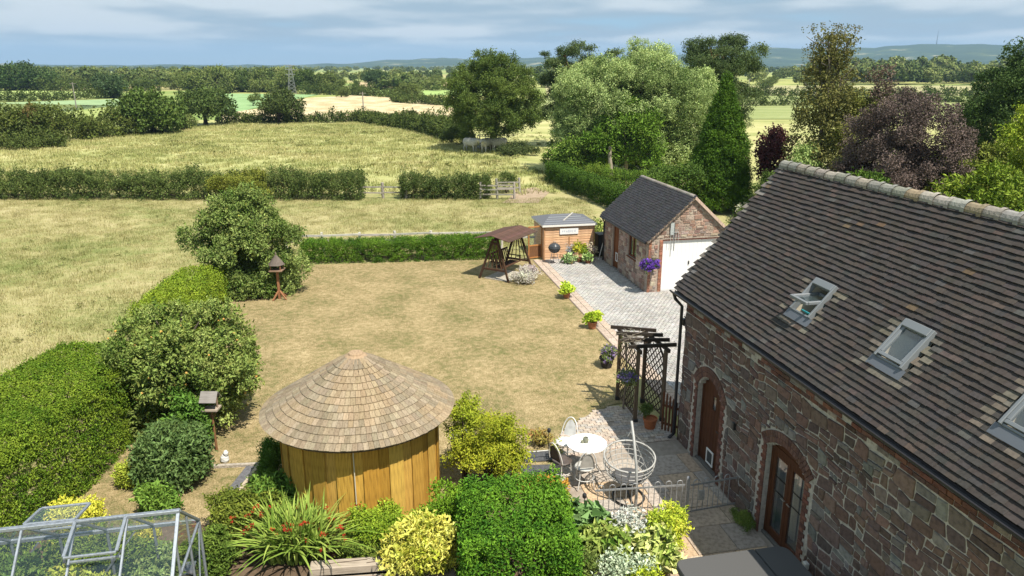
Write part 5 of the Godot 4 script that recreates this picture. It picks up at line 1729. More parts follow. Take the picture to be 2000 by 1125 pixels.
# ---------- round summerhouse ----------
func summerhouse() -> void:
	var c := Vector3(-2.89, 0, -12.80)
	var o := thing("round_summerhouse", "round timber summerhouse with a conical cedar shingle roof", "summerhouse", c)
	rng.seed = 200
	var R := 1.47; var he := 1.86; var Re := 1.76; var top := 2.98
	var core := MB.new()
	core.lathe([Vector2(R - 0.05, 0), Vector2(R - 0.05, he + 0.1)], Color(0.25, 0.13, 0.03), 48)
	var wall := part("wall", core, M.wood, o)
	var n := 40
	var brd := []
	for i in n:
		var a := TAU * i / n
		var t := Vector3(-sin(a), 0, cos(a)); var d := Vector3(cos(a), 0, sin(a))
		var mb := MB.new()
		var over := i % 2 == 0
		var w := TAU * R / n * (1.18 if over else 1.0)
		mb.box(Transform3D(Basis(t, Vector3.UP, -d), d * (R - (0.004 if over else 0.034)) + Vector3(0, he / 2, 0)), Vector3(w, he + 0.06, 0.022), vary([Color(0.56, 0.33, 0.065), Color(0.50, 0.285, 0.055), Color(0.60, 0.37, 0.085), Color(0.46, 0.25, 0.045)][rng.randi() % 4], 0.12), 0.004)
		brd.append(mb)
	for mb in brd: part("board", mb, M.wood, wall)
	# roof
	var deck := MB.new()
	deck.lathe([Vector2(Re - 0.03, he - 0.03), Vector2(0.12, top - 0.08)], Color(0.12, 0.09, 0.06), 60)
	deck.lathe([Vector2(0.05, top - 0.10), Vector2(Re - 0.03, he - 0.05)], Color(0.22, 0.14, 0.07), 60)
	var roof := part("roof", deck, M.wood, o)
	var sh := []
	var rows := 12
	var L := Vector2(Re, top - he).length()
	var d2 := Vector2(-Re, top - he).normalized()
	var cols := [Color(0.275, 0.225, 0.158), Color(0.31, 0.255, 0.18), Color(0.255, 0.205, 0.142), Color(0.335, 0.275, 0.195), Color(0.285, 0.23, 0.158)]
	var nz := FastNoiseLite.new()
	nz.seed = 9; nz.frequency = 0.7
	for r in rows:
		var s := r * (L - 0.30) / rows
		var rad := Re + d2.x * s
		if rad < 0.3: break
		var m := maxi(14, int(TAU * rad / 0.092))
		var shift := rf(0, 1)
		for k in m:
			var a := TAU * (k + shift) / m
			var wd := TAU * rad / m
			var dir := Vector3(cos(a), 0, sin(a))
			var tan_ := Vector3(-sin(a), 0, cos(a))
			var lie := (dir * d2.x + Vector3.UP * d2.y).normalized()      # up the slope
			var nn := (dir * d2.y - Vector3.UP * d2.x).normalized()
			var up2 := (lie - nn * 0.075).normalized()
			var n3 := (nn + lie * 0.075).normalized()
			var len := 0.245 * rf(0.97, 1.05)
			var p := dir * rad + Vector3(0, he + d2.y * s, 0) + nn * 0.022 + lie * (len / 2 - 0.02 + rf(-0.006, 0.006))
			var k1 := clampf((rad + d2.x * len) / rad, 0.2, 1.0)
			var col := vary(cols[rng.randi() % cols.size()], 0.12)
			if nz.get_noise_2d(a * 1.2, s) > 0.12: col = col.lerp(Color(0.42, 0.30, 0.17), 0.3)
			var mb := MB.new()
			# a wedge narrowing towards the peak
			var h := 0.011
			var q := []
			for e in [[-1, 0], [1, 0], [1, 1], [-1, 1]]:
				var half := wd / 2 * 0.97 * (1.0 if e[1] == 0 else k1)
				q.append(p + tan_ * e[0] * half + up2 * (len * (e[1] - 0.5)))
			mb.face([q[0] + n3 * h, q[1] + n3 * h, q[2] + n3 * h * 0.4, q[3] + n3 * h * 0.4], p - n3, col)
			mb.face([q[0] - n3 * h, q[1] - n3 * h, q[1] + n3 * h, q[0] + n3 * h], p, col)
			mb.face([q[1] - n3 * h, q[2] - n3 * h, q[2] + n3 * h * 0.4, q[1] + n3 * h], p, col)
			mb.face([q[0] - n3 * h, q[3] - n3 * h, q[3] + n3 * h * 0.4, q[0] + n3 * h], p, col)
			mb.face([q[0] - n3 * h, q[1] - n3 * h, q[2] - n3 * h, q[3] - n3 * h], p + n3, col)
			sh.append(mb)
	pieces(roof, "shingle", sh, M.shingle, Transform3D(Basis(), c))
	var cap := MB.new()
	cap.lathe([Vector2(0.30, top - 0.20), Vector2(0.305, top - 0.165), Vector2(0.145, top - 0.075), Vector2(0.135, top - 0.05), Vector2(0.12, top - 0.04), Vector2(0, top - 0.035)], Color(0.40, 0.29, 0.185), 24)
	part("roof_cap", cap, M.shingle, roof)
	var pipe := MB.new()
	var pa := 1.45
	pipe.tube([Vector3(cos(pa) * (R + 0.02), 0, sin(pa) * (R + 0.02)), Vector3(cos(pa) * (R + 0.02), he, sin(pa) * (R + 0.02))], [0.010], Color(0.55, 0.5, 0.4), 6)
	part("cable_conduit", pipe, M.clean, o)

# ---------- greenhouse ----------
func greenhouse() -> void:
	var P := Vector3(-4.54, 2.2, -8.81)
	var o := thing("greenhouse", "aluminium framed glass greenhouse with two open roof vents", "greenhouse", Vector3(P.x, 0, P.z), TURN)
	var al := Color(0.33, 0.37, 0.42)
	var hr := 2.2; var he := 1.42; var hw := 0.95; var len := 3.2
	var bars := MB.new()
	# x runs to the left (negative), z across
	var bays := 5
	var bw := len / bays
	bars.bar(Vector3(0.02, hr, 0), Vector3(-len, hr, 0), 0.06, 0.05, al, Vector3.UP, 0.006)
	part("ridge_bar", bars, M.galvanised, o)
	for s in [-1, 1]:
		var mb := MB.new()
		mb.bar(Vector3(0, he, s * hw), Vector3(-len, he, s * hw), 0.045, 0.06, al, Vector3.UP, 0.006)
		part("eaves_bar", mb, M.galvanised, o)
		mb = MB.new()
		mb.bar(Vector3(0, 0.04, s * hw), Vector3(-len, 0.04, s * hw), 0.05, 0.08, al, Vector3.UP, 0.006)
		part("base_bar", mb, M.galvanised, o)
		for k in bays + 1:
			var x := -k * bw
			mb = MB.new()
			var th := 0.045 if k == 0 else 0.028
			mb.bar(Vector3(x, hr - 0.02, s * 0.03), Vector3(x, he + 0.01, s * hw), th, 0.035, al, Vector3.UP, 0.004)
			part("rafter", mb, M.galvanised, o)
			mb = MB.new()
			mb.bar(Vector3(x, he - 0.03, s * hw), Vector3(x, 0.08, s * hw), th, 0.035, al, Vector3.RIGHT, 0.004)
			part("glazing_post", mb, M.galvanised, o)
	var dn := Vector3(0, he - hr, hw).normalized()
	var slopelen := Vector2(he - hr, hw).length()
	for s in [-1, 1]:
		for k in bays:
			var x0 := -k * bw - 0.015; var x1 := -(k + 1) * bw + 0.015
			var d := Vector3(0, dn.y, dn.z * s)
			var top := Vector3(0, hr - 0.005, s * 0.03)
			var vent: bool = (s == 1 and k == 1) or (s == -1 and k == 2)
			var start := 0.5 if vent else 0.02
			var nn := Vector3(0, -dn.z * -1.0, -dn.y * s).normalized()
			var mb := MB.new()
			mb.face([top + d * start + Vector3(x0, 0, 0), top + d * start + Vector3(x1, 0, 0), top + d * (slopelen - 0.02) + Vector3(x1, 0, 0), top + d * (slopelen - 0.02) + Vector3(x0, 0, 0)], Vector3(-len / 2, 0, 0), Color.WHITE)
			part("roof_pane", mb, M.glass, o)
			mb = MB.new()
			mb.face([Vector3(x0, 0.08, s * hw), Vector3(x1, 0.08, s * hw), Vector3(x1, he - 0.03, s * hw), Vector3(x0, he - 0.03, s * hw)], Vector3(-len / 2, 1, 0), Color.WHITE)
			part("side_pane", mb, M.glass, o)
			if vent:
				# a hinged light standing open
				var ang := 0.36 if s == 1 else 0.5
				var dv := d.rotated(Vector3.RIGHT, -ang * s)
				var vf := MB.new()
				var e0 := top + Vector3(x0 + 0.005, 0.03, 0); var e1 := top + Vector3(x1 - 0.005, 0.03, 0)
				var reach := 0.56
				vf.bar(e0, e1, 0.03, 0.03, al, Vector3.UP, 0.004)
				vf.bar(e0 + dv * reach, e1 + dv * reach, 0.03, 0.03, al, Vector3.UP, 0.004)
				vf.bar(e0 + dv * 0.016, e0 + dv * (reach - 0.016), 0.04, 0.03, al, Vector3.UP, 0.004)
				vf.bar(e1 + dv * 0.016, e1 + dv * (reach - 0.016), 0.04, 0.03, al, Vector3.UP, 0.004)
				var vo := part("roof_vent", vf, M.galvanised, o)
				vf = MB.new()
				vf.face([e0 + dv * 0.02, e1 + dv * 0.02, e1 + dv * (reach - 0.02), e0 + dv * (reach - 0.02)], Vector3(0, -9, 0), Color.WHITE)
				part("pane", vf, M.glass, vo)
				vf = MB.new()
				vf.bar(top + d * 0.5 + Vector3(x0, 0, 0), top + d * 0.5 + Vector3(x1, 0, 0), 0.03, 0.03, al, Vector3.UP, 0.004)
				part("sill_bar", vf, M.galvanised, vo)
	# gable end
	var mb := MB.new()
	for z in [-0.32, 0.32]:
		var y := lerpf(hr, he, absf(z) / hw) - 0.03
		mb.bar(Vector3(0, y, z), Vector3(0, 0.08, z), 0.03, 0.03, al, Vector3.RIGHT, 0.004)
	mb.bar(Vector3(0.003, he, -hw + 0.02), Vector3(0.003, he, hw - 0.02), 0.03, 0.035, al, Vector3.UP, 0.004)
	mb.bar(Vector3(0.004, 0.04, -hw + 0.03), Vector3(0.004, 0.04, hw - 0.03), 0.05, 0.08, al, Vector3.UP, 0.004)
	mb.bar(Vector3(-0.004, he - 0.1, -hw + 0.05), Vector3(-0.004, 0.1, -0.34), 0.025, 0.02, al, Vector3.RIGHT)
	part("gable_frame", mb, M.galvanised, o)
	for q in [[-hw + 0.02, -0.335], [-0.305, 0.305], [0.335, hw - 0.02]]:
		mb = MB.new()
		var ya := lerpf(hr, he, absf(q[0]) / hw) - 0.05; var yb := lerpf(hr, he, absf(q[1]) / hw) - 0.05
		if q[0] < 0 and q[1] > 0:
			mb.face([Vector3(0, 0.1, q[0]), Vector3(0, 0.1, q[1]), Vector3(0, yb, q[1]), Vector3(0, hr - 0.06, 0), Vector3(0, ya, q[0])], Vector3(-2, 1, 0), Color.WHITE)
		else: mb.face([Vector3(0, 0.1, q[0]), Vector3(0, 0.1, q[1]), Vector3(0, yb, q[1]), Vector3(0, ya, q[0])], Vector3(-2, 1, 0), Color.WHITE)
		part("gable_pane", mb, M.glass, o)
	# braces inside
	for k in 2:
		mb = MB.new()
		var x := -0.9 - k * 1.3
		mb.bar(Vector3(x, he - 0.05, -hw + 0.03), Vector3(x - 0.9, 0.2, -hw + 0.03), 0.022, 0.022, al, Vector3.UP)
		part("brace", mb, M.galvanised, o)
	mb = MB.new()
	mb.bar(Vector3(-0.1, 0.75, -hw + 0.2), Vector3(-1.0, 0.75, -hw + 0.2), 0.3, 0.02, al, Vector3.UP)
	part("staging_shelf", mb, M.galvanised, o)

# ---------- shed, barbecue, swing ----------
func shed() -> void:
	rng.seed = 210
	var o := thing("garden_shed", "small square timber shed with grey felt roof and a white sign", "shed", Vector3(1.37, 0, -30.95), TURN)
	var W := 2.22; var D := 1.9; var H := 1.52
	var core := MB.new()
	core.bx(0.02, W - 0.02, 0.0, H, -D + 0.02, -0.02, Color(0.22, 0.12, 0.06))
	var wall := part("wall", core, M.wood, o)
	for i in 14:
		var y := i * 0.1085
		var mb := MB.new()
		mb.box(Transform3D(Basis(Vector3.RIGHT, -0.10), Vector3(W / 2, y + 0.056, -0.008)), Vector3(W, 0.108, 0.016), vary(Color(0.72, 0.45, 0.27), 0.12), 0.003)
		part("board", mb, M.wood_x, wall)
		mb = MB.new()
		mb.box(Transform3D(Basis(Vector3.BACK, -0.10), Vector3(0.008, y + 0.056, -D / 2)), Vector3(0.016, 0.108, D - 0.02), vary(Color(0.72, 0.45, 0.27), 0.12), 0.003)
		part("board", mb, M.wood_z, wall)
	for x in [0.012, W - 0.012]:
		var mb := MB.new()
		mb.bx(x - 0.03, x + 0.03, 0, H, 0.002, 0.02, Color(0.50, 0.28, 0.15), 0.004)
		part("corner_trim", mb, M.wood, o)
	var st := MB.new()
	st.bx(W * 0.5 - 0.02, W * 0.5 + 0.02, 0.05, 1.0, 0.002, 0.022, Color(0.42, 0.22, 0.10), 0.004)
	part("cover_strip", st, M.wood, o)
	# hipped felt roof
	var rf_ := MB.new()
	var e := 0.10; var y0 := H + 0.02; var y1 := H + 0.24
	var a := Vector3(-e, y0, e); var b := Vector3(W + e, y0, e); var c := Vector3(W + e, y0, -D - e); var d := Vector3(-e, y0, -D - e)
	var r0 := Vector3(0.55, y1, -D * 0.62); var r1 := Vector3(W - 0.55, y1, -D * 0.62)
	var felt := Color(0.15, 0.16, 0.18)
	var mid := Vector3(W / 2, 0, -D / 2)
	rf_.face([a, b, r1, r0], mid, felt); rf_.face([b, c, r1], mid, felt); rf_.face([c, d, r0, r1], mid, felt); rf_.face([d, a, r0], mid, felt)
	var roof := part("roof", rf_, M.matt, o)
	for k in 5:
		var mb := MB.new()
		var t := 0.12 + k * 0.19
		var p0 := a.lerp(r0, t); var p1 := b.lerp(r1, t)
		mb.bar(p0 + Vector3(0.02, 0.005, 0), p1 + Vector3(-0.02, 0.005, 0), 0.05, 0.008, vary(Color(0.26, 0.28, 0.31), 0.2), Vector3(0, 1, 0.3))
		part("felt_lap", mb, M.matt, roof)
	var fa := MB.new()
	fa.bx(-e, W + e, y0 - 0.09, y0 - 0.004, e - 0.02, e, Color(0.74, 0.72, 0.68), 0.004)
	part("fascia", fa, M.clean, roof)
	fa = MB.new()
	fa.bx(-e, -e + 0.02, y0 - 0.09, y0 - 0.004, -D - e, e - 0.021, Color(0.74, 0.72, 0.68), 0.004)
	part("fascia", fa, M.paint, roof)
	var dr := MB.new()
	dr.bar(a.lerp(r0, 0.3).lerp(b.lerp(r1, 0.3), 0.4) + Vector3(0, 0.02, 0), r1 + Vector3(-0.1, 0.03, 0.05), 0.05, 0.04, Color(0.50, 0.48, 0.44))
	part("loose_batten", dr, M.wood_x, roof)
	# sign with faded blue-grey lettering, too worn to read
	var sg := MB.new()
	sg.bx(0.68, 1.50, 1.10, 1.36, 0.025, 0.045, Color(0.76, 0.76, 0.76), 0.004)
	var sign := part("sign", sg, M.clean, o)
	var mk := MB.new()
	for k in 7:
		mk.bx(0.78 + k * 0.09, 0.78 + k * 0.09 + rf(0.03, 0.06), 1.19 + rf(-0.01, 0.01), 1.26 + rf(0, 0.03), 0.0455, 0.047, Color(0.60, 0.64, 0.72))
	part("lettering", mk, M.matt, sign)
	# side door standing open
	var df := MB.new()
	var oc := Color(0.48, 0.22, 0.08)
	var hx := 0.0; var hz := -0.35
	var out := Vector3(-0.62, 0, 0.12)
	df.bar(Vector3(hx - 0.02, 0.04, hz), Vector3(hx - 0.02, 1.44, hz), 0.05, 0.04, oc, Vector3.RIGHT)
	df.bar(Vector3(hx, 0.04, hz) + out, Vector3(hx, 1.44, hz) + out, 0.06, 0.05, oc, Vector3.RIGHT, 0.004)
	for y in [0.07, 0.6, 1.41]:
		df.bar(Vector3(hx - 0.04, y, hz) + out * 0.02, Vector3(hx + 0.03, y, hz) + out, 0.04, 0.06, oc, Vector3.UP, 0.004)
	var door := part("open_door", df, M.wood, o)
	var pn := MB.new()
	pn.bar(Vector3(hx - 0.04, 1.0, hz) + out * 0.02, Vector3(hx + 0.03, 1.0, hz) + out, 0.006, 0.72, Color.WHITE)
	part("pane", pn, M.glass, door)
	pn = MB.new()
	pn.bar(Vector3(hx - 0.04, 0.33, hz) + out * 0.02, Vector3(hx + 0.03, 0.33, hz) + out, 0.012, 0.48, Color(0.20, 0.10, 0.05))
	part("lower_panel", pn, M.wood, door)
	# broom handle leaning in the gap by the garage
	var bm := MB.new()
	bm.tube([Vector3(3.72, 0.02, -30.95), Vector3(3.98, 1.0, -31.15)], [0.018], Color(0.66, 0.64, 0.60), 6)
	tag(part("leaning_pole", bm, M.clean, self), "pale pole leaning in the dark gap between shed and garage", "pole")
	var bin := thing("refuse_bin", "dark bin in the narrow gap between shed and garage", "bin", Vector3(3.95, 0, -31.9), TURN)
	bm = MB.new(); bm.box(T(0, 0.45, 0), Vector3(0.5, 0.9, 0.55), Color(0.02, 0.022, 0.022), 0.03)
	part("body", bm, M.clean, bin)
	bm = MB.new(); bm.box(T(0, 0.94, 0), Vector3(0.54, 0.07, 0.6), Color(0.025, 0.026, 0.026), 0.02)
	part("lid", bm, M.clean, bin)
	# kettle barbecue
	var q := thing("kettle_barbecue", "dark kettle barbecue on three thin legs before the shed", "barbecue", Vector3(1.78, 0, -30.35))
	var mb := MB.new()
	var bowl := []
	for k in 7:
		var an := -1.35 + 1.35 * k / 6.0
		bowl.append(Vector2(cos(an) * 0.25, 0.68 + sin(an) * 0.22))
	mb.lathe(bowl, Color(0.035, 0.036, 0.04), 18)
	part("bowl", mb, M.gloss, q)
	mb = MB.new()
	mb.lathe([Vector2(0.265, 0.68), Vector2(0.262, 0.70), Vector2(0.235, 0.78), Vector2(0.16, 0.86), Vector2(0.06, 0.895), Vector2(0, 0.90)], Color(0.05, 0.052, 0.056), 18)
	part("lid", mb, M.gloss, q)
	mb = MB.new(); mb.tube([Vector3(-0.05, 0.9, 0), Vector3(-0.04, 0.95, 0), Vector3(0.04, 0.95, 0), Vector3(0.05, 0.9, 0)], [0.012], Color(0.3, 0.3, 0.3), 5)
	part("lid_handle", mb, M.metal, q)
	for k in 3:
		var an := TAU * k / 3 + 0.5
		mb = MB.new(); mb.tube([Vector3(cos(an) * 0.12, 0.48, sin(an) * 0.12), Vector3(cos(an) * 0.26, 0.0, sin(an) * 0.26)], [0.013], Color(0.55, 0.55, 0.55), 6)
		part("leg", mb, M.metal, q)
	mb = MB.new(); mb.lathe([Vector2(0, 0.25), Vector2(0.16, 0.255), Vector2(0.165, 0.27), Vector2(0, 0.26)], Color(0.5, 0.5, 0.5), 14)
	part("ash_tray", mb, M.metal, q)

func swing_seat() -> void:
	rng.seed = 220
	var o := thing("swing_seat", "dark brown wooden swing seat with a pitched board roof on the lawn", "swing seat", Vector3(-0.22, 0, -28.65), 1.05)
	var br := Color(0.085, 0.045, 0.028)
	# local x: width between the A-frames, z: front
	for s in [-1, 1]:
		for t in [-1, 1]:
			var mb := MB.new()
			mb.bar(Vector3(s * 0.98, 0, t * 0.66), Vector3(s * 0.86, 1.62, t * 0.10), 0.075, 0.075, vary(br, 0.15), Vector3.RIGHT, 0.008)
			part("leg", mb, M.wood, o)
		var mb := MB.new()
		mb.bar(Vector3(s * 0.95, 0.42, -0.56), Vector3(s * 0.95, 0.42, 0.56), 0.05, 0.08, br, Vector3.UP, 0.006)
		part("cross_rail", mb, M.wood_z, o)
		mb = MB.new()
		mb.bar(Vector3(s * 0.87, 1.45, -0.2), Vector3(s * 0.87, 1.45, 0.2), 0.05, 0.08, br, Vector3.UP, 0.006)
		part("cross_rail", mb, M.wood_z, o)
		for k in 4:
			mb = MB.new()
			mb.bar(Vector3(s * 0.94, 0.44, -0.33 + k * 0.22), Vector3(s * 0.87, 1.43, -0.09 + k * 0.06), 0.03, 0.022, vary(Color(0.16, 0.09, 0.05), 0.15), Vector3.RIGHT)
			part("slat", mb, M.wood, o)
	var mb := MB.new()
	mb.bar(Vector3(-1.0, 1.60, 0), Vector3(1.0, 1.60, 0), 0.09, 0.1, br, Vector3.UP, 0.008)
	part("top_beam", mb, M.wood_x, o)
	# two board slopes
	for t in [-1, 1]:
		for k in 7:
			mb = MB.new()
			var f0 := k / 7.0; var f1 := (k + 1) / 7.0
			var p0 := Vector3(0, 1.80 - 0.17 * (f0 + f1) / 2, t * 0.78 * (f0 + f1) / 2)
			mb.box(Transform3D(Basis(Vector3.RIGHT, t * 0.215 - t * 0.03), p0), Vector3(2.3, 0.022, 0.118), vary(Color(0.115, 0.066, 0.050), 0.14), 0.003)
			part("roof_board", mb, M.wood_x, o)
	# hanging bench
	for k in 6:
		mb = MB.new()
		mb.bx(-0.68, 0.68, 0.42, 0.445, -0.22 + k * 0.08, -0.22 + k * 0.08 + 0.068, vary(br, 0.15), 0.004)
		part("seat_slat", mb, M.wood_x, o)
	for k in 11:
		mb = MB.new()
		mb.bar(Vector3(-0.64 + k * 0.128, 0.46, -0.24), Vector3(-0.64 + k * 0.128, 0.92, -0.36), 0.06, 0.02, vary(br, 0.15), Vector3.BACK, 0.003)
		part("back_slat", mb, M.wood, o)
	mb = MB.new()
	mb.bar(Vector3(-0.7, 0.93, -0.365), Vector3(0.7, 0.93, -0.365), 0.05, 0.07, br, Vector3.UP, 0.006)
	part("back_rail", mb, M.wood_x, o)
	for s in [-1, 1]:
		mb = MB.new()
		mb.bar(Vector3(s * 0.70, 0.66, -0.30), Vector3(s * 0.70, 0.66, 0.26), 0.06, 0.035, br, Vector3.UP, 0.005)
		mb.bar(Vector3(s * 0.70, 0.42, 0.22), Vector3(s * 0.70, 0.65, 0.22), 0.05, 0.04, br, Vector3.RIGHT)
		part("armrest", mb, M.wood_z, o)
		for t in [-0.28, 0.24]:
			mb = MB.new()
			mb.tube([Vector3(s * 0.70, 0.67, t), Vector3(s * 0.78, 1.56, 0)], [0.009], Color(0.2, 0.19, 0.18), 5)
			part("hanging_chain", mb, M.metal, o)
	for k in 2:
		for t in 2:
			mb = MB.new()
			mb.bx(-0.72 + k * 0.73, -0.02 + k * 0.73, 0.0, 0.035, -0.5 + t * 0.55, 0.03 + t * 0.55, vary(Color(0.50, 0.45, 0.38), 0.1), 0.006)
			var s := part("paving_slab", mb, M.stone, self)
			s.transform = Transform3D(Basis(Vector3.UP, 1.05), Vector3(-0.3, 0.002, -28.45))
			tag(s, "pale square paving slab under the swing seat", "paving slab", "paving slabs under the swing seat")

# ---------- pergola corner ----------
func pergola() -> void:
	rng.seed = 230
	var o := thing("pergola", "rustic wooden pergola arch with lattice sides between lawn and barn", "pergola", Vector3(3.05, 0, -16.37))
	var org := o.position
	var wood := Color(0.16, 0.115, 0.075); var darkw := Color(0.045, 0.036, 0.030)
	var FL := Vector3(2.64, 0, -17.02) - org; var FR := Vector3(3.24, 0, -16.87) - org; var NL := Vector3(2.88, 0, -15.76) - org; var NR := Vector3(3.52, 0, -15.84) - org
	var h := 1.78
	for p in [FL, FR, NL, NR]:
		var mb := MB.new()
		mb.bar(p + Vector3(rf(-0.01, 0.01), 0, 0), p + Vector3(0, h, 0), 0.085, 0.085, vary(wood, 0.15), Vector3.RIGHT, 0.008)
		var post := part("post", mb, M.wood, o)
		mb = MB.new()
		mb.box(Transform3D(Basis(), p + Vector3(0, 0.05, 0)), Vector3(0.115, 0.11, 0.115), Color(0.03, 0.03, 0.03), 0.006)
		part("post_shoe", mb, M.clean, post)
	for pr in [[FL, NL], [FR, NR]]:
		var d: Vector3 = (pr[1] - pr[0]).normalized()
		var mb := MB.new()
		mb.bar(pr[0] - d * 0.18 + Vector3(0, h + 0.04, 0), pr[1] + d * 0.18 + Vector3(0, h + 0.04, 0), 0.045, 0.09, darkw, Vector3.UP, 0.005)
		part("side_beam", mb, M.wood, o)
		# lattice
		var len: float = (pr[1] - pr[0]).length() - 0.09
		var s0: Vector3 = pr[0] + d * 0.045
		var lo := 0.15; var hi := h - 0.06
		var side := d.cross(Vector3.UP) * 0.012
		var step := 0.19
		var m := int((len + hi - lo) / step)
		for dirn in 2:
			for k in range(1, m):
				var c := k * step
				# line u + v = c clipped to the panel
				var u0 := maxf(0.0, c - (hi - lo)); var u1 := minf(len, c)
				if u1 - u0 < 0.03: continue
				var pa := Vector2(u0, c - u0); var pb := Vector2(u1, c - u1)
				if dirn == 1: pa.x = len - pa.x; pb.x = len - pb.x
				mb = MB.new()
				mb.bar(s0 + d * pa.x + Vector3(0, lo + pa.y, 0) + side * (1 if dirn else -1), s0 + d * pb.x + Vector3(0, lo + pb.y, 0) + side * (1 if dirn else -1), 0.010, 0.026, vary(Color(0.075, 0.055, 0.040), 0.2))
				part("lattice_slat", mb, M.wood, o)
		mb = MB.new()
		mb.bar(s0 + Vector3(0, lo, 0), s0 + d * len + Vector3(0, lo, 0), 0.03, 0.035, wood)
		part("lattice_rail", mb, M.wood, o)
	for k in 4:
		var t := k / 3.0
		var a := FL.lerp(NL, t); var b := FR.lerp(NR, t)
		var d := (b - a).normalized()
		var mb := MB.new()
		mb.bar(a - d * 0.24 + Vector3(0, h + 0.125, 0), b + d * 0.24 + Vector3(0, h + 0.125, 0), 0.05, 0.085, vary(darkw, 0.2), Vector3.UP, 0.006)
		part("cross_beam", mb, M.wood_x, o)
	for q in [[FR, NR, 1.0], [NR, FR, 1.0]]:
		var mb := MB.new()
		var d: Vector3 = (q[1] - q[0]).normalized()
		mb.tube([q[0] + Vector3(0, h - 0.5, 0) + d * 0.04, q[0] + Vector3(0, h - 0.2, 0) + d * 0.1, q[0] + Vector3(0, h - 0.02, 0) + d * 0.34], [0.028], darkw, 6)
		part("curved_brace", mb, M.wood, o)
	# bare climber over the lawn side
	var vn := thing("climber", "bare grey climber stems tangled over the pergola top", "climber", Vector3(2.7, 1.8, -16.5))
	var mb := MB.new()
	for k in 26:
		var p := Vector3(rf(-0.25, 0.15), rf(0.06, 0.14), rf(-0.6, 0.5))
		var pts := [p]
		for i in 4:
			p += Vector3(rf(-0.04, 0.18), rf(-0.03, 0.05), rf(-0.12, 0.12)); pts.append(p)
		mb.tube(pts, [rf(0.006, 0.014), 0.006], vary(Color(0.30, 0.26, 0.21), 0.2), 4)
	for k in 3: mb.tube([Vector3(0.0, -1.8, 0.05 * k), Vector3(0.04, -0.8, 0.1), Vector3(0.0, 0.05, 0.1 - 0.2 * k)], [0.02, 0.012], Color(0.22, 0.18, 0.14), 5)
	part("vine", mb, M.bark, vn)
	var where := []
	for k in 60: where.append([Vector3(rf(-0.15, 0.25), rf(-0.5, 0.1), rf(-0.5, 0.3)), Vector3.UP, 0.09, Color(0.25, 0.28, 0.06).lerp(Color(0.12, 0.17, 0.04), rf(0, 1))])
	scatter("foliage", vn, clumps.sparse, M.leaf, where, 0.8)
	# picket gate to the barn
	var g := thing("picket_gate", "brown picket gate between the pergola and the barn corner", "gate", Vector3(3.40, 0, -15.40), 0.0)
	for k in 6:
		mb = MB.new()
		var x := 0.02 + k * 0.062
		var z := 0.10 + k * 0.05
		var hh := 0.98 - k * 0.045
		mb.bx(x - 0.022, x + 0.022, 0.06, hh, z - 0.011, z + 0.011, vary(Color(0.17, 0.075, 0.04), 0.15), 0.004)
		mb.prism([Vector2(x - 0.022, hh), Vector2(x + 0.022, hh), Vector2(x, hh + 0.05)], z - 0.011, z + 0.011, Transform3D(), Color(0.17, 0.075, 0.04))
		part("picket", mb, M.wood, g)
	for y in [0.22, 0.66]:
		mb = MB.new()
		mb.bar(Vector3(0.0, y, 0.06), Vector3(0.36, y, 0.335), 0.025, 0.06, Color(0.13, 0.06, 0.035), Vector3.UP, 0.004)
		part("rail", mb, M.wood_x, g)
	mb = MB.new(); mb.bx(0.34, 0.42, 0, 0.86, 0.36, 0.44, Color(0.12, 0.07, 0.045), 0.008)
	part("gate_post", mb, M.wood, g)

# ---------- patio furniture ----------
func wire_chair(called: String, label: String, at: Vector3, turn: float, col: Color, cushion: Color) -> void:
	var o := thing(called, label, "chair", at, turn, "metal bistro chairs round the white table")
	var r := 0.19; var hs := 0.42
	var mb := MB.new()
	mb.lathe([Vector2(0, hs), Vector2(r, hs), Vector2(r + 0.012, hs + 0.012), Vector2(r, hs + 0.028), Vector2(0, hs + 0.03)], cushion, 18)
	part("seat", mb, M.paint, o)
	for k in 4:
		var a := PI / 4 + k * PI / 2
		mb = MB.new()
		mb.tube([Vector3(cos(a) * r * 0.9, hs, sin(a) * r * 0.9), Vector3(cos(a) * r * 0.95, hs * 0.5, sin(a) * r * 0.95), Vector3(cos(a) * r * 1.25, 0.012, sin(a) * r * 1.25)], [0.011], col, 6)
		part("leg", mb, M.paint, o)
	mb = MB.new()
	var pts := []
	for i in 17:
		var t := PI * i / 16.0
		pts.append(Vector3(cos(t) * 0.19, hs + 0.05 + sin(t) * 0.42, -0.16 - 0.09 * sin(t)))
	mb.tube(pts, [0.012], col, 6)
	part("back_hoop", mb, M.paint, o)
	mb = MB.new()
	pts = []
	for i in 17:
		var t := PI * i / 16.0
		pts.append(Vector2(cos(t) * 0.14, sin(t) * 0.35))
	mb.prism(pts, -0.006, 0.006, Transform3D(Basis(Vector3.RIGHT, -0.2), Vector3(0, hs + 0.07, -0.175)), cushion)
	part("back_panel", mb, M.paint, o)
	mb = MB.new()
	mb.ring(Vector3(0, 0.2, 0), Vector3(r * 1.0, 0, 0), Vector3(0, 0, r * 1.0), 0.008, col, 18)
	part("foot_ring", mb, M.paint, o)

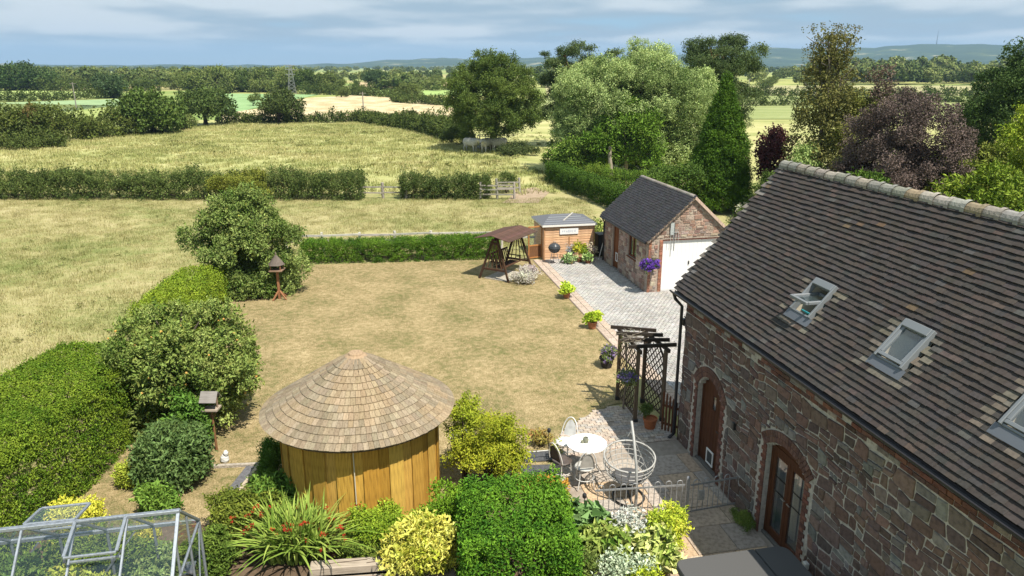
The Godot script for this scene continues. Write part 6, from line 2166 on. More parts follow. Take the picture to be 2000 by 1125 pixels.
func patio_furniture() -> void:
	rng.seed = 240
	var white := Color(0.80, 0.80, 0.79)
	var t := thing("bistro_table", "round white metal table on the patio with a small jar on it", "table", Vector3(1.51, 0, -13.48))
	var mb := MB.new()
	mb.lathe([Vector2(0, 0.675), Vector2(0.385, 0.675), Vector2(0.41, 0.685), Vector2(0.41, 0.70), Vector2(0.39, 0.708), Vector2(0, 0.706)], white, 40)
	part("table_top", mb, M.clean, t)
	for k in 3:
		var a := TAU * k / 3
		mb = MB.new()
		mb.tube([Vector3(cos(a) * 0.06, 0.675, sin(a) * 0.06), Vector3(cos(a) * 0.10, 0.36, sin(a) * 0.10), Vector3(cos(a) * 0.30, 0.012, sin(a) * 0.30)], [0.014], white, 6)
		part("leg", mb, M.paint, t)
	var j := thing("jar", "small grey-green stoneware jar on the white table", "jar", Vector3(1.49, 0.707, -13.50))
	mb = MB.new()
	mb.lathe([Vector2(0, 0), Vector2(0.055, 0.0), Vector2(0.062, 0.05), Vector2(0.052, 0.10), Vector2(0.045, 0.11), Vector2(0.038, 0.10), Vector2(0.035, 0.03), Vector2(0, 0.03)], Color(0.24, 0.25, 0.19), 14)
	part("pot", mb, M.clay, j)
	mb = MB.new()
	mb.lathe([Vector2(0, 0), Vector2(0.03, 0.0), Vector2(0.032, 0.05), Vector2(0, 0.052)], Color(0.30, 0.30, 0.22), 10, T(-0.07, 0, 0.03))
	part("candle_cup", mb, M.clay, j)
	wire_chair("bistro_chair", "white bistro chair at the lawn side of the round table", Vector3(1.12, 0.03, -13.98), 2.55 + PI, white, white)
	wire_chair("bistro_chair", "pale grey bistro chair tucked in at the near side of the table", Vector3(1.43, 0.03, -12.98), 0.15 + PI, Color(0.72, 0.72, 0.70), Color(0.52, 0.51, 0.48))
	wire_chair("bistro_chair", "dark brown seated chair at the left side of the table", Vector3(1.00, 0.03, -13.22), -0.9 + PI, Color(0.70, 0.68, 0.64), Color(0.10, 0.075, 0.065))
	# hanging pod chair
	var e := thing("pod_chair", "round wire pod chair with grey seat cushion on a curved pole", "pod chair", Vector3(2.24, 0, -12.66))
	var wire := Color(0.46, 0.455, 0.435)
	var c := Vector3(0, 0.80, 0)
	var R := 0.49
	var axis := Vector3(0.04, 0.98, 0.16).normalized()       # the open side looks up and to the front
	var ax := Vector3.RIGHT; var ay := axis.cross(ax).normalized()
	for k in 9:
		var th := lerpf(1.42, 3.0, k / 8.0)
		mb = MB.new()
		mb.ring(c + axis * cos(th) * R, ax * sin(th) * R, ay * sin(th) * R, 0.018 if k == 0 else 0.008, wire, 28, 5)
		part("wire_ring", mb, M.paint, e)
	for k in 22:
		var ph := TAU * k / 22
		var pts := []
		for i in 9:
			var th := lerpf(1.42, 3.05, i / 8.0)
			pts.append(c + axis * cos(th) * R + (ax * cos(ph) + ay * sin(ph)) * sin(th) * R)
		mb = MB.new()
		mb.tube(pts, [0.007], wire, 4, false)
		part("wire_rib", mb, M.paint, e)
	mb = MB.new()
	mb.lathe([Vector2(0, -0.07), Vector2(0.24, -0.06), Vector2(0.33, 0.0), Vector2(0.26, 0.05), Vector2(0, 0.06)], Color(0.11, 0.11, 0.115), 20, T(0, 0.42, 0.0))
	part("cushion", mb, M.matt, e)
	mb = MB.new()
	mb.tube([Vector3(0.06, 0.03, 0.52), Vector3(0.05, 0.5, 0.66), Vector3(0.03, 1.0, 0.62), Vector3(0.0, 1.45, 0.36), Vector3(0.0, 1.62, 0.05)], [0.026], Color(0.40, 0.40, 0.39), 8)
	part("pole", mb, M.paint, e)
	mb = MB.new()
	mb.tube([Vector3(0, 1.62, 0.05), Vector3(0, 1.4, 0.02)], [0.01], Color(0.3, 0.3, 0.3), 5)
	for k in 4: mb.tube([Vector3(0, 1.4, 0.02), c + axis * cos(1.42) * R + (ax * cos(k * PI / 2 + 0.6) + ay * sin(k * PI / 2 + 0.6)) * sin(1.42) * R], [0.004], Color(0.45, 0.45, 0.43), 4)
	part("hanging_chain", mb, M.paint, e)
	mb = MB.new()
	mb.ring(Vector3(0, 0.055, 0.1), Vector3(0.30, 0, 0), Vector3(0, 0, 0.34), 0.020, Color(0.03, 0.03, 0.03), 28, 6)
	mb.tube([Vector3(0.06, 0.05, 0.50), Vector3(0, 0.05, -0.22)], [0.020], Color(0.03, 0.03, 0.03), 6)
	part("base_ring", mb, M.paint, e)

	# bow-top railings, gate post and gate
	var gal := Color(0.46, 0.47, 0.48)
	var A := Vector3(1.50, 0, -11.78); var P := Vector3(3.22, 0, -11.98); var Q := Vector3(4.22, 0, -12.27)
	var rl := thing("railing", "galvanised bow-top railing beside the pod chair", "railing", A)
	bow(rl, P - A - (P - A).normalized() * 0.05, 0.72, gal, 16)
	var ps := thing("railing_post", "square galvanised post between the railing and the side gate", "post", P)
	mb = MB.new(); mb.bx(-0.028, 0.028, 0, 0.80, -0.028, 0.028, gal, 0.004)
	part("shaft", mb, M.galvanised, ps)
	mb = MB.new(); mb.lathe([Vector2(0.034, 0.80), Vector2(0.034, 0.812), Vector2(0.02, 0.835), Vector2(0, 0.84)], gal, 10)
	part("cap", mb, M.galvanised, ps)
	var gt := thing("side_gate", "galvanised bow-top gate closing the path against the barn", "gate", P + (Q - P).normalized() * 0.06)
	bow(gt, (Q - P) * 0.93, 0.70, gal, 9)
	mb = MB.new(); mb.box(Transform3D(Basis(Vector3.UP, TURN), Vector3(0.2, 0.45, 0.02)), Vector3(0.12, 0.2, 0.02), Color(0.55, 0.56, 0.56), 0.004)
	part("latch_plate", mb, M.galvanised, gt)
	var bp := thing("slate_board", "grey board standing against the barn by the side gate", "board", Vector3(4.30, 0, -12.20), TURN)
	mb = MB.new(); mb.box(T(0.0, 0.42, 0.0), Vector3(0.05, 0.84, 0.18), Color(0.15, 0.16, 0.155), 0.006)
	part("panel", mb, M.stone, bp)
	mb = MB.new(); mb.bx(-0.045, -0.026, 0, 0.86, -0.10, -0.05, gal, 0.004)
	part("edge_post", mb, M.galvanised, bp)
	# hot tub cover
	var ht := thing("hot_tub", "dark grey padded hot tub cover beside the barn", "hot tub", Vector3(3.55, 0, -8.9), TURN)
	mb = MB.new()
	mb.box(T(0, 0.36, 0), Vector3(1.72, 0.72, 1.72), Color(0.05, 0.045, 0.04), 0.03)
	part("cabinet", mb, M.wood, ht)
	for s in 2:
		mb = MB.new()
		var x0 := -0.93 if s == 0 else 0.42; var x1 := 0.405 if s == 0 else 0.93
		var rr := 0.16
		var pl := []
		for q in [[x0, -0.93, 1 if s == 0 else 0], [x1, -0.93, 0 if s == 0 else 1], [x1, 0.93, 0 if s == 0 else 1], [x0, 0.93, 1 if s == 0 else 0]]:
			if q[2]:
				for i in 6:
					var an := 0.0
					if q[0] < 0 and q[1] < 0: an = PI + PI / 2 * i / 5.0
					elif q[0] > 0 and q[1] < 0: an = -PI / 2 + PI / 2 * i / 5.0
					elif q[0] > 0: an = PI / 2 * i / 5.0
					else: an = PI / 2 + PI / 2 * i / 5.0
					pl.append(Vector2(q[0] - signf(q[0]) * rr + cos(an) * rr, q[1] - signf(q[1]) * rr + sin(an) * rr))
			else: pl.append(Vector2(q[0], q[1]))
		mb.prism(pl, 0.72, 0.82, Transform3D(Basis(Vector3(1, 0, 0), Vector3(0, 0, 1), Vector3(0, 1, 0)), Vector3.ZERO), Color(0.11, 0.11, 0.113), 0.02)
		part("cover_panel", mb, M.matt, ht)
	# garden lights
	for q in [[0.80, -14.5, "black stake light at the lawn edge beside the slate slabs"], [1.33, -11.95, "black stake light at the railing end beside the blue hosta"]]:
		var l := thing("stake_light", q[2], "garden light", Vector3(q[0], 0, q[1]), 0, "black stake lights")
		mb = MB.new(); mb.tube([Vector3.ZERO, Vector3(0, 0.42, 0)], [0.008], Color(0.03, 0.03, 0.03), 5)
		part("stake", mb, M.clean, l)
		mb = MB.new(); mb.lathe([Vector2(0.02, 0.40), Vector2(0.038, 0.42), Vector2(0.042, 0.47), Vector2(0.03, 0.495), Vector2(0, 0.50)], Color(0.025, 0.025, 0.028), 10)
		part("head", mb, M.clean, l)
	var wr := thing("low_rail", "thin white rail over the slate slabs by the patio", "rail", Vector3(0.22, 0, -13.95))
	mb = MB.new(); mb.tube([Vector3(0, 0.22, 0), Vector3(0.78, 0.24, -0.1)], [0.012], Color(0.6, 0.6, 0.58), 6)
	part("rail", mb, M.paint, wr)
	for x in [0.05, 0.74]:
		mb = MB.new(); mb.tube([Vector3(x, 0, -0.1 * x), Vector3(x, 0.23, -0.1 * x)], [0.01], Color(0.6, 0.6, 0.58), 5)
		part("support", mb, M.paint, wr)
func bow(o: Node3D, d: Vector3, h: float, col: Color, n: int) -> void:
	var mb := MB.new()
	mb.bar(Vector3(0, h - 0.06, 0), d + Vector3(0, h - 0.06, 0), 0.012, 0.035, col, Vector3.UP)
	part("top_rail", mb, M.galvanised, o)
	mb = MB.new()
	mb.bar(Vector3(0, 0.09, 0), d + Vector3(0, 0.09, 0), 0.012, 0.035, col, Vector3.UP)
	part("bottom_rail", mb, M.galvanised, o)
	for k in n / 2:
		var a := d * ((k * 2 + 0.5) / n); var b := d * ((k * 2 + 1.5) / n)
		var r := (b - a).length() / 2
		var pts := [a + Vector3(0, 0.07, 0), a + Vector3(0, h - 0.01, 0)]
		for i in 5:
			var t := PI * (i + 1) / 6.0
			pts.append((a + b) / 2 - (b - a) / 2 * cos(t) + Vector3(0, h - 0.01 + sin(t) * r, 0))
		pts.append(b + Vector3(0, h - 0.01, 0)); pts.append(b + Vector3(0, 0.07, 0))
		mb = MB.new()
		mb.tube(pts, [0.0085], col, 5)
		part("bow_bar", mb, M.galvanised, o)

# ---------- bird tables and small things ----------
func ornaments() -> void:
	rng.seed = 250
	var o := thing("bird_table", "wooden bird table with a small pointed roof beside the fruit tree", "bird table", Vector3(-8.33, 0, -25.4))
	var wc := Color(0.36, 0.17, 0.09)
	var mb := MB.new(); mb.bx(-0.04, 0.04, 0, 1.05, -0.04, 0.04, wc, 0.006)
	part("post", mb, M.wood, o)
	for k in 4:
		var a := k * PI / 2 + 0.5
		mb = MB.new(); mb.bar(Vector3(cos(a) * 0.03, 0.30, sin(a) * 0.03), Vector3(cos(a) * 0.32, 0.02, sin(a) * 0.32), 0.045, 0.045, wc, Vector3.UP)
		part("foot", mb, M.wood, o)
	mb = MB.new(); mb.box(T(0, 1.08, 0), Vector3(0.46, 0.05, 0.46), Color(0.30, 0.2, 0.14), 0.006)
	part("tray", mb, M.wood_x, o)
	for k in 4:
		mb = MB.new()
		mb.bx(-0.015, 0.015, 1.1, 1.30, -0.015, 0.015, wc)
		var p := part("roof_support", mb, M.wood, o)
		p.position = Vector3(0.17 * (1 if k % 2 else -1), 0, 0.17 * (1 if k < 2 else -1))
	mb = MB.new(); mb.lathe([Vector2(0.31, 1.28), Vector2(0.0, 1.66)], Color(0.16, 0.13, 0.11), 6)
	part("roof", mb, M.wood, o)
	mb = MB.new(); mb.lathe([Vector2(0.02, 1.64), Vector2(0.03, 1.68), Vector2(0.0, 1.74)], Color(0.2, 0.16, 0.13), 8)
	part("finial", mb, M.wood, o)
	var b := thing("bird_feeder", "small weathered bird table under the apple tree, with a flat tray", "bird table", Vector3(-6.42, 0, -14.45))
	b.scale = Vector3(0.78, 0.95, 0.78)
	mb = MB.new(); mb.tube([Vector3(0.02, 0, 0.02), Vector3(0, 1.02, 0)], [0.035, 0.03], Color(0.26, 0.14, 0.07), 7)
	part("post", mb, M.wood, b)
	for s in [-1, 1]:
		mb = MB.new(); mb.bar(Vector3(0, 0.78, 0), Vector3(s * 0.14, 1.0, 0), 0.03, 0.03, Color(0.26, 0.14, 0.07))
		part("bracket", mb, M.wood, b)
	mb = MB.new(); mb.box(T(0, 1.05, 0), Vector3(0.44, 0.05, 0.34), Color(0.40, 0.34, 0.27), 0.006)
	part("tray", mb, M.wood_x, b)
	for s in [-1, 1]:
		mb = MB.new(); mb.box(Transform3D(Basis(Vector3.RIGHT, s * 0.75), Vector3(0, 1.36, s * 0.11)), Vector3(0.46, 0.02, 0.3), Color(0.27, 0.25, 0.235), 0.004)
		part("roof_board", mb, M.wood_x, b)
	for s in [-1, 1]:
		mb = MB.new(); mb.bx(s * 0.18 - 0.012, s * 0.18 + 0.012, 1.07, 1.42, -0.02, 0.02, Color(0.35, 0.25, 0.17))
		part("roof_support", mb, M.wood, b)
	var w := thing("stone_ornament", "white crouching garden ornament on the grass beside the round bush", "ornament", Vector3(-6.05, 0, -13.95), 0.5)
	mb = MB.new(); mb.lathe([Vector2(0.07, 0), Vector2(0.09, 0.05), Vector2(0.08, 0.13), Vector2(0.04, 0.18), Vector2(0, 0.19)], Color(0.72, 0.72, 0.70), 12)
	part("body", mb, M.stone, w)
	mb = MB.new(); mb.lathe([Vector2(0, 0.16), Vector2(0.05, 0.18), Vector2(0.055, 0.23), Vector2(0.03, 0.27), Vector2(0, 0.275)], Color(0.74, 0.74, 0.72), 12, T(0.03, 0, 0.03))
	part("head", mb, M.stone, w)
	# old railway sleepers at the front bed
	for q in [[-3.25, -1.0, 0.14, -10.16, -10.42, Color(0.42, 0.36, 0.29), "upper weathered timber sleeper below the red-flowered plant"], [-3.6, -0.9, 0.0, -9.88, -10.16, Color(0.36, 0.30, 0.24), "lower weathered timber sleeper at the picture's bottom edge"]]:
		mb = MB.new()
		mb.bar(Vector3(q[0], 0.10 + q[2], q[3]), Vector3(q[1], 0.10 + q[2], q[4]), 0.22, 0.15, q[5], Vector3.UP, 0.015)
		for k in 3: mb.bar(Vector3(q[0] + 0.3 + k * 0.6, 0.178 + q[2], q[3] - 0.02 * k - 0.03), Vector3(q[0] + 0.9 + k * 0.5, 0.178 + q[2], q[4] + 0.12 - 0.03 * k), 0.012, 0.008, Color(0.12, 0.09, 0.07))
		tag(part("timber_sleeper", mb, M.wood_x, self), q[6], "sleeper", "old timber sleepers")

# ---------- garden trees ----------
func garden_trees() -> void:
	rng.seed = 300
	var L := []
	var k := 0
	# the big pale willow
	L = dome(Vector3(0, 4.75, 0), Vector3(6.9, 5.0, 4.9), 150, 0.15, -0.85)
	L.append([Vector3(-3.8, 3.2, 1.5), Vector3(2.2, 2.0, 2.0)]); L.append([Vector3(3.4, 3.4, 1.2), Vector3(2.4, 2.2, 2.0)])
	tree("willow_tree", "huge rounded silvery-leaved tree behind the garage", Vector3(9.3, 0, -58.5), L, 4.6, 0.35, clumps.fine, 1.3, 0.40, Color(0.045, 0.085, 0.016), Color(0.36, 0.42, 0.22), Color(0.12, 0.10, 0.08), "", 0.78)
	rng.seed = 301
	L = heap(Vector3(0, 3.0, 0), Vector3(3.4, 2.9, 2.2), 30, 0.20, 0.30, -0.8)
	tree("broadleaf_tree", "bright green leafy tree before the silvery tree, with a pale trunk", Vector3(8.3, 0, -54.2), L, 2.6, 0.17, clumps.mid, 1.4, 0.46, Color(0.065, 0.125, 0.018), Color(0.125, 0.20, 0.035), Color(0.34, 0.30, 0.24), "", 0.66)
	rng.seed = 302
	bush("broadleaf_bush", "pale fresh-green bush at the field corner of the dark clipped hedge", "bush", Vector3(4.6, 0, -55.0), heap(Vector3(0, 1.6, 0), Vector3(2.2, 1.5, 1.5), 11, 0.34, 0.46), clumps.mid, 1.3, 0.46, Color(0.09, 0.15, 0.03), Color(0.18, 0.26, 0.06))
	var tr := thing("pale_trunk", "pale bare lower trunk rising from the shade by the clipped hedges", "tree trunk", Vector3(7.0, 0, -53.0))
	var mb := MB.new(); mb.tube([Vector3(0.1, 0, 0), Vector3(0, 1.2, 0), Vector3(-0.1, 1.9, 0.1), Vector3(-0.1, 2.6, 0.1)], [0.2, 0.16, 0.13, 0.12], Color(0.40, 0.35, 0.28), 9)
	part("bark", mb, M.bark, tr)
	k = 0
	for p in [[4.4, -58.5, 2.6, 2.2], [7.2, -59.5, 2.8, 2.3], [10.4, -57.5, 3.0, 2.4], [13.4, -57.0, 3.2, 2.4], [16.0, -56.0, 3.0, 2.2]]:
		rng.seed = 304 + k
		bush("understorey_bush", "deep green understorey bush beneath the silvery tree, %s from the field side" % ORDER[k], "bush", Vector3(p[0], 0, p[1]), heap(Vector3(0, p[2] * 0.5, 0), Vector3(p[3], p[2] * 0.55, 1.5), 20, 0.24, 0.36, -0.9), clumps.mid, 1.3, 0.42, Color(0.045, 0.085, 0.016), Color(0.11, 0.17, 0.035), "understorey bushes beneath the silvery tree")
		k += 1
	# pines
	k = 0
	for p in [[5.6, -78.0, 10.6, 2.6, "dark pine with open tiers rising between oak and silvery tree"], [10.9, -72.0, 9.9, 2.0, "small dark pine top just behind the silvery tree's crest"], [18.6, -70.0, 11.0, 3.6, "broad blue-green pine behind the right shoulder of the silvery tree"]]:
		rng.seed = 310 + k
		L = []
		for i in 52:
			var a := rf(0, TAU); var t := rf(0.0, 1.0)
			L.append([Vector3(cos(a) * p[3] * rf(0.3, 1.0), p[2] * (0.28 + 0.67 * t) + rf(-0.2, 0.2), sin(a) * p[3] * rf(0.2, 0.95)), Vector3(p[3] * 0.32, p[3] * 0.16, p[3] * 0.32) * rf(0.6, 1.2)])
		tree("pine_tree", p[4], Vector3(p[0], 0, p[1]), L, p[2] * 0.85, 0.24, clumps.fine, 1.5, 0.48, Color(0.032, 0.055, 0.022), Color(0.100, 0.130, 0.058), Color(0.20, 0.11, 0.06), "pines behind the garden trees", 0.6)
		k += 1
	# dark upright conifer by the garage
	rng.seed = 320
	L = []
	for i in 150:
		var t := pow(i / 149.0, 1.15)
		var w := 1.75 * (1.0 - pow(t, 1.7)) + 0.03
		var a := i * 2.39996
		L.append([Vector3(cos(a) * w * 0.80, 0.4 + t * 6.9, sin(a) * w * 0.80), Vector3(w * 0.20 + 0.16, 0.42, w * 0.20 + 0.16)])
	neat = true
	tree("conifer_tree", "dense dark green cone-shaped conifer beside the garage roof", Vector3(11.9, 0, -42.6), L, 5.5, 0.18, clumps.fine, 1.4, 0.30, Color(0.028, 0.065, 0.008), Color(0.080, 0.145, 0.016), Color(0.09, 0.07, 0.05), "", 0.8)
	neat = false
	rng.seed = 321
	bush("evergreen_bush", "dark green bush filling the shade behind the garage ridge", "bush", Vector3(9.2, 0, -41.5), heap(Vector3(0, 1.5, 0), Vector3(2.0, 1.6, 1.5), 16, 0.3, 0.42), clumps.fine, 1.4, 0.4, Color(0.04, 0.075, 0.015), Color(0.09, 0.14, 0.03))
	rng.seed = 322
	tree("plum_tree", "small dark purple tree between the conifer and the brown-green tall tree", Vector3(14.3, 0, -41.5), heap(Vector3(0, 3.4, 0), Vector3(0.95, 2.3, 0.95), 9, 0.5, 0.7), 2.5, 0.1, clumps.mid, 1.3, 0.4, Color(0.045, 0.018, 0.025), Color(0.09, 0.030, 0.042), Color(0.06, 0.05, 0.045), "", 0.62)
	rng.seed = 323
	bush("evergreen_bush", "light green feathery bush below the purple plum tree", "bush", Vector3(14.2, 0, -37.0), heap(Vector3(0, 2.4, 0), Vector3(1.1, 2.0, 1.0), 8, 0.45, 0.55), clumps.fine, 1.3, 0.4, Color(0.13, 0.19, 0.05), Color(0.28, 0.34, 0.16))
	# tall thin-crowned brownish tree
	rng.seed = 330
	L = []
	for i in 115:
		var t := pow(rf(0, 1), 1.15)
		var w := 2.6 * (1.0 - pow(t, 1.5) * 0.85)
		var a := rf(0, TAU)
		L.append([Vector3(cos(a) * w * rf(0.2, 0.95), 0.9 + t * 8.4, sin(a) * w * rf(0.2, 0.95)), Vector3(0.58, 0.55, 0.58) * rf(0.6, 1.1)])
	var bt := tree("birch_tree", "tall loose brownish-green tree with a thin ragged top", Vector3(15.65, 0, -38.0), L, 8.8, 0.2, clumps.sparse, 1.25, 0.40, Color(0.085, 0.085, 0.030), Color(0.165, 0.150, 0.060), Color(0.20, 0.17, 0.14), "", 0.42)
	var tw := []
	for i in 260:
		var a := rf(0, TAU)
		tw.append([Vector3(cos(a) * rf(0, 1.5), rf(7.2, 9.9), sin(a) * rf(0, 1.0)), Vector3.UP, 0.3, Color(0.14, 0.11, 0.06).lerp(Color(0.09, 0.10, 0.035), rf(0, 1))])
	scatter("crown_tip_leaves", bt, clumps.sparse, M.leaf, tw, 0.8)
	mb = MB.new()
	for i in 26:
		var a := rf(0, TAU); var h := rf(5.5, 8.5)
		mb.tube([Vector3(0, h * 0.8, 0), Vector3(cos(a) * 0.6, h + 0.6, sin(a) * 0.6), Vector3(cos(a) * 1.3, h + rf(0.4, 1.5), sin(a) * 1.1)], [0.05, 0.03, 0.012], Color(0.26, 0.23, 0.20), 4)
	part("bare_branches", mb, M.bark, bt)
	rng.seed = 331
	tree("birch_tree", "olive-yellow leafy tree filling the gap before the copper tree", Vector3(17.0, 0, -37.0), heap(Vector3(0, 4.5, 0), Vector3(1.5, 3.0, 1.4), 14, 0.36, 0.5), 4.0, 0.12, clumps.fine, 1.2, 0.42, Color(0.10, 0.12, 0.03), Color(0.20, 0.20, 0.06), Color(0.15, 0.12, 0.1), "", 0.55)
	# copper tree
	rng.seed = 340
	L = dome(Vector3(0, 3.7, 0), Vector3(2.85, 3.5, 2.5), 110, 0.16, -0.9)
	for q in [Vector3(1.3, 3.6, 0.6), Vector3(1.6, 2.8, 0.4), Vector3(0.9, 4.4, 0.3), Vector3(-0.6, 3.2, 0.8), Vector3(1.7, 3.9, -0.3)]: L.append([q, Vector3(0.75, 0.7, 0.75)])
	tree("copper_tree", "wide dark purple copper-leaved tree behind the barn ridge", Vector3(17.3, 0, -33.0), L, 3.6, 0.2, clumps.sparse, 3.0, 0.26, Color(0.055, 0.040, 0.044), Color(0.150, 0.108, 0.122), Color(0.09, 0.075, 0.07), "", 0.55)
	rng.seed = 341
	L = []
	for i in 9: L.append([Vector3(rf(-0.5, 0.5), 5.5 + i * 0.28, rf(-0.5, 0.5)), Vector3(0.55, 0.5, 0.55) * (1.2 - i * 0.07)])
	tree("copper_tree", "narrow purple-grey tree top rising behind the wide copper tree", Vector3(17.9, 0, -37.0), L, 6.0, 0.12, clumps.sparse, 1.5, 0.32, Color(0.075, 0.050, 0.052), Color(0.14, 0.10, 0.10), Color(0.09, 0.075, 0.07), "", 0.3)
	k = 0
	for p in [[12.9, -36.2, 3.0, 1.5, "dark shrub in the gap between conifer and barn verge"], [11.2, -34.0, 1.7, 1.2, "low dark shrub behind the barn's far corner"], [16.4, -33.5, 3.4, 1.7, "dark green shrub under the copper tree's left side"]]:
		rng.seed = 345 + k
		bush("evergreen_bush", p[4], "bush", Vector3(p[0], 0, p[1]), heap(Vector3(0, p[2] * 0.52, 0), Vector3(p[3], p[2] * 0.52, p[3]), 18, 0.26, 0.4, -0.9), clumps.fine, 1.4, 0.32, Color(0.035, 0.06, 0.014), Color(0.085, 0.125, 0.03))
		k += 1
	# right edge
	rng.seed = 350
	tree("broadleaf_tree", "tall very dark tree cut by the picture's right edge", Vector3(30.2, 0, -45.0), heap(Vector3(0, 5.6, 0), Vector3(4.2, 5.0, 3.6), 50, 0.2, 0.3, -0.95), 5.0, 0.3, clumps.fine, 1.3, 0.46, Color(0.022, 0.045, 0.014), Color(0.050, 0.080, 0.024), Color(0.07, 0.06, 0.05), "", 0.68)
	rng.seed = 351
	tree("acacia_tree", "bright yellow-green tree at the picture's right edge", Vector3(18.5, 0, -25.0), heap(Vector3(0, 5.2, 0), Vector3(2.2, 2.3, 2.0), 40, 0.2, 0.3, -0.95), 4.6, 0.14, clumps.fine, 1.2, 0.34, Color(0.12, 0.17, 0.020), Color(0.25, 0.29, 0.04), Color(0.12, 0.1, 0.08), "", 0.55)
	k = 0
	for p in [[13.2, -25.5, 4.5, 1.9, Color(0.045, 0.085, 0.018), Color(0.10, 0.16, 0.03), "dark ivy-like shrub just above the barn ridge"], [15.6, -23.6, 5.0, 2.0, Color(0.09, 0.14, 0.02), Color(0.19, 0.24, 0.04), "yellowish-green shrub over the barn ridge below the yellow tree"], [18.4, -23.0, 5.2, 2.4, Color(0.045, 0.085, 0.018), Color(0.10, 0.155, 0.03), "mid-green shrub over the ridge at the right edge"], [11.0, -24.5, 4.2, 1.7, Color(0.05, 0.08, 0.025), Color(0.09, 0.125, 0.04), "low grey-green shrub beneath the copper tree"], [20.4, -32.0, 5.4, 2.6, Color(0.10, 0.13, 0.03), Color(0.20, 0.22, 0.06), "olive shrub between the copper and yellow trees"]]:
		rng.seed = 360 + k
		bush("garden_shrub", p[6], "shrub", Vector3(p[0], 0, p[1]), heap(Vector3(0, p[2] - p[3] * 0.95, 0), Vector3(p[3] * 1.15, p[3], p[3]), 22, 0.24, 0.36, -0.95), clumps.mid, 1.4, 0.34, p[4], p[5], "", 0.75)
		k += 1
	rng.seed = 367
	mb = MB.new()
	# dark evergreen bank under the trees so that the garden beyond stays closed
	bush("evergreen_bush", "deep shaded evergreens under the tall brownish tree", "bush", Vector3(15.4, 0, -35.0), heap(Vector3(0, 1.8, 0), Vector3(2.6, 2.0, 1.6), 12, 0.34, 0.46), clumps.fine, 1.4, 0.4, Color(0.035, 0.055, 0.016), Color(0.075, 0.10, 0.03))
	bush("flowering_bush", "small white-flowered bush at the foot of the conifer", "bush", Vector3(12.0, 0, -37.0), heap(Vector3(0, 0.8, 0), Vector3(0.5, 0.8, 0.5), 5, 0.5, 0.6), clumps.mid, 1.3, 0.25, Color(0.5, 0.52, 0.42), Color(0.66, 0.66, 0.58))
	# clipped hedges right of the gateway
	var ya := Color(0.028, 0.060, 0.010); var yb := Color(0.065, 0.115, 0.018)
	hedge("clipped_hedge", "dark clipped hedge running from the gateway to the garage", [Vector3(2.9, 1.35, -54.2), Vector3(4.6, 1.35, -48.0), Vector3(6.6, 1.3, -42.0)], 1.1, clumps.fine, 2.3, 0.26, ya, yb, 0.05)
	hedge("clipped_hedge", "short clipped hedge block under the pale trunk", [Vector3(6.3, 1.3, -50.3), Vector3(8.8, 1.3, -49.2)], 1.1, clumps.fine, 1.6, 0.26, Color(0.05, 0.10, 0.015), Color(0.12, 0.18, 0.03), 0.08)
	hedge("clipped_hedge", "yellow-green clipped block between the dark hedge and the trunk", [Vector3(5.2, 1.5, -51.5), Vector3(6.6, 1.5, -51.0)], 1.0, clumps.fine, 1.6, 0.26, Color(0.08, 0.13, 0.02), Color(0.15, 0.20, 0.035), 0.08)
	var nettles := []
	for i in 220: nettles.append([Vector3(rf(2.5, 4.6), rf(0.1, 0.5), rf(-36.5, -33.5)), Vector3.UP, rf(0.3, 0.5), Color(0.13, 0.20, 0.04).lerp(Color(0.34, 0.32, 0.14), rf(0, 1))])
	var ne := scatter("rough_grass", self, clumps.spray, M.leaf, nettles, 0.4)
	stuff(ne); tag(ne, "rough tall weeds behind the shed", "weeds")

func fruit(o: Node3D, pts: Array, r: float, col: Color, count: int) -> void:
	var where := []
	for i in count:
		var w: Array = pts[rng.randi() % pts.size()]
		where.append([w[0] + w[1] * 0.03, Vector3.UP, r * rf(0.8, 1.2), vary(col, 0.25)])
	var mb := MB.new()
	mb.lathe([Vector2(0, -1), Vector2(0.7, -0.72), Vector2(1, 0), Vector2(0.75, 0.7), Vector2(0.2, 0.92), Vector2(0, 0.85)], Color.WHITE, 8)
	stuff(scatter("fruit", o, mb.mesh(), M.petal, where, 0.3))

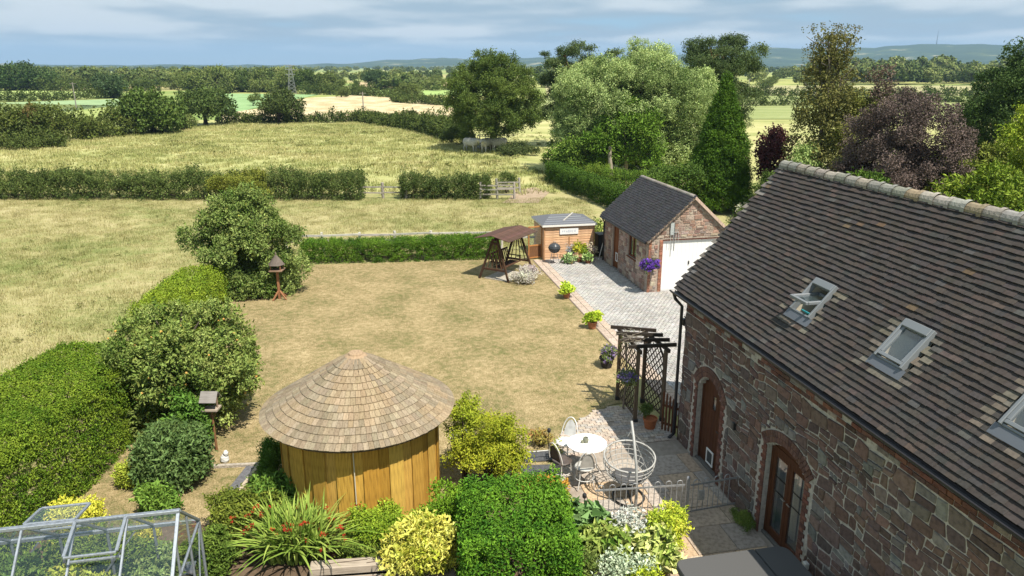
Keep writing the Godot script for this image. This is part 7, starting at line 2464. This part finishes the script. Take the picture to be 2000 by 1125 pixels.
# ---------- hedges and plants of the garden ----------
func garden_plants() -> void:
	var L := []
	rng.seed = 400
	hedge("clipped_hedge", "long low clipped hedge closing the far end of the lawn", [Vector3(-8.9, 0.86, -30.75), Vector3(-5, 0.9, -31.1), Vector3(-0.65, 0.95, -31.6)], 1.0, clumps.fine, 2.6, 0.17, Color(0.035, 0.085, 0.010), Color(0.095, 0.165, 0.020), 0.04, "", 0.2)
	hedge("clipped_hedge", "huge rounded clipped hedge at the left side of the lawn bed", [Vector3(-9.45, 2.0, -6.5), Vector3(-9.4, 2.05, -10.5), Vector3(-9.45, 2.0, -13.5), Vector3(-9.5, 1.85, -16.1)], 2.2, clumps.laurel, 1.6, 0.10, Color(0.060, 0.120, 0.012), Color(0.175, 0.23, 0.030), 0.02, "", 0.24)
	hedge("clipped_hedge", "rounded yellow-green hedge between the apple tree and the fruit tree", [Vector3(-10.55, 1.3, -21.0), Vector3(-10.75, 1.35, -23), Vector3(-10.95, 1.25, -25.3)], 1.7, clumps.fine, 1.6, 0.18, Color(0.085, 0.14, 0.014), Color(0.20, 0.25, 0.03), 0.07, "", 0.5)
	# fruit trees
	rng.seed = 410
	L = dome(Vector3(0, 1.75, 0), Vector3(1.8, 1.8, 1.7), 100, 0.155, -0.95)
	for q in [Vector3(-0.3, 3.35, 0), Vector3(0.25, 3.5, 0.1), Vector3(-0.7, 3.15, 0.2), Vector3(0.6, 3.2, -0.1)]: L.append([q, Vector3(0.42, 0.45, 0.42)])
	L.append([Vector3(-1.9, 2.0, 0.3), Vector3(0.42, 0.45, 0.4)]); L.append([Vector3(1.75, 2.15, 0.2), Vector3(0.36, 0.32, 0.36)]); L.append([Vector3(1.9, 1.0, 0.4), Vector3(0.42, 0.5, 0.4)])
	for i in 18:
		var a := TAU * i / 18.0
		L.append([Vector3(cos(a) * rf(0.9, 1.6), rf(0.3, 0.55), sin(a) * rf(0.8, 1.4)), Vector3(0.5, 0.42, 0.5)])
	var t := tree("fruit_tree", "bushy silvery-green fruit tree at the lawn's far left corner", Vector3(-9.75, 0, -26.6), L, 1.9, 0.11, clumps.mid, 1.7, 0.22, Color(0.055, 0.100, 0.020), Color(0.24, 0.29, 0.12), Color(0.13, 0.11, 0.09), "", 0.6)
	fruit(t, lobe_points(L, 0.2, 0.3, Color.WHITE, Color.WHITE), 0.035, Color(0.38, 0.40, 0.07), 110)
	rng.seed = 420
	L = dome(Vector3(0, 1.6, 0), Vector3(1.65, 1.5, 1.6), 90, 0.16, -0.9)
	L.append([Vector3(1.5, 1.5, 0.6), Vector3(0.45, 0.4, 0.4)]); L.append([Vector3(-1.3, 1.2, 0.9), Vector3(0.5, 0.5, 0.5)])
	for i in 14:
		var a := TAU * i / 14.0
		L.append([Vector3(cos(a) * rf(0.7, 1.2), rf(0.45, 0.7), sin(a) * rf(0.6, 1.1)), Vector3(0.42, 0.36, 0.42)])
	t = tree("apple_tree", "spreading apple tree with yellow-orange fruit beside the big hedge", Vector3(-7.55, 0, -15.8), L, 1.5, 0.11, clumps.mid, 1.25, 0.20, Color(0.060, 0.105, 0.020), Color(0.26, 0.30, 0.115), Color(0.13, 0.11, 0.09), "", 0.6)
	fruit(t, lobe_points(L, 0.2, 0.3, Color.WHITE, Color.WHITE), 0.026, Color(0.55, 0.33, 0.09), 190)
	rng.seed = 425
	bush("climbing_shrub", "fresh green leafy shrub growing at the apple tree's foot", "shrub", Vector3(-7.1, 0, -14.5), heap(Vector3(0, 0.65, 0), Vector3(0.7, 0.6, 0.5), 7, 0.4, 0.5), clumps.mid, 1.4, 0.2, Color(0.06, 0.13, 0.025), Color(0.12, 0.22, 0.05))
	# round ball bush
	rng.seed = 430
	L = [[Vector3(0, 0.60, 0), Vector3(0.64, 0.62, 0.64)], [Vector3(0.16, 0.56, 0.1), Vector3(0.52, 0.52, 0.52)], [Vector3(-0.2, 0.58, 0.1), Vector3(0.48, 0.52, 0.52)], [Vector3(0, 0.34, 0.08), Vector3(0.66, 0.36, 0.62)]]
	neat = true
	bush("ball_bush", "large round blue-green conifer bush on the lawn before the apple tree", "bush", Vector3(-6.75, 0, -13.25), L, clumps.spray, 1.7, 0.17, Color(0.060, 0.100, 0.036), Color(0.130, 0.185, 0.075), "", 0.86)
	neat = false
	k_plants()

func k_plants() -> void:
	var L := []
	rng.seed = 440
	for p in [
		["small_shrub", "low lime-green shrub tucked beside the round bush", Vector3(-7.6, 0, -13.0), Vector3(0.28, 0.3, 0.25), 0.25, Color(0.20, 0.26, 0.04), Color(0.34, 0.38, 0.07), "mid", 0.12],
		["small_shrub", "loose green perennial on the bare lawn patch", Vector3(-6.55, 0, -12.05), Vector3(0.34, 0.36, 0.30), 0.32, Color(0.08, 0.15, 0.03), Color(0.16, 0.25, 0.05), "spray", 0.17],
		["golden_shrub", "bright golden-yellow variegated shrub behind the greenhouse vent", Vector3(-7.55, 0, -11.15), Vector3(0.52, 0.44, 0.45), 0.40, Color(0.34, 0.34, 0.04), Color(0.68, 0.62, 0.14), "mid", 0.13],
		["golden_shrub", "small golden leafed plant by the greenhouse ridge", Vector3(-6.35, 0, -11.0), Vector3(0.36, 0.28, 0.3), 0.26, Color(0.28, 0.28, 0.05), Color(0.46, 0.42, 0.10), "mid", 0.12],
		["greenhouse_plant", "yellow-green tomato plant inside the greenhouse, seen through the roof", Vector3(-6.2, 0, -8.9), Vector3(0.6, 0.6, 0.45), 0.7, Color(0.20, 0.25, 0.05), Color(0.38, 0.40, 0.10), "mid", 0.16],
		["greenhouse_plant", "grey-green leafy plant inside the greenhouse near the gable", Vector3(-5.2, 0, -9.2), Vector3(0.45, 0.6, 0.4), 0.6, Color(0.10, 0.16, 0.06), Color(0.24, 0.30, 0.14), "mid", 0.16],
		["greenhouse_plant", "dark green plants low inside the greenhouse", Vector3(-5.8, 0, -8.4), Vector3(1.0, 0.5, 0.5), 0.5, Color(0.06, 0.11, 0.03), Color(0.14, 0.20, 0.06), "mid", 0.18],
		["greenhouse_plant", "broad dark tomato plant filling the greenhouse middle", Vector3(-7.0, 0, -8.8), Vector3(0.7, 0.65, 0.6), 0.7, Color(0.05, 0.10, 0.025), Color(0.13, 0.19, 0.05), "mid", 0.17],
		["greenhouse_plant", "pale leafy plant on the greenhouse path side", Vector3(-4.95, 0, -8.4), Vector3(0.36, 0.5, 0.4), 0.5, Color(0.08, 0.14, 0.04), Color(0.20, 0.27, 0.10), "mid", 0.16],
		["border_shrub", "mid-green shrub row right behind the greenhouse", Vector3(-6.3, 0, -10.25), Vector3(1.3, 0.36, 0.3), 0.34, Color(0.07, 0.12, 0.02), Color(0.17, 0.22, 0.05), "mid", 0.14],
		["border_shrub", "dark green shrub behind the greenhouse's far corner", Vector3(-4.9, 0, -10.4), Vector3(0.5, 0.40, 0.35), 0.40, Color(0.05, 0.09, 0.016), Color(0.13, 0.18, 0.04), "laurel", 0.13],
		["border_shrub", "dark green glossy shrub between the greenhouse and the red-flowered plant", Vector3(-4.75, 0, -11.35), Vector3(0.75, 0.42, 0.5), 0.40, Color(0.065, 0.095, 0.015), Color(0.18, 0.20, 0.04), "laurel", 0.13],
		["border_shrub", "soft feathery green shrub against the left of the round summerhouse", Vector3(-4.35, 0, -11.95), Vector3(0.55, 0.45, 0.4), 0.42, Color(0.07, 0.13, 0.025), Color(0.13, 0.21, 0.045), "spray", 0.16],
		["border_shrub", "rounded box shrub in the summerhouse's shade on the lawn side", Vector3(-4.75, 0, -13.15), Vector3(0.36, 0.50, 0.45), 0.45, Color(0.05, 0.11, 0.02), Color(0.11, 0.19, 0.035), "fine", 0.13],
		["border_shrub", "bright green small-leaved shrub before the summerhouse boards", Vector3(-2.25, 0, -11.0), Vector3(0.62, 0.42, 0.4), 0.42, Color(0.12, 0.20, 0.02), Color(0.30, 0.38, 0.05), "mid", 0.11],
		["border_shrub", "fresh green shrub at the right foot of the summerhouse", Vector3(-1.15, 0, -11.3), Vector3(0.70, 0.45, 0.45), 0.48, Color(0.075, 0.155, 0.015), Color(0.18, 0.29, 0.03), "mid", 0.12],
		["golden_shrub", "weeping golden-yellow shrub with pale drooping sprays", Vector3(-1.42, 0, -10.35), Vector3(0.60, 0.60, 0.50), 0.42, Color(0.26, 0.29, 0.03), Color(0.55, 0.48, 0.15), "spray", 0.17],
		["border_shrub", "yellow-tinged shrub on the laurel's far shoulder by the patio", Vector3(0.55, 0, -11.3), Vector3(0.55, 0.45, 0.35), 0.55, Color(0.10, 0.18, 0.03), Color(0.30, 0.34, 0.06), "mid", 0.11],
		["border_shrub", "low green plant between the crocosmia and the golden shrub", Vector3(-2.45, 0, -10.65), Vector3(0.5, 0.26, 0.28), 0.24, Color(0.07, 0.12, 0.025), Color(0.18, 0.22, 0.05), "mid", 0.12],
		["acer_tree", "golden-green feathery acer at the right of the summerhouse", Vector3(-0.45, 0, -12.95), Vector3(0.85, 0.85, 0.65), 0.95, Color(0.15, 0.18, 0.016), Color(0.31, 0.31, 0.035), "fine", 0.17],
		["acer_tree", "taller narrow golden acer branch touching the summerhouse eaves", Vector3(-0.95, 0, -13.15), Vector3(0.45, 0.66, 0.42), 1.25, Color(0.16, 0.20, 0.018), Color(0.30, 0.32, 0.04), "fine", 0.16],
		["hosta_plant", "large blue-green hosta at the railing end", Vector3(1.22, 0, -11.25), Vector3(0.42, 0.30, 0.38), 0.36, Color(0.08, 0.15, 0.065), Color(0.19, 0.28, 0.13), "hosta", 0.26],
		["hosta_plant", "green and cream variegated hosta in the middle of the bed", Vector3(1.60, 0, -10.6), Vector3(0.50, 0.34, 0.40), 0.40, Color(0.08, 0.15, 0.025), Color(0.30, 0.33, 0.11), "hosta", 0.20],
		["lavender_plant", "silvery lilac-flowered plant between the hosta and the railing", Vector3(1.95, 0, -11.0), Vector3(0.48, 0.30, 0.35), 0.48, Color(0.26, 0.27, 0.30), Color(0.52, 0.50, 0.60), "sparse", 0.17],
		["lavender_plant", "grey-green silvery plant at the bed's front edge", Vector3(1.80, 0, -10.05), Vector3(0.45, 0.30, 0.30), 0.30, Color(0.22, 0.27, 0.22), Color(0.44, 0.47, 0.44), "sparse", 0.17],
		["border_shrub", "lime-yellow shrub at the path side of the bed", Vector3(2.62, 0, -10.95), Vector3(0.36, 0.40, 0.36), 0.44, Color(0.26, 0.33, 0.04), Color(0.48, 0.52, 0.08), "mid", 0.13],
		["border_shrub", "cream-edged green shrub below the lime-yellow one by the path", Vector3(2.45, 0, -10.45), Vector3(0.32, 0.36, 0.3), 0.38, Color(0.14, 0.20, 0.03), Color(0.52, 0.52, 0.26), "hosta", 0.18],
		["border_shrub", "small lime plant at the bottom edge beside the hot tub", Vector3(2.05, 0, -9.75), Vector3(0.26, 0.24, 0.2), 0.26, Color(0.24, 0.32, 0.03), Color(0.40, 0.44, 0.06), "mid", 0.12],
		["border_shrub", "dull green low plant between laurel and hosta at the bottom edge", Vector3(1.05, 0, -10.1), Vector3(0.40, 0.28, 0.3), 0.30, Color(0.07, 0.11, 0.03), Color(0.17, 0.21, 0.07), "mid", 0.14],
		["heuchera_plant", "orange-red leaved plant beside the slate slabs", Vector3(0.62, 0, -12.75), Vector3(0.42, 0.15, 0.25), 0.15, Color(0.30, 0.12, 0.03), Color(0.45, 0.27, 0.06), "mid", 0.13],
		["heuchera_plant", "rust-flowered plant at the stake light on the lawn edge", Vector3(0.62, 0, -14.65), Vector3(0.25, 0.2, 0.2), 0.22, Color(0.30, 0.14, 0.06), Color(0.22, 0.22, 0.06), "sparse", 0.14],
		["heuchera_plant", "yellow-green sprig growing by the low white rail", Vector3(0.92, 0, -13.95), Vector3(0.12, 0.25, 0.14), 0.26, Color(0.22, 0.24, 0.05), Color(0.38, 0.36, 0.10), "sparse", 0.12],
		["flowering_shrub", "white-flowered shrub peeping out right of the summerhouse eaves", Vector3(-1.05, 0, -14.05), Vector3(0.25, 0.3, 0.25), 0.55, Color(0.45, 0.45, 0.42), Color(0.68, 0.68, 0.66), "sparse", 0.14],
		["wall_plant", "low weedy plant at the barn foot by the side gate", Vector3(4.20, 0, -11.75), Vector3(0.18, 0.10, 0.3), 0.10, Color(0.08, 0.12, 0.03), Color(0.18, 0.22, 0.06), "fine", 0.10],
		["lavender_bush", "mound of lilac and silver flowers beside the swing seat", Vector3(0.42, 0, -27.35), Vector3(0.46, 0.30, 0.40), 0.30, Color(0.26, 0.20, 0.28), Color(0.52, 0.50, 0.50), "sparse", 0.17],
		["lavender_bush", "second lilac flower mound set just behind the first by the swing", Vector3(0.66, 0, -27.85), Vector3(0.36, 0.30, 0.34), 0.32, Color(0.30, 0.22, 0.32), Color(0.50, 0.46, 0.50), "sparse", 0.17],
	]:
		var r: Vector3 = p[3]
		rng.seed = 450 + int(absf(p[2].x) * 100)
		L = heap(Vector3(0, p[4], 0), r * 1.06, 18, 0.26, 0.44, -0.8)
		L.append([Vector3(0, p[4] * 0.8, 0), r * 0.62])
		var acer: bool = p[0] == "acer_tree"
		bush(p[0], p[1], "tree" if acer else "plant", p[2], L, clumps[p[7]], 1.1 if acer else 1.5, p[8], p[5], p[6], "", 0.55 if acer else 0.78)
	rng.seed = 468
	hedge("laurel_bush", "large dense clipped block of glossy laurel at the bottom centre", [Vector3(-0.02, 1.40, -11.1), Vector3(0.06, 1.42, -10.4), Vector3(0.16, 1.42, -9.2)], 1.75, clumps.laurel, 1.9, 0.12, Color(0.035, 0.105, 0.012), Color(0.12, 0.23, 0.025), 0.06, "", 0.36)
	# red-flowered crocosmia with arching strap leaves
	rng.seed = 470
	var o := thing("crocosmia_plant", "big clump of strap-leaved crocosmia with red flowers at the bottom", "plant", Vector3(-3.62, 0.05, -10.75))
	var mb := MB.new()
	for i in 420:
		var a := rf(0, TAU)
		var lean := rf(0.15, 1.05)
		var base := Vector3(rf(-0.42, 0.42), 0, rf(-0.22, 0.25))
		var d := Vector3(cos(a) + base.x * 1.2, 0, sin(a) * 0.8).normalized()
		var len := rf(0.75, 1.3)
		var w := rf(0.016, 0.030)
		var side := d.cross(Vector3.UP) * w
		var col := Color(0.13, 0.22, 0.03).lerp(Color(0.33, 0.42, 0.09), rf(0, 1))
		var pts := []
		for s in 6:
			var t := s / 5.0
			pts.append(base + d * (len * lean * (t * 0.55 + t * t * 0.45)) + Vector3.UP * len * (t * 1.05 - lean * 0.62 * t * t))
		for s in 5:
			var k0 := 1.0 - pow(s / 5.0, 3); var k1 := 1.0 - pow((s + 1) / 5.0, 3)
			mb.quad(pts[s] - side * k0, pts[s] + side * k0, pts[s + 1] + side * k1, pts[s + 1] - side * k1, col)
	part("foliage", mb, M.leaf, o)
	mb = MB.new()
	var fw := []
	for i in 30:
		var p := Vector3(rf(-1.1, 1.2), rf(0.42, 0.85), rf(-0.35, 0.55))
		for q in 3: fw.append([p + Vector3(rf(-0.06, 0.06), rf(-0.03, 0.04), rf(-0.05, 0.05)), Vector3.UP, rf(0.04, 0.065), Color(0.30, 0.018, 0.014).lerp(Color(0.46, 0.05, 0.02), rf(0, 1))])
		mb.tube([Vector3(p.x * 0.45, 0.1, p.z * 0.5), p], [0.005, 0.003], Color(0.18, 0.14, 0.05), 4)
	part("flower_stem", mb, M.leaf, o)
	scatter("blossom", o, clumps.coarse, M.petal, fw, 0.6)
	# pots
	for q in [[Vector3(1.96, 0.02, -25.5), 0.19, "lime-green hosta in a terracotta pot on the drive edge, farther of two"], [Vector3(2.55, 0.02, -22.25), 0.21, "lime-green hosta in a terracotta pot on the drive edge, nearer of two"]]:
		var pl := thing("potted_hosta", q[2], "potted plant", q[0])
		pot(pl, 0.15, 0.22, Color(0.40, 0.17, 0.09))
		rng.seed = 480 + int(q[0].x * 10)
		L = heap(Vector3(0, 0.36, 0), Vector3(q[1] * 1.25, q[1] * 0.8, q[1] * 1.2), 8, 0.4, 0.55)
		scatter("foliage", pl, clumps.hosta, M.leaf, lobe_points(L, 1.2, 0.16, Color(0.22, 0.30, 0.03), Color(0.45, 0.52, 0.07)), 0.4)
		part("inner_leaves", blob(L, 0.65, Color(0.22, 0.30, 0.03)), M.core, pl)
	var pz := thing("potted_plant", "large terracotta pot with a dark plant at the pergola's foot", "potted plant", Vector3(3.17, 0.02, -15.45))
	pot(pz, 0.16, 0.26, Color(0.45, 0.16, 0.07))
	rng.seed = 490
	L = heap(Vector3(0, 0.42, 0), Vector3(0.22, 0.18, 0.22), 6, 0.4, 0.6)
	scatter("foliage", pz, clumps.mid, M.leaf, lobe_points(L, 1.1, 0.12, Color(0.05, 0.08, 0.025), Color(0.13, 0.17, 0.06)), 0.5)
	# flowers by the shed
	rng.seed = 495
	for q in [
		[Vector3(2.45, 0, -30.3), "pale striped hosta at the left of the pots before the shed", Color(0.14, 0.22, 0.10), Color(0.42, 0.48, 0.30), "hosta", 0.24, 0.20, 0.22],
		[Vector3(3.22, 0, -30.35), "white-edged hosta at the right of the pots before the shed", Color(0.15, 0.24, 0.08), Color(0.46, 0.52, 0.30), "hosta", 0.24, 0.20, 0.22],
		[Vector3(2.50, 0, -30.75), "blue-violet flowering plant against the shed boards", Color(0.20, 0.21, 0.26), Color(0.36, 0.34, 0.44), "sparse", 0.46, 0.24, 0.18],
		[Vector3(2.86, 0, -30.6), "tall yellow-green lily with orange flowers in the middle of the shed pots", Color(0.14, 0.22, 0.03), Color(0.42, 0.36, 0.05), "mid", 0.58, 0.28, 0.19],
		[Vector3(3.30, 0, -30.85), "pinkish flowering plant at the shed's right corner", Color(0.34, 0.26, 0.25), Color(0.50, 0.44, 0.42), "sparse", 0.52, 0.26, 0.18]]:
		var pl := thing("potted_flower", q[1], "potted plant", q[0])
		pot(pl, 0.13, 0.18, Color(0.30, 0.13, 0.07))
		L = heap(Vector3(0, q[5], 0), Vector3(q[6] * 1.15, q[6] * 0.95, q[6] * 1.1), 7, 0.42, 0.58)
		scatter("foliage", pl, clumps[q[4]], M.leaf, lobe_points(L, 1.3, q[7], q[2], q[3]), 0.5)
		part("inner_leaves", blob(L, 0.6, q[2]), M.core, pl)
	# hanging basket and flower tub of the pergola
	for q in [[Vector3(2.70, 1.05, -15.85), 0.22, "violet hanging basket on the pergola's near lawn-side post", true], [Vector3(2.62, 0.02, -19.1), 0.26, "dark tub of purple and white flowers on the drive edge by the pergola", false]]:
		var pl := thing("flower_basket" if q[3] else "flower_tub", q[2], "hanging basket" if q[3] else "flower tub", q[0])
		rng.seed = 500 + int(q[0].y * 10)
		mb = MB.new()
		if q[3]:
			mb.lathe([Vector2(0.02, -0.15), Vector2(0.10, -0.12), Vector2(0.15, -0.02)], Color(0.09, 0.06, 0.035), 12)
			part("basket", mb, M.matt, pl)
			mb = MB.new()
			for k in 3: mb.tube([Vector3(cos(k * 2.1) * 0.14, 0, sin(k * 2.1) * 0.14), Vector3(0.0, 0.36, 0.0)], [0.004], Color(0.1, 0.1, 0.1), 4)
			mb.tube([Vector3(0, 0.36, 0), Vector3(0.05, 0.42, 0.02), Vector3(0.18, 0.42, 0.08)], [0.009], Color(0.06, 0.06, 0.06), 5)
			part("bracket", mb, M.clean, pl)
		else: pot(pl, 0.2, 0.28, Color(0.05, 0.045, 0.04))
		var y0 := 0.05 if q[3] else 0.36
		L = heap(Vector3(0, y0, 0), Vector3(q[1], q[1] * 0.75, q[1]), 7, 0.45, 0.6)
		scatter("foliage", pl, clumps.mid, M.leaf, lobe_points(L, 0.8, 0.11, Color(0.07, 0.11, 0.04), Color(0.22, 0.26, 0.12)), 0.5)
		scatter("blossom", pl, clumps.coarse, M.petal, lobe_points(L, 0.6, 0.10, Color(0.14, 0.08, 0.34), Color(0.42, 0.34, 0.56)), 0.5)
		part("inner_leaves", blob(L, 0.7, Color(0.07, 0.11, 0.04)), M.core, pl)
func pot(o: Node3D, r: float, h: float, col: Color) -> void:
	var mb := MB.new()
	mb.lathe([Vector2(0, 0), Vector2(r * 0.72, 0), Vector2(r * 0.95, h * 0.82), Vector2(r * 1.06, h * 0.83), Vector2(r * 1.06, h), Vector2(r * 0.92, h), Vector2(r * 0.88, h * 0.88), Vector2(0, h * 0.87)], col, 18)
	part("pot", mb, M.clay, o)

func _ready() -> void:
	view_and_light()
	materials()
	make_clumps()
	print("grounds ", Time.get_ticks_msec())
	grounds()
	paving()
	print("far ", Time.get_ticks_msec())
	far_land()
	countryside()
	print("buildings ", Time.get_ticks_msec())
	barn()
	garage()
	summerhouse()
	greenhouse()
	shed()
	swing_seat()
	pergola()
	patio_furniture()
	ornaments()
	leaf_gain = Color(1.5, 1.56, 1.25)
	print("plants ", Time.get_ticks_msec())
	garden_trees()
	garden_plants()
	print("done ", Time.get_ticks_msec())
